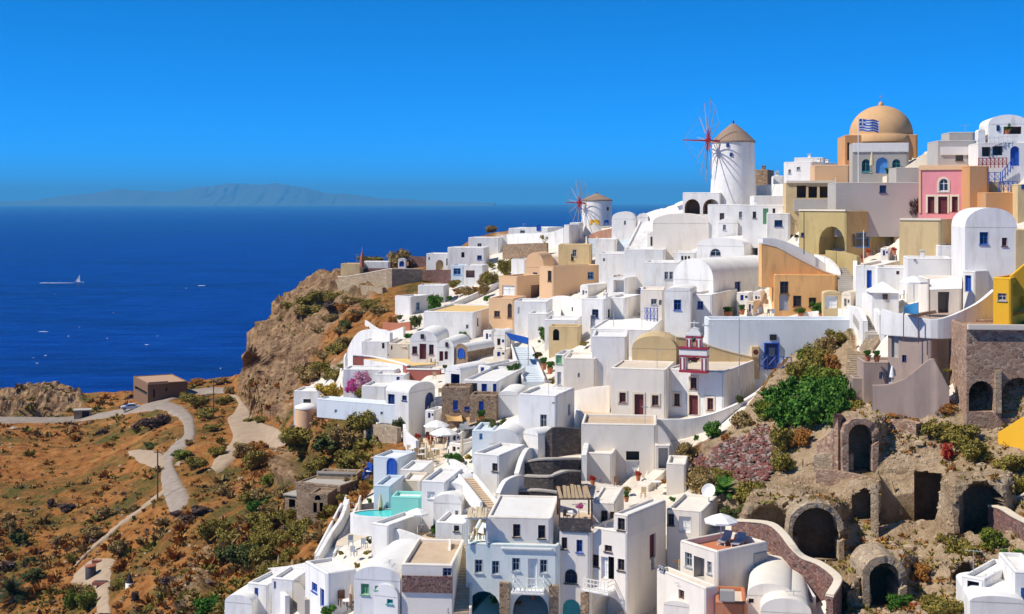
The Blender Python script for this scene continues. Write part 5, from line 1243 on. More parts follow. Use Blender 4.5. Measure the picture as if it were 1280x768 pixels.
# ---------------------------------------------------------------- furniture
def make_chair(mat):
    r = thing('chair', '', 'chair', (0, 0, 0))
    mb = MB(); mb.box(-.23, .23, -.23, .23, .42, .47); mb.build('seat', mat, r)
    mb = MB(); mb.box(-.23, .23, .18, .23, .471, .95); mb.build('backrest', mat, r)
    lg = MB(); lg.box(-.025, .025, -.025, .025, 0, .419); me = lg.mesh('leg', mat)
    for x in (-.19, .19):
        for y in (-.19, .19): o = link('leg', me, r); o.location = (x, y, 0)
    return r
def make_table(mat):
    r = thing('table', '', 'table', (0, 0, 0))
    mb = MB(); mb.lathe([(.02, .72), (.45, .72), (.45, .76), (.01, .76)], 14); mb.build('table_top', mat, r)
    mb = MB(); mb.tube((0, 0, 0), (0, 0, .719), .04); mb.build('pedestal', 'black_iron', r); return r
def make_lounger(mat):
    r = thing('sun_lounger', '', 'sun lounger', (0, 0, 0))
    mb = MB(); mb.box(-.33, .33, -.7, .6, .28, .36); mb.build('mattress', mat, r)
    mb = MB(); mb.add([(-.33,.6,.28),(.33,.6,.28),(.33,1.1,.8),(-.33,1.1,.8),(-.33,.6,.36),(.33,.6,.36),(.33,1.05,.86),(-.33,1.05,.86)], [(0,3,2,1),(4,5,6,7),(0,1,5,4),(1,2,6,5),(2,3,7,6),(3,0,4,7)]); mb.build('backrest', mat, r)
    lg = MB(); lg.box(-.03, .03, -.03, .03, 0, .279); me = lg.mesh('leg', 'white_paint')
    for x in (-.28, .28):
        for y in (-.6, .5): o = link('leg', me, r); o.location = (x, y, 0)
    return r
USED = set()
def put(proto, label, x, y, Y=None, rz=0, group=None, dz=0.02, sc=None):
    px, py = q(x, y); p = P(px, py, Y or D(px, py)); p.z += dz
    if id(proto) not in USED: USED.add(id(proto)); r = proto; r.location = p; r.rotation_euler = (0, 0, rz); r['label'] = label; r.scale = sc or (1, 1, 1)
    else: r = dup(proto, p, label, rz, sc)
    if group: r['group'] = group
    return r
cw, cb, cbl, cg = make_chair('straw'), make_chair('wood_brown'), make_chair('blue_paint'), make_chair('grey_paint')
twt, tbr = make_table('white_paint'), make_table('wood_brown')
lw, ld = make_lounger('canvas_white'), make_lounger('grey_paint')
rr = random.Random(11)
crop(340, 400)
for x, y in ((660,640),(690,655),(715,640),(745,655),(770,640),(700,680),(735,690),(765,680),(790,665),(680,612),(720,610),(770,600)):
    put(cw, 'straw coloured cafe chair on the pale terrace by the blue hut', x, y, rz=rr.uniform(0, 6), group='straw cafe chairs')
for x, y in ((675,650),(728,650),(782,652),(718,678)): put(twt, 'round white cafe table among the straw chairs', x, y, group='white cafe tables')
for x, y in ((750,580),(775,578),(800,585),(822,590),(700,605)): put(cb, 'dark brown chair under the cream cafe parasols', x, y, rz=rr.uniform(0, 6), group='brown cafe chairs')
for x, y in ((460,745),(480,750),(450,765)): put(cbl, 'bright blue chair beside the little blue hut', x, y, rz=rr.uniform(0, 6), group='blue chairs by the hut', sc=(1.4, 1.4, 1.4))
put(twt, 'white table between the blue chairs by the hut', 470, 758)
for x, y in ((485,180),(520,185),(660,205),(690,212),(770,220),(790,222)): put(cw, 'wooden chair on the yellow terrace before the red door', x, y, rz=rr.uniform(0, 6), group='terrace chairs by the red door')
put(tbr, 'round brown table on the yellow terrace before the red door', 675, 208)
crop(320, 568)
for i, (x, y) in enumerate(((700,345),(740,352),(800,350),(715,372))): put(lw, 'white sun lounger on the tan pool terrace', x, y, rz=-.6, group='pool sun loungers')
for x, y in ((570,300),(605,305)): put(cb, 'dark chair on the little terrace left of the turquoise pool', x, y, rz=1, group='dark chairs left of the pool')
put(tbr, 'dark brown table between the chairs left of the pool', 588, 304)
for x, y in ((455,440),(520,452),(470,490)): put(cg, 'grey chair on the stone paved sitting terrace', x, y, rz=rr.uniform(0, 6), group='grey terrace chairs')
put(cb, 'wooden chair left of the folded tan parasol', 415, 730, rz=.5, sc=(1.3, 1.3, 1.3)); put(cb, 'wooden chair right of the folded tan parasol', 470, 745, rz=2, sc=(1.3, 1.3, 1.3))
put(twt, 'white table with a jug near the folded tan parasol', 440, 745)
for x, y in ((740,520),(800,515),(860,520)): put(cb, 'brown chair on the roof terrace of the red banded house', x, y, rz=1, group='roof terrace chairs')
crop(780, 568)
put(ld, 'grey sun lounger left on the orange roof terrace', 480, 432, Y=on_roof(OT, 432), rz=-.5); put(ld, 'grey sun lounger right on the orange roof terrace', 545, 443, Y=on_roof(OT, 443), rz=-.5)
put(cw, 'wicker chair in the white inner courtyard', 280, 565, Y=104.5, rz=1); put(tbr, 'low table in the white inner courtyard', 265, 560, Y=105)
crop(800, 240)
for x, y in ((560,600),(575,590),(610,600),(640,600)): put(cg, 'pale chair in the courtyard of the ochre house', x, y, rz=rr.uniform(0, 6), group='courtyard chairs of the ochre house')
for x, y in ((60,265),(90,268),(120,268),(150,270),(210,262),(240,262)): put(cb, 'brown chair on the ridge cafe terrace', x, y, rz=rr.uniform(0, 6), group='ridge cafe chairs')
crop(600, 220)
for x, y in ((600,570),(625,575),(655,578),(720,588),(745,590)): put(cg, 'grey chair on the flat roof in the middle quarter', x, y, rz=rr.uniform(0, 6), group='roof chairs in the middle quarter')
crop(560, 568)
for x, y in ((115,412),(140,408),(165,412)): put(cw, 'tan seat under the white slatted pergola', x, y, Y=108.5, rz=rr.uniform(0, 6), group='seats under the slatted pergola')
put(twt, 'small white table on the narrow house terrace', 600, 320, Y=109); put(cb, 'brown chair under the reed pergola', 570, 322, Y=109.3, rz=1)
# ---------------------------------------------------------------- poles, hut, car, boat, tanks
def pole(label, x, y0, y1, Y=None, cross=True, mat='pole_wood', r0=.13, nm='utility_pole', cat='pole'):
    px, py = q(x, y0); Yd = Y or D(px, py); b = P(px, py, Yd); h = (y0-y1)/CR[2]/FP*Yd
    r = thing(nm, label, cat, b); mb = MB(); mb.tube((0, 0, -1), (0, 0, h), r0, r0*.75, 8); mb.build('shaft', mat, r)
    if cross:
        mb = MB(); mb.box(-.6, .6, -.06, .06, h-.5, h-.38); mb.build('crossarm', mat, r)
        im = MB(); im.lathe([(.05, 0), (.06, .1), (.02, .16)], 6); me = im.mesh('insulator', 'white_paint')
        for x_ in (-.5, .5): o = link('insulator', me, r); o.location = (x_, 0, h-.38)
crop(0, 0, 1)
pole('tall wooden utility pole beside the sandy hairpin road', 267, 525, 474)
pole('wooden utility pole at the end of the pale road', 197, 627, 562)
pole('distant thin pole on the headland before the sea', 305, 468, 442)
pole('slim grey mast rising beside the bell tower church', 924, 500, 398, 141, False, 'steel', .06, 'mast', 'mast')
pole('slim white mast in front of the olive house', 1079.5, 345, 288, 150, False, 'white_paint', .06, 'mast', 'mast')
pole('slim white mast on the grey house corner below the church', 1044.5, 265, 222, 178, False, 'white_paint', .06, 'mast', 'mast')
pole('dark lamp pole beside the olive house arch', 1005, 308, 266, 166, False, 'black_iron', .06, 'mast', 'mast')
pole('tall dark pole under the tan retaining wall', 480, 386, 348, 280, True)
pole('thin mast in the broad cream terrace', 767, 415, 385, 168, False, 'steel', .05, 'mast', 'mast')
pole('tv antenna mast on the church roof beside the bell tower', 885, 462, 402, 142, True, 'white_paint', .05, 'antenna_mast', 'antenna')
crop(160, 440, 4.8)
H('long low brown hut with a dark open end on the headland', 33, 118, 358, 190, 270, 62, [('L','N',42,203,114,262,3),('R','N',225,215,236,235,.4),('R','N',150,225,162,275,.4),('R','B',118,182,240,190,'tin_roof',.2,'eave')], mat='hut_brown', rmat='tin_roof', Y=303, par=.12, name='hut', cat='hut')
def car():
    p = P(163, 513.5, D(163, 513.5)); r = thing('parked_car', 'silver grey car parked on the coast road', 'car', p+Vector((0, 0, .16)), math.radians(20))
    prof = [(-2.05,.35),(-2.05,.75),(-1.9,.92),(-1.05,1.0),(-.45,1.42),(.85,1.45),(1.55,1.0),(2.0,.92),(2.08,.6),(2.05,.35)]
    mb = MB(); n = len(prof); W2 = .84
    def wy(z): return W2*(1 if z < 1.01 else .82)
    mb.add([(x, -wy(z), z) for x, z in prof]+[(x, wy(z), z) for x, z in prof], [tuple(range(n)), tuple(range(n, 2*n))]+[(i, (i+1) % n, n+(i+1) % n, n+i) for i in range(n)]); mb.build('body', 'car_paint', r)
    for y in (-.86, .86):
        mb = MB(); s = 1 if y > 0 else -1; mb.add([(-.95, y*.985, 1.03), (1.3, y*.985, 1.03), (.8, y*.84, 1.38), (-.42, y*.84, 1.38)], [(0, 1, 2, 3)]); mb.build('side_window', 'glass', r)
    mb = MB(); mb.add([(-1.06, -.7, 1.03), (-1.06, .7, 1.03), (-.5, .62, 1.41), (-.5, -.62, 1.41)], [(0, 1, 2, 3)]); mb.build('windscreen', 'glass', r)
    for x in (-1.3, 1.3):
        for y in (-.8, .8):
            mb = MB(); mb.tube((x, y-.1, .32), (x, y+.1, .32), .32, .32, 14); w_ = mb.build('wheel', 'rubber', r)
            mb = MB(); mb.tube((x, y-.108, .32), (x, y+.108, .32), .17, .17, 10); mb.build('rim', 'steel', w_)
    for y in (-.6, .6): mb = MB(); mb.box(-2.09, -2.0, y-.15, y+.15, .66, .8); mb.build('headlight', 'white_paint', r)
car()
def sailboat():
    Y = CAMZ*FP/(354-HZ); p = P(99, 354, Y); p.z = 0
    r = thing('sailboat', 'small white sailing boat motoring on the open sea', 'boat', p, math.radians(6))
    mb = MB(); n = 10; vs = []
    for i in range(n+1):
        u = i/n; x = -6+12*u; w = 1.7*math.sin(math.pi*min(1, .25+u*.75))**.7 if u < 1 else .02
        vs += [(x, -w, 1.2+.4*u), (x, -w*.6, -.4), (x, w*.6, -.4), (x, w, 1.2+.4*u)]
    mb.add(vs, [(4*i+k, 4*i+(k+1) % 4, 4*i+4+(k+1) % 4, 4*i+4+k) for i in range(n) for k in range(4)]+[(0, 1, 2, 3)]); mb.build('hull', 'hull_white', r)
    mb = MB(); mb.box(-2.5, 2, -.9, .9, 1.3, 2.1); mb.build('cabin', 'hull_white', r)
    mb = MB(); mb.tube((.8, 0, 1), (.8, 0, 11), .12, .07); mb.build('mast', 'white_paint', r)
    mb = MB(); mb.tube((.8, 0, 2.6), (-4, 0, 2.4), .22, .2); mb.build('boom', 'canvas_white', r)
    mb = MB(); mb.add([(.7, 0, 2.8), (-4, .25, 2.8), (.7, 0, 10.6), (.7, .05, 2.8), (-4, .3, 2.8), (.7, .05, 10.6)], [(0, 1, 2), (3, 5, 4)]); mb.build('mainsail', 'canvas_white', r)
    mb = MB(); vs = []; 
    for i in range(14):
        x = 6-i*4.2; w = 1+i*.32; vs += [(x, -w*random.uniform(.6, 1), .14), (x, w*random.uniform(.6, 1), .14)]
    mb.add([(v[0]+p.x, v[1]+p.y, v[2]) for v in vs], [(2*i, 2*i+1, 2*i+3, 2*i+2) for i in range(13)]); tag(mb.build('boat_wake', 'foam'), kind='stuff')
def shed_small():
    crop(0, 440, 4.8); p = G(495, 402); r = thing('stone_hut', 'little flat roofed stone hut by the coast road rock', 'hut', p, .25)
    mb = MB(); mb.box(-1.9, -1.6, 0, 2.4, -1, 1.8); mb.box(1.5, 1.8, 0, 2.4, -1, 1.8); mb.box(-1.6, 1.5, 2.1, 2.4, -1, 1.8); mb.box(-1.6, -.1, 0, .25, -1, 1.8); mb.build('wall', 'tan_stone', r)
    mb = MB(); mb.box(-2.1, 2, -.2, 2.6, 1.8, 2.05); mb.build('roof', 'concrete', r)
    mb = MB(); mb.box(-.1, 1.5, .6, .7, -.5, 1.8); mb.build('door', 'shade_void', r)  # dark panel paints the shade in the open front, no door leaf
    crop(0, 600, 4.57)
    p = G(518, 558); r = thing('water_tank', 'dark cylindrical water tank with a red lid on the sandy pad', 'tank', p)
    mb = MB(); mb.lathe([(.72, -.3), (.72, 1.5), (.68, 1.55)], 18); mb.build('barrel', 'tank_dark', r, True)
    mb = MB(); mb.lathe([(.76, 1.54), (.76, 1.7), (.3, 1.82), (.01, 1.84)], 18); mb.build('lid', 'red_clay', r)
    p = G(552, 480); r = thing('rusty_crate', 'low rusty red box behind the dark water tank', 'box', p); mb = MB(); mb.box(-.6, .6, -.3, .3, -.2, .5); mb.build('box', 'red_clay', r); mb = MB(); mb.box(-.64, .64, -.34, .34, .501, .56); mb.build('lid', 'red_clay', r)
    p = G(740, 610); r = thing('cistern_well', 'small white cistern with a dark cover on the orange slope', 'cistern', p); mb = MB(); mb.lathe([(.55, -.3), (.5, .5), (.3, .55)], 12); mb.build('basin', 'bright_cap', r, True); mb = MB(); mb.lathe([(.5, .551), (.35, 1.0), (.1, 1.7), (.01, 1.72)], 10); mb.build('cover', 'black_iron', r)
    p = G(600, 590); r = thing('concrete_trough', 'shallow red brown trough beside the dark water tank', 'trough', p); mb = MB(); mb.box(-1.6, 1.6, -.5, .5, -.2, .25); mb.build('basin', 'red_clay', r); mb = MB(); mb.box(-1.4, 1.4, -.35, .35, .2, .27); mb.build('bottom', 'shade_void', r)
sailboat(); shed_small()
def misc():
    crop(340, 400); px, py = q(165, 520); Yd = D(px, py); c = P(px, py, Yd); k = Yd/FP/CR[2]; R = 54*k
    r = thing('round_turret', 'round ochre turret with a white cap at the garden corner', 'turret', c); h = 100*k
    mb = MB(); mb.lathe([(R*1.05, -2), (R, 0), (R*.98, h)], 28); mb.build('wall', 'peach', r, True)
    mb = MB(); mb.lathe([(R*1.02, h-.1), (R*1.02, h+.2), (R*.5, h+.55), (.01, h+.65)], 28); mb.build('cap', 'bright_cap', r, True)
    crop(400, 260); p = P(*q(202, 262), 288); r = thing('red_marker', 'slim red stone marker at the far terrace tip', 'marker', p)
    mb = MB(); mb.lathe([(.5, -1), (.45, .8), (.3, 1.6), (.1, 2.4)], 8); mb.build('shaft', 'red_clay', r); mb = MB(); mb.tube((0, 0, 2.4), (0, 0, 3.4), .05); mb.build('rod', 'steel', r)
    crop(320, 568); px, py = q(705, 298); Yd = D(px, py); c = P(px, py, Yd)
    r = thing('swimming_pool', 'rounded turquoise swimming pool below the mint wall', 'pool', c); n = 28
    ol = [(4.6*math.cos(2*math.pi*i/n), 1.7*math.sin(2*math.pi*i/n)) for i in range(n)]
    mb = MB(); mb.extrude(ol, -.6, .25); mb.build('water', 'pool_water', r)
    mb = MB(); o2 = [(x*1.08, y*1.15) for x, y in ol]; mb.add([(x*1.002, y*1.002, .32) for x, y in ol]+[(x, y, .32) for x, y in o2]+[(x, y, -1.5) for x, y in o2], [(i, (i+1) % n, n+(i+1) % n, n+i) for i in range(n)]+[(n+i, n+(i+1) % n, 2*n+(i+1) % n, 2*n+i) for i in range(n)]); mb.build('rim', 'white', r)
    FOOT.append(('poly', [(c.x+x*1.1, c.y+y*1.15) for x, y in ol], c.z))
    # satellite dishes
    for lab, cr, x, y, Yd in (('white satellite dish beside the palm', (780, 568), 408, 205, 114), ('white satellite dish on the flat white roof in the centre', (560, 400), 480, 425, 151)):
        crop(*cr); p = P(*q(x, y), Yd); r = thing('satellite_dish', lab, 'satellite dish', p)
        mb = MB(); mb.lathe([(.02, 0), (.35, .06), (.62, .2)], 18); o = mb.build('dish', 'white_paint', r); o.rotation_euler = (math.radians(60), 0, -.5); o.location = (0, 0, .5)
        mb = MB(); mb.tube((0, .1, -2), (0, .1, .5), .05); mb.build('stand', 'steel', r); mb = MB(); mb.tube((0, 0, .5), (.2, -.55, .75), .02); mb.build('feed_arm', 'steel', r)
    # ladder in the cave, arch hood, boulders at the mouth
    crop(1020, 400); p = P(*q(212, 725), 121.5); r = thing('ladder', 'thin grey ladder standing inside the ruined cave', 'ladder', p, .2)
    for x in (0, .45): mb = MB(); mb.tube((x, 0, -.5), (x, .8, 5.6), .05, .05, 5); mb.build('rail', 'pole_grey', r)
    for i in range(9): mb = MB(); z = .3+i*.6; mb.tube((0, z*.135, z), (.45, z*.135, z), .03, .03, 4); mb.build('rung', 'pole_grey', r)
    crop(1020, 568); p = P(*q(408, 270), 113); r = thing('timber_prop', 'pale broken timber leaning in the wide shallow cave', 'timber', p, 0); mb = MB(); mb.tube((0, 0, -.3), (-.75, .3, 2.4), .13, .10, 6); mb.build('beam', 'straw', r)
    mb = MB(); mb.tube((-.75, .3, 2.4), (-.85, .34, 2.7), .07, .03, 6); mb.build('splinter', 'straw', r)
    crop(0, 0, 1)
    for lab, (x0, y0, x1, y1), t, m, dp in (('masonry arch ring round the large blue shadowed cave', (990, 634, 1048, 700), .38, 'tan_stone', 1.2), ('brick arched vault hood over the lowest cave', (1086, 703, 1124, 757), .5, 'tan_stone', 3.5), ('rough stone ring round the laddered cave', (1060, 530, 1090, 589), .5, 'rubble_stone', .8)):
        c = (x0+x1)/2; Yd = D(c, y1)+.1; o = P(c, y1, Yd); k = Yd/FP; R = (x1-x0)/2*k; hh = (y1-y0)*k
        r = thing('cave_arch', lab, 'arch', o); pts = [(-R, 0)]+arc(-R, R, 0, hh, 12)+[(R, 0)]; n = len(pts)
        rng = random.Random(int(c))
        out = [(x*(1+t/R)+rng.uniform(-.07, .07), z*(1+t/hh)+rng.uniform(-.05, .08)) for x, z in pts]
        for i in range(1, n-2):
            mb = MB(); y0_ = -.15-rng.uniform(0, .12)
            A, B, C_, D_ = pts[i], pts[i+1], out[i+1], out[i]
            mb.add([(A[0], y0_, A[1]), (B[0], y0_, B[1]), (C_[0], y0_, C_[1]), (D_[0], y0_, D_[1]), (A[0], dp, A[1]), (B[0], dp, B[1]), (C_[0], dp, C_[1]), (D_[0], dp, D_[1])], [(0,1,2,3),(4,7,6,5),(0,4,5,1),(1,5,6,2),(2,6,7,3),(3,7,4,0)]); mb.build('arch_stone', m, r)
        for i in (0, n-2):
            A, B, C_, D_ = pts[i], pts[i+1], out[i+1], out[i]
            mb = MB(); mb.add([(A[0], -.2, A[1]-.8), (B[0], -.2, B[1]), (C_[0], -.2, C_[1]), (D_[0], -.2, D_[1]-.8), (A[0], dp, A[1]-.8), (B[0], dp, B[1]), (C_[0], dp, C_[1]), (D_[0], dp, D_[1]-.8)], [(0,1,2,3),(4,7,6,5),(0,4,5,1),(1,5,6,2),(2,6,7,3),(3,7,4,0)]); mb.build('pier', m, r)
misc()
# ---------------------------------------------------------------- plants
def leaf_cloud(mb, rng, n, blobs, ls):
    tot = sum(b[3]**2 for b in blobs)
    for bx_, by_, bz_, br in blobs:
        for _ in range(int(n*br*br/tot)):
            d = Vector((rng.gauss(0, 1), rng.gauss(0, 1), rng.gauss(0, 1))).normalized(); d.z = abs(d.z)*1 if rng.random() < .75 else d.z
            p = Vector((bx_, by_, bz_))+d*br*rng.uniform(.72, 1.06); 
            if p.z < 0: continue
            a = Vector((rng.gauss(0, 1), rng.gauss(0, 1), rng.gauss(0, .7))).normalized(); b = a.cross((d+Vector((rng.gauss(0, .5), rng.gauss(0, .5), rng.gauss(0, .5)))).normalized())
            if b.length < .01: continue
            b.normalize(); s = ls*rng.uniform(.6, 1.4)
            mb.add([p-a*s, p+b*s*.55, p+a*s, p-b*s*.55], [(0, 1, 2, 3)])
BUSH = {}
def bush_mesh(mat, var):
    k = (mat, var)
    if k in BUSH: return BUSH[k]
    rng = random.Random(hash(mat) % 97 if False else sum(map(ord, mat))+var*7); mb = MB()
    bl = [(0, 0, .28, .34)]+[(rng.uniform(-.38, .38), rng.uniform(-.38, .38), rng.uniform(.1, .55), rng.uniform(.09, .24)) for _ in range(13)]
    leaf_cloud(mb, rng, 1500, bl, .042)
    core = [(x, y, z, r*.7) for x, y, z, r in bl]
    for x, y, z, r in core: mb.lathe([(.01, -r*.9), (r*.8, -r*.4), (r, 0), (r*.75, r*.6), (.01, r*.95)], 7, (x, y, z))
    for i in range(26):                               # twigs reaching out past the leaves
        t = rng.uniform(0, 6.28); e = Vector((math.cos(t)*.42, math.sin(t)*.42, rng.uniform(.3, .75))); mb.tube((0, 0, .05), e, .008, .003, 3)
    BUSH[k] = mb.mesh('bush', mat); return BUSH[k]
def bush(label, x, yb, w, h, mat, group=None, name='shrub', cat='shrub', Y=None, dz=0, dY=0):
    px, py = q(x, yb); Yd = (Y or D(px, py))+dY; k = Yd/FP/CR[2]; p = P(px, py, Yd)
    o = link(name, bush_mesh(mat, random.randint(0, 2))); o.location = (p.x, p.y, p.z-.15+dz); s = w*k*1.12
    o.scale = (s, s*.9, h*k/.68); o.rotation_euler = (0, 0, random.uniform(0, 6.28)); return tag(o, label, cat, group)
crop(340, 400)
bush('grey green shrub growing over the pale blue garden wall', 410, 530, 135, 100, 'leaf_olive', Y=163)
bush('large dark olive shrub left below the garden wall', 150, 640, 200, 125, 'leaf_olive', dz=.2)
bush('large dark olive shrub in the middle of the slope row below the garden wall', 290, 640, 200, 110, 'leaf_dark')
bush('brownish shrub at the right end of the slope row below the garden wall', 370, 620, 150, 110, 'leaf_dry')
bush('rounded yellow green shrub left of the blue hut', 392, 708, 175, 95, 'leaf_olive')
bush('low yellow green shrub at the bottom of the olive shrub group', 225, 735, 130, 90, 'leaf_olive')
bush('brown green shrub on the cliff shoulder left of the white wall', 180, 300, 170, 85, 'leaf_dry')
bush('green brown shrub near the white curved terrace wall', 290, 290, 110, 70, 'leaf_olive')
bush('yellow flowering shrub on the white garden terrace', 275, 395, 110, 85, 'leaf_gold', dY=-9, dz=.3)
bush('magenta bougainvillea on the garden terrace', 385, 355, 70, 75, 'flower_pink', dY=-9, dz=.3, name='bougainvillea', cat='bougainvillea')
bush('pale pink oleander right of the magenta bougainvillea', 440, 330, 85, 75, 'flower_pale', dY=-9, dz=.3, name='oleander', cat='oleander')
bush('green shrub under the pale pink oleander', 425, 380, 60, 55, 'leaf_olive', dY=-9, dz=.3)
bush('yellow flowers in a hanging trough on the arched end house', 650, 425, 70, 38, 'leaf_gold', name='flower_trough', cat='flowers', Y=164, dz=.2)
bush('green creeper at the corner of the pale blue garden wall', 610, 560, 60, 95, 'leaf_dark')
bush('bright green plant bed at the cafe right', 885, 690, 80, 60, 'leaf_green')
bush('green shrub before the cream wing by the red door', 580, 185, 40, 30, 'leaf_green')
crop(560, 400)
bush('round dark green tree beside the grey blue house', 243, 560, 78, 85, 'leaf_dark')
bush('bright green plant left of the curved white wall', 35, 690, 80, 55, 'leaf_green')
bush('leafy pot plants on the grey blue parapet', 175, 525, 80, 60, 'leaf_dark')
bush('green shrub with flowers under the tan garden house', 470, 110, 70, 60, 'leaf_green')
bush('small shrub on the roof edge of the yellow shaded house', 70, 75, 45, 30, 'leaf_olive')
crop(600, 220)
bush('lone dark green tree on the white roofs below the stairs', 748, 445, 80, 65, 'leaf_dark')
bush('grey green shrubs beside the dark stone wall', 120, 465, 80, 75, 'leaf_olive')
bush('olive shrub on the lane bank left of the peach houses', 60, 530, 80, 80, 'leaf_olive')
bush('olive shrub at the lower lane bank', 20, 570, 70, 60, 'leaf_dry')
bush('pink flowering shrub before the pointed window house', 250, 715, 45, 35, 'flower_pink')
bush('shrub with mixed flowers on the tan garden house wall', 320, 768, 70, 50, 'leaf_green')
bush('cypress like dark shrub left of the small windmill', 378, 315, 24, 55, 'leaf_dark')
bush('grey shrub by the white house left of the small windmill', 330, 325, 60, 45, 'leaf_olive')
crop(400, 260)
bush('brown haystack shaped bush on the far terrace', 378, 282, 105, 85, 'leaf_dry')
bush('brown mound bush on the far ridge', 825, 118, 70, 40, 'leaf_dry')
bush('dark green hedge behind the far white house', 260, 262, 130, 35, 'leaf_olive')
bush('magenta bougainvillea on the far slope below the red stone wall', 550, 420, 80, 50, 'flower_pink', name='bougainvillea', cat='bougainvillea')
bush('green bushes below the far magenta bougainvillea', 550, 490, 80, 80, 'leaf_green')
bush('dry brown bush on the bank under the lane', 700, 420, 90, 50, 'leaf_dry')
bush('olive bush on the bank under the lane', 640, 380, 70, 40, 'leaf_olive')
bush('dry bush at the right of the lane bank', 800, 370, 80, 55, 'leaf_dry')
bush('reddish shrub in the orange planter', 350, 560, 60, 45, 'leaf_rust')
bush('dark green shrub right of the orange planter', 455, 575, 60, 65, 'leaf_dark')
bush('dark round bush on the cliff slope', 115, 590, 75, 60, 'leaf_dark')
bush('palm like plant on the yellow shaded roof terrace', 715, 510, 50, 40, 'leaf_dark')
bush('small tree before the white roof house', 690, 620, 40, 32, 'leaf_green')
bush('tall olive bush left of the peach tower', 885, 320, 70, 75, 'leaf_olive')
bush('yellow green bush on the upper cliff edge', 60, 455, 120, 55, 'leaf_olive')
bush('reddish dry bush on the upper cliff edge', 120, 500, 110, 45, 'leaf_rust')
bush('olive bush under the tan retaining wall', 230, 480, 100, 45, 'leaf_olive')
bush('dry bush at the foot of the tall dark pole', 290, 520, 90, 50, 'leaf_dry')
crop(780, 400)
bg_ = [('big vivid green fig thicket, lower left lobe', 760, 520, 150, 130), ('big vivid green fig thicket, upper left lobe', 740, 440, 180, 150), ('big vivid green fig thicket, middle lobe', 880, 510, 210, 190), ('big vivid green fig thicket, upper middle lobe', 880, 400, 200, 140), ('big vivid green fig thicket, right lobe', 1000, 510, 170, 210), ('big vivid green fig thicket, upper right lobe', 985, 390, 150, 130)]
for l_, x, y, w, h in bg_: bush(l_+' on the bank right of the church', x, y, w, h, 'leaf_green', 'fig thicket on the bank')
bush('tall yellow green bush rising above the fig thicket', 935, 270, 140, 160, 'leaf_olive')
bush('rusty brown bush behind the top of the fig thicket', 1005, 260, 90, 110, 'leaf_rust')
bush('dry green bush under the church parapet', 570, 520, 110, 100, 'leaf_dry')
bush('bright green bush at the left top of the rubble slope', 425, 560, 90, 80, 'leaf_green')
bush('orange dry plant at the top of the rubble slope', 490, 585, 50, 45, 'leaf_rust')
bush('pale dry bush left of the rubble slope', 310, 670, 110, 90, 'leaf_dry')
bush('grey green bush at the upper right of the rubble slope', 775, 620, 120, 120, 'leaf_olive')
bush('ochre dry bush right of the grey green bush by the rubble', 850, 600, 90, 90, 'leaf_rust')
bush('grey green bush at the lower right of the rubble slope', 755, 730, 120, 110, 'leaf_olive')
bush('dry bush at the foot of the rubble slope left part', 370, 768, 130, 80, 'leaf_dry')
bush('dry bush at the foot of the rubble slope right part', 480, 768, 120, 60, 'leaf_olive')
bush('small agave shrub at the church side wall', 555, 395, 40, 40, 'leaf_dark')
crop(780, 568)
bush('dry bush behind the palm', 390, 190, 170, 110, 'leaf_dry')
bush('dry olive bush right of the palm', 590, 230, 150, 110, 'leaf_olive')
bush('dark shrub below the palm', 530, 305, 110, 60, 'leaf_dark')
crop(1020, 400)
for l_, x, y, w, h, m in [('olive bush on the rock above the wide cave, left', 560, 560, 140, 80, 'leaf_olive'), ('olive bush on the rock above the wide cave, right', 680, 590, 170, 100, 'leaf_olive'), ('grey green bush beside the red flowering plant', 760, 680, 170, 130, 'leaf_olive'), ('red flowering plant on the rock', 625, 665, 55, 90, 'flower_red'), ('orange dry weeds under the sweeping wall', 400, 470, 140, 40, 'leaf_rust'), ('orange dry weeds right of the sweeping wall', 630, 445, 110, 60, 'leaf_rust'), ('green weeds at the end of the sweeping wall', 580, 450, 60, 55, 'leaf_olive'), ('rusty weeds above the ruined cave', 215, 490, 110, 50, 'leaf_rust'), ('olive bush at the right picture edge under the yellow parapet', 940, 740, 170, 110, 'leaf_olive'), ('green bush between the fig thicket and the landing', 190, 450, 110, 70, 'leaf_olive')]: bush(l_, x, y, w, h, m)
crop(1020, 568)
for l_, x, y, w, h, m in [('tall green bush at the right edge over the caves', 960, 200, 110, 110, 'leaf_olive'), ('round olive bush right of the lowest vault', 725, 540, 160, 150, 'leaf_olive'), ('green bush below the red stone wall at the right edge', 850, 460, 120, 120, 'leaf_green2'), ('bright green bush in front of the lowest vault', 400, 745, 120, 85, 'leaf_green'), ('large olive bush at the bottom edge', 620, 790, 220, 120, 'leaf_olive'), ('rusty plants above the large olive bush', 500, 600, 90, 90, 'leaf_rust'), ('red flowers left of the large olive bush', 475, 750, 50, 50, 'flower_red'), ('green plants in the white planter at the right edge', 960, 520, 100, 70, 'leaf_green'), ('olive weeds at the pier of the two big caves', 620, 420, 80, 45, 'leaf_olive'), ('green weeds along the snaking red wall', 160, 610, 150, 50, 'leaf_green'), ('olive creeper hanging over the right cave', 780, 175, 110, 40, 'leaf_olive'), ('orange lichen bush on the pier top', 645, 160, 60, 120, 'leaf_rust')]: bush(l_, x, y, w, h, m)
crop(1020, 100)
bush('dark shrub beside the pink house door', 478, 655, 70, 95, 'leaf_plum'); bush('green potted vine by the pink house window', 553, 640, 42, 70, 'leaf_green'); bush('green shrub on the grey roof left of the pink house', 560, 412, 42, 45, 'leaf_olive')
bush('green plant before the church portico windows', 355, 450, 40, 35, 'leaf_green', Y=180.5); bush('shrub near the tall blue arched door', 925, 415, 40, 50, 'leaf_green')
crop(800, 240)
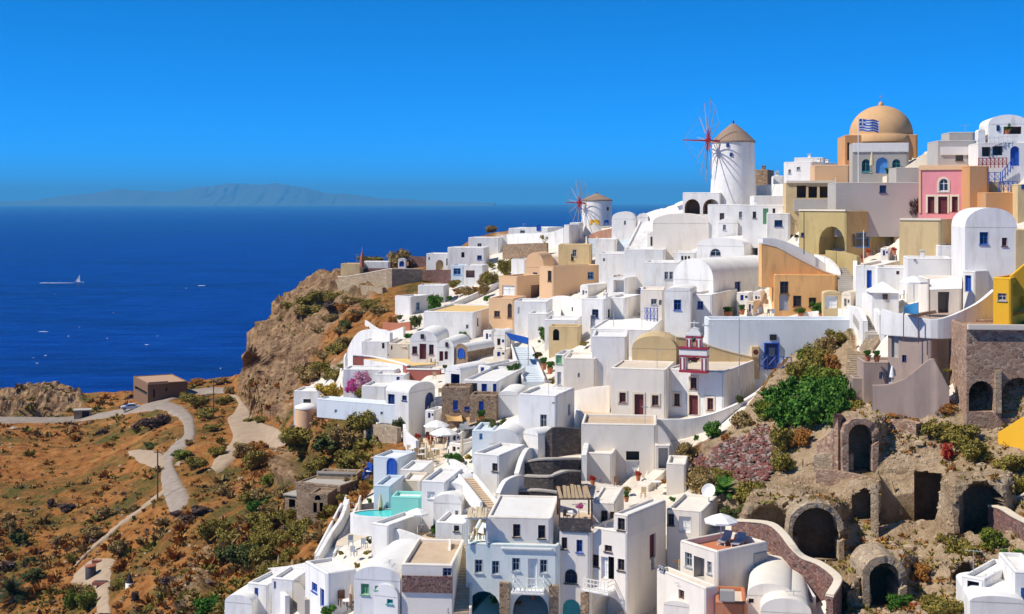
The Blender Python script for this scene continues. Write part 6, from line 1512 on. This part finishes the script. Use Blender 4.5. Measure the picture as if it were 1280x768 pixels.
bush('green potted tree left of the olive house', 742, 155, 60, 55, 'leaf_green', dz=.5); bush('green shrubs before the ochre house right part', 855, 572, 60, 50, 'leaf_green', Y=160); bush('low shrubs before the ochre house left part', 765, 580, 60, 28, 'leaf_olive', Y=160); bush('small grey tree among the white ridge houses', 565, 228, 55, 55, 'leaf_olive')
crop(320, 568)
bush('green shrub in a pot beside the turquoise pool', 665, 375, 42, 40, 'leaf_green'); bush('broad green plant at the right of the pool terrace', 868, 375, 75, 55, 'leaf_green'); bush('orange flowers by the tan stairs', 932, 482, 46, 50, 'orange_bloom'); bush('leafy plant below the folded tan parasol', 345, 768, 80, 60, 'leaf_green'); bush('potted succulent on the lower left blue terrace', 105, 690, 46, 50, 'leaf_dark')
# hillside bushes, countable ones
for i, (x, y, w, h, m) in enumerate([(60,370,110,95,'leaf_olive'),(150,335,70,75,'leaf_olive'),(225,420,130,115,'leaf_olive'),(20,480,140,120,'leaf_olive'),(110,440,120,90,'leaf_olive'),(150,520,90,80,'leaf_olive'),(190,300,70,50,'leaf_olive'),(60,150,80,60,'leaf_green2'),(120,200,90,60,'leaf_dry'),(20,210,90,60,'leaf_dry'),(370,285,90,50,'leaf_olive'),(420,240,70,60,'leaf_olive'),(520,190,60,70,'leaf_rust'),(440,90,130,70,'leaf_olive'),(320,70,110,60,'leaf_olive'),(270,420,90,60,'leaf_dry'),(-30,560,110,110,'leaf_dark'),(60,560,100,60,'leaf_dry')]):
    bush('olive green bush on the slope left of the white town', x, y, w, h, m, 'bushes on the slope left of the town')
crop(280, 320, 4.8)
rb_ = random.Random(8)
for x, y, w, h, m in [(430,330,130,60,'leaf_olive'),(520,300,160,70,'leaf_olive'),(600,270,150,70,'leaf_olive'),(470,360,110,60,'leaf_dry'),(560,360,170,70,'leaf_olive'),(660,330,130,60,'leaf_plum'),(690,270,110,60,'leaf_olive'),(760,300,120,60,'leaf_dry'),(860,300,120,50,'leaf_olive'),(920,340,100,50,'leaf_olive'),(650,400,120,60,'leaf_dry'),(600,470,150,60,'leaf_dry'),(700,470,120,60,'leaf_dry'),(680,590,140,70,'leaf_olive'),(600,620,130,60,'leaf_dry'),(760,400,110,60,'leaf_rust'),(820,370,110,60,'leaf_dry'),(720,540,110,60,'leaf_dry'),(620,690,170,70,'leaf_olive'),(350,390,70,35,'leaf_dry')]:
    bush('wild bush on the cliff slope below the far terrace', x, y, w, h, m, 'bushes on the cliff slope')
crop(0, 600, 4.57)
for x, y, w, h, m in [(520,335,120,90,'leaf_dry'),(670,420,120,90,'leaf_dry'),(400,730,80,110,'leaf_green2'),(490,745,110,110,'leaf_green2'),(600,215,90,75,'leaf_dry'),(110,370,90,80,'leaf_dark'),(420,470,70,60,'leaf_olive'),(60,290,90,70,'leaf_dry'),(190,560,120,60,'leaf_dark'),(770,700,50,70,'leaf_plum'),(700,620,110,60,'leaf_olive'),(760,180,70,50,'leaf_dry'),(370,170,110,40,'leaf_plum'),(290,160,50,60,'leaf_plum'),(320,360,70,45,'leaf_dry'),(180,470,60,40,'leaf_dark'),(850,760,80,50,'leaf_olive')]:
    bush('scrubby bush on the orange hillside in the lower left', x, y, w, h, m, 'bushes on the orange hillside')
crop(160, 440, 4.8)
for x, y, w, h, m in [(350,300,100,60,'leaf_olive'),(440,330,140,80,'leaf_olive'),(470,400,130,70,'leaf_olive'),(560,320,90,60,'leaf_olive'),(410,190,90,35,'leaf_rust'),(540,190,110,40,'leaf_dry'),(330,640,110,60,'leaf_green2'),(520,620,110,60,'leaf_olive'),(430,700,130,80,'leaf_olive'),(700,620,120,80,'leaf_dry'),(760,700,150,120,'leaf_olive'),(780,590,120,60,'leaf_rust'),(720,420,60,30,'leaf_olive'),(820,420,110,40,'leaf_olive'),(930,420,90,35,'leaf_olive'),(600,250,80,45,'leaf_dry'),(140,460,170,70,'leaf_plum'),(210,430,90,60,'leaf_plum'),(130,580,90,45,'leaf_dark'),(500,470,90,40,'leaf_olive'),(370,560,60,40,'leaf_dry')]:
    bush('low bush beside the winding headland road', x, y, w, h, m, 'bushes along the headland road')
crop(180, 600, 4.57)
bush('bright green bush at the bottom below the rocky bank', 370, 760, 170, 100, 'leaf_green')
for x, y, w, h, m in [(640,180,110,75,'leaf_green'),(450,300,130,90,'leaf_olive'),(700,270,180,90,'leaf_olive'),(480,380,130,100,'leaf_olive'),(570,500,190,150,'leaf_dark'),(700,480,170,130,'leaf_olive'),(680,370,160,110,'leaf_olive'),(380,340,120,110,'leaf_olive'),(690,580,150,110,'leaf_olive'),(450,470,100,90,'leaf_dark'),(870,350,120,130,'leaf_olive'),(250,250,120,60,'leaf_plum'),(330,200,120,60,'leaf_plum'),(180,210,90,40,'leaf_plum'),(140,600,130,60,'leaf_plum'),(730,200,120,70,'leaf_dry'),(580,120,100,60,'leaf_olive'),(440,80,100,60,'leaf_dry')]:
    bush('dense olive bush in the gully left of the town', x, y, w, h, m, 'bushes in the gully left of the town')
def palm(label, x, y, w, trunk, crp, Y=None, n=26):
    crop(*crp); px, py = q(x, y); Yd = Y or D(px, py); p = P(px, py, Yd); L = w*Yd/FP/CR[2]/2
    r = thing('palm', label, 'palm', p); mb = MB(); mb.tube((0, 0, -.5), (0, 0, trunk), .32, .25, 9); mb.build('trunk', 'thatch', r)
    rng = random.Random(int(x))
    for i in range(n):
        t = 2*math.pi*i/n*2.4+rng.uniform(-.2, .2); el = rng.uniform(.15, 1.35); mb = MB(); prev = Vector((0, 0, trunk)); d = Vector((math.cos(t)*math.cos(el), math.sin(t)*math.cos(el), math.sin(el)))
        side = Vector((-math.sin(t), math.cos(t), 0)); seg = 9; pts = []
        for s in range(seg+1):
            pts.append(prev.copy()); prev = prev+d*L/seg; d = (d+Vector((0, 0, -.13))).normalized()
        for s in range(seg):
            mb.tube(pts[s], pts[s+1], .03, .02, 3)
            if s < 1: continue
            for k in (0, .5):
                b = pts[s].lerp(pts[s+1], k); ll = L*.26*math.sin(math.pi*min(1, (s+k)/seg*.9+.1))
                for sd in (-1, 1):
                    e = b+side*sd*ll+(pts[s+1]-pts[s]).normalized()*ll*.5+Vector((0, 0, -ll*.25)); u = (pts[s+1]-pts[s]).normalized()*.07
                    mb.add([b-u, b+u, e], [(0, 1, 2)])
        mb.build('frond', 'leaf_palm' if 'dark' in label else 'leaf_green', r)
palm('dark spreading palm at the lower left picture edge', 70, 690, 250, .8, (0, 600, 4.57), n=40)
palm('green palm above the white garage house', 478, 250, 190, 1.2, (780, 568), Y=117, n=24)
# flower pots
def make_pot(pm, lm):
    r = thing('flower_pot', '', 'flower pot', (0, 0, 0)); mb = MB(); mb.lathe([(.02, 0), (.2, 0), (.3, .5), (.33, .55), (.26, .56), (.02, .5)], 12); mb.build('pot', pm, r)
    o = link('plant', bush_mesh(lm, 1), r); o.location = (0, 0, .45); o.scale = (.8, .8, .9); return r
pt, pr, pb_ = make_pot('terracotta', 'leaf_green'), make_pot('terracotta', 'flower_red'), make_pot('white', 'leaf_dark')
crop(1020, 400)
put(pt, 'terracotta pot left on the mauve terrace block', 248, 200, Y=123); put(pt, 'terracotta pot right on the mauve terrace block', 292, 202, Y=123)
crop(340, 400)
for x, y in ((355,345),(340,360),(310,380),(700,590),(760,600)): put(pr, 'red flowering terracotta pot on the terraces left of the centre', x, y, group='red flower pots')
crop(560, 400)
for x, y in ((315,545),(330,560),(180,440),(160,500),(460,240),(490,260),(300,280),(330,268)): put(pt, 'terracotta plant pot in the blue quarter', x, y, group='terracotta pots in the blue quarter', sc=(1.3, 1.3, 1.5))
crop(320, 568)
for x, y in ((40,715),(60,712),(800,490),(865,495),(915,500)): put(pb_, 'pale pot with a dark plant in the lower left terraces', x, y, group='pale pots in the lower left', sc=(1.2, 1.2, 1.2))
crop(800, 240)
for x, y in ((415,600),(430,600),(490,590),(770,608),(870,610),(740,180)): put(pt, 'terracotta pot by the courtyard wall of the ochre house', x, y, group='courtyard pots', sc=(1.2, 1.2, 1.2))
crop(1020, 100)
for x, y in ((222,452),(310,448),(860,262),(915,270)): put(pt, 'terracotta pot on the upper right terraces', x, y, Y=None, group='pots on the upper right terraces', sc=(1.5, 1.5, 1.5))
crop(780, 400)
for l_, x, y, w, h, m in [('yellow green fig branches at the very top of the thicket', 960, 330, 170, 120, 'leaf_green2'), ('dark green fig branches under the blue railing', 800, 370, 130, 90, 'leaf_green'), ('olive shrubs on the bank under the long wall', 850, 290, 130, 110, 'leaf_olive'), ('dry shrubs on the bank near the stone steps', 960, 180, 130, 110, 'leaf_dry'), ('olive shrubs near the top of the bank by the winding path', 1030, 130, 110, 90, 'leaf_olive'), ('yellow green shrubs behind the fig thicket', 890, 220, 120, 100, 'leaf_green2'), ('leafy fig branches at the left edge of the thicket', 690, 480, 110, 110, 'leaf_green2'), ('tall leafy fig branches at the right edge of the thicket', 1040, 420, 130, 160, 'leaf_green')]: bush(l_, x, y, w, h, m)
# small houses wherever bare ground would still show between the big ones
def fillers():
    bpy.context.view_layer.update(); dg = bpy.context.evaluated_depsgraph_get(); cam_p = Vector((0, 0, CAMZ)); crop(0, 0, 1)
    def bare(px, py):
        if not inpoly(np.array([px]), np.array([py]), TOWN)[0]: return False
        ok_, loc, n_, i_, ob, m_ = SC.ray_cast(dg, cam_p, Vector(((px-640)/FP, 1, (HZ-py)/FP)).normalized())
        return ok_ and ob.name.startswith('hillside')
    rng = random.Random(4); used = []; heads = [(o['label'], o.location.x/o.location.y*FP+640, HZ-(o.location.z-CAMZ)/o.location.y*FP) for o in COL.objects if o.parent is None and o.get('category') in ('house', 'church', 'windmill')]
    n = 0
    for py in range(250, 760, 7):
        for px in range(380, 1210, 8):
            w = rng.uniform(13, 23); h = rng.uniform(8, 14)
            if D(px, py) < 142: continue
            if any(abs(px-x) < 14 and abs(py-y) < 10 for x, y in used): continue
            if not all(bare(px+dx*w*.5, py-dy*h) for dx in (-.8, 0, .8) for dy in (.1, .55)): continue
            used.append((px, py)); n += 1
            lab, hx, hy = min(heads, key=lambda t: (t[1]-px)**2+(t[2]-py)**2)
            col_ = rng.choice(['white', 'white', 'white', 'warm_white', 'cream']); vault = rng.random() < .3; dc = rng.choice('bbrwyn')
            side = 'left of' if hx > px+6 else ('right of' if hx < px-6 else 'by')
            short = ' '.join(lab.split(' ')[:5])
            while short.split(' ')[-1] in ('a', 'an', 'the', 'with', 'and', 'of', 'at', 'on', 'in', 'by', 'two', 'its', 'under', 'below', 'small', 'one', 'dark', 'large', 'to', 'left', 'right', 'beside', 'above', 'behind'): short = ' '.join(short.split(' ')[:-1])
            colw = {'white': 'white', 'warm_white': 'off white', 'cream': 'cream'}[col_]
            x0, x1 = px-w*.5, px+w*.5; xc = x1-w*.28; th = rng.uniform(14, 40)
            H(f"small {colw} {'vaulted' if vault else 'flat'} room {side} the {short}", x0, xc, x1, py-h, py, th, [('L', 'D'+dc, x0+w*.2, py-h*.72, x0+w*.38, py-.3), ('L', 'W'+rng.choice('wykb'), x0+w*.47, py-h*.62, x0+w*.6, py-h*.3)], roof='vaultL' if vault else 'flat', rise=None, mat=col_, d=3.2, deep=2)
    # greenery, pots and parasols on what is still bare
    bpy.context.view_layer.update(); dg = bpy.context.evaluated_depsgraph_get(); k = 0; spots = []
    for py in range(270, 760, 7):
        for px in range(390, 1190, 9):
            x, y = px+rng.uniform(-4, 4), py+rng.uniform(-3, 3)
            if any(abs(x-a)+abs(y-b) < 15 for a, b in spots) or rng.random() < .25: continue
            if not (bare(x, y) and bare(x, y-5)): continue
            spots.append((x, y)); lab, hx, hy = min(heads, key=lambda t: (t[1]-x)**2+(t[2]-y)**2); short = ' '.join(lab.split(' ')[:5])
            while short.split(' ')[-1] in ('a', 'an', 'the', 'with', 'and', 'of', 'at', 'on', 'in', 'by', 'two', 'its', 'under', 'below', 'small', 'one', 'dark', 'large', 'to', 'left', 'right', 'beside', 'above', 'behind'): short = ' '.join(short.split(' ')[:-1])
            t = rng.random()
            if t < .52: bush('small garden shrub by the '+short, x, y, rng.uniform(6, 13), rng.uniform(5, 9), rng.choice(['leaf_green', 'leaf_olive', 'leaf_olive', 'leaf_dark', 'leaf_gold', 'flower_pink', 'leaf_rust']))
            elif t < .78: put(rng.choice([pt, pr, pb_]), 'flower pot by the '+short, x, y, sc=(.8, .8, .9))
            else: kk = rng.choice([(cw, 'straw chair'), (cb, 'brown chair'), (cg, 'grey chair'), (twt, 'white table')]); put(kk[0], kk[1]+' by the '+short, x, y, rz=rng.uniform(0, 6))
    print('fillers', n, len(spots))
def aerials():
    rng = random.Random(12); hs_ = [o for o in COL.objects if o.parent is None and o.get('category') == 'house' and o.name.startswith('house')]
    rng.shuffle(hs_)
    for o in hs_[:22]:
        lab = o['label']; short = ' '.join(lab.split(' ')[:7])
        while short.split(' ')[-1] in ('a', 'an', 'the', 'with', 'and', 'of', 'at', 'on', 'in', 'by', 'two', 'its', 'under', 'below', 'small', 'one', 'dark', 'large', 'to', 'left', 'right', 'beside', 'above', 'behind'): short = ' '.join(short.split(' ')[:-1])
        d = o.rotation_euler.z; p = o.location+Vector((-1.2*math.cos(d)-1.0*math.sin(d), -1.2*math.sin(d)+1.0*math.cos(d), 0)); p.z = RZ[lab]-.2
        r = thing('tv_aerial', 'thin tv aerial on the roof of the '+short, 'aerial', p, rng.uniform(0, 3)); h = rng.uniform(1.8, 3.0)
        mb = MB(); mb.tube((0, 0, -.3), (0, 0, h), .03, .025, 5); mb.build('mast', 'steel', r)
        mb = MB(); mb.tube((-.6, 0, h-.1), (.6, 0, h-.1), .02, .02, 4)
        for k in range(5): mb.tube((-.5+k*.25, -.3, h-.1), (-.5+k*.25, .3, h-.1), .014, .014, 4)
        mb.build('antenna_bars', 'steel', r)
fillers(); aerials()
# ---------------------------------------------------------------- scrub, stones and rubble too many to count
def scatter():
    P_ = TZ['pos']; nx, ny = P_.shape[:2]; rng = random.Random(21)
    def ok(px, py):
        for l, r in ROADS.values():
            if inpoly(np.array([px]), np.array([py]), l+r[::-1])[0]: return False
        return True
    tin = lambda px, py, poly: bool(inpoly(np.array([px]), np.array([py]), poly)[0])
    xs = np.concatenate([np.arange(-160, 940, 3.4), np.arange(940, 1300, 1.5), np.arange(1300, 1441, 6)])
    def ground(px, py):
        i = int(np.clip(np.searchsorted(xs, px), 0, nx-1)); sk = np.interp(px, [p[0] for p in SKYL], [p[1] for p in SKYL])
        j = int(round((py-910)/(sk-910)*329))
        return Vector(P_[i, max(0, min(329, j))]) if 0 <= j <= 329 else None
    sets = {'leaf_dry': MB(), 'leaf_rust': MB(), 'leaf_olive': MB(), 'leaf_plum': MB()}; stones = {'stone_tan': MB(), 'stone_dark': MB()}
    cnt = 0
    for _ in range(19000):
        px, py = rng.uniform(-120, 480), rng.uniform(478, 860)
        if tin(px, py, TOWN) or not ok(px, py): continue
        g = ground(px, py)
        if g is None: continue
        n1 = vnoise(np.array([[g.x/9, g.y/9, 3.3]]))[0]; n2 = vnoise(np.array([[g.x/5, g.y/5, 8.1]]))[0]
        n0 = vnoise(np.array([[g.x/17, g.y/26, 1.7]]))[0]
        if rng.random() > min(1, max(.16, (n0-.25)*2.4))*(.35+.8*n1): continue
        if rng.random() < .13:
            mb = stones['stone_tan' if rng.random() < .45 else 'stone_dark']; s = rng.uniform(.12, .5)*(1+(rng.random() < .06)*1.6)
            mb.lathe([(.01, -s*.5), (s*rng.uniform(.7, 1), -s*.2), (s*rng.uniform(.6, 1), s*.25), (.01, s*.6)], 5, g, rng.uniform(0, 3), rng.uniform(0, 3)+6.28319 if False else 0) if False else mb.lathe([(.01, -s*.5), (s*rng.uniform(.7, 1), -s*.2), (s*rng.uniform(.6, 1), s*.25), (.01, s*.6)], 5, g)
            continue
        mat = 'leaf_olive' if n2 > .62 else ('leaf_plum' if n2 < .24 and rng.random() < .4 else ('leaf_rust' if rng.random() < .55 else 'leaf_dry'))
        mb = sets[mat]; s = rng.uniform(.25, .8)*(1+(rng.random() < .1)*1.1)
        for k in range(int(9+14*s)):
            d = Vector((rng.gauss(0, 1), rng.gauss(0, 1), abs(rng.gauss(0, .8))+.1)).normalized(); a = Vector((rng.gauss(0, 1), rng.gauss(0, 1), rng.gauss(0, 1))).normalized()
            c = g+d*s*.55; b = a.cross(d)*s*.22; a2 = d*s*.42; mb.add([c-a2, c+b, c+a2, c-b], [(0, 1, 2, 3)])
        cnt += 1
    for _ in range(7000):                             # cliff faces and the cave slope
        if rng.random() < .45: px, py = rng.uniform(300, 560), rng.uniform(340, 525); good = not tin(px, py, TOWN)
        else: px, py = rng.uniform(900, 1300), rng.uniform(440, 790); good = tin(px, py, CLIFF[1]) and not any(x0-2 < px < x1+2 and y0-2 < py < y1+1 for x0, y0, x1, y1, *_ in CAVES)
        if not good: continue
        g = ground(px, py)
        if g is None: continue
        n1 = vnoise(np.array([[g.x/5, g.z/4, g.y/9]]))[0]
        if rng.random() < .42:
            mb = stones['stone_tan']; s = rng.uniform(.08, .26)*(1+(rng.random() < .03)*1.2); mb.lathe([(.01, -s*.5), (s*rng.uniform(.7, 1), -s*.2), (s*rng.uniform(.6, 1), s*.25), (.01, s*.6)], 5, g); continue
        if n1 < .42: continue
        mb = sets[rng.choice(['leaf_olive', 'leaf_olive', 'leaf_dry', 'leaf_rust'])]; s = rng.uniform(.2, .6)
        for k in range(10):
            d = Vector((rng.gauss(0, 1), rng.gauss(0, 1), abs(rng.gauss(0, .8))+.1)).normalized(); a = Vector((rng.gauss(0, 1), rng.gauss(0, 1), rng.gauss(0, 1))).normalized()
            c = g+d*s*.5; b = a.cross(d)*s*.22; a2 = d*s*.4; mb.add([c-a2, c+b, c+a2, c-b], [(0, 1, 2, 3)])
    for m, mb in sets.items():
        if mb.v: tag(mb.build('dry_scrub', m), kind='stuff')
    for m, mb in stones.items(): tag(mb.build('scattered_stones', m), kind='stuff')
    # rubble slope between the church and the fig thicket
    poly = [(870,572),(905,555),(955,530),(968,545),(966,590),(955,605),(930,600),(890,590),(866,590)]
    rb = {'stone_red': MB(), 'stone_dark': MB(), 'stone_pale': MB()}
    for _ in range(2600):
        px, py = rng.uniform(862, 972), rng.uniform(526, 608)
        if not tin(px, py, poly): continue
        g = P(px, py, D(px, py)-.2); mb = rb[rng.choice(['stone_red', 'stone_red', 'stone_dark', 'stone_pale'])]; s = rng.uniform(.13, .34)
        g = g+Vector((0, 0, rng.uniform(-.1, .2))); mb.lathe([(.01, -s*.6), (s*rng.uniform(.7, 1.1), -s*.2), (s*rng.uniform(.5, 1), s*.3), (.01, s*.6)], rng.choice([4, 5, 6]), g)
    for m, mb in rb.items(): tag(mb.build('rubble', m), kind='stuff')


scatter()
haze()
# ---------------------------------------------------------------- repeats that share a label are told apart by their order
ORD = ['first', 'second', 'third', 'fourth', 'fifth', 'sixth', 'seventh', 'eighth', 'ninth', 'tenth', 'eleventh', 'twelfth', 'thirteenth', 'fourteenth', 'fifteenth', 'sixteenth', 'seventeenth', 'eighteenth', 'nineteenth', 'twentieth', 'twenty first', 'twenty second', 'twenty third', 'twenty fourth', 'twenty fifth', 'twenty sixth', 'twenty seventh', 'twenty eighth']
bpy.context.view_layer.update()
same = {}
for o in COL.objects:
    if o.parent is None and o.get('label'): same.setdefault(o['label'], []).append(o)
for lab, os_ in same.items():
    if len(os_) < 2: continue
    os_.sort(key=lambda o: o.location.x/o.location.y)
    for i, o in enumerate(os_): o['label'] = lab+', '+(ORD[i]+' from the left' if i < len(os_)-1 else 'rightmost of them')
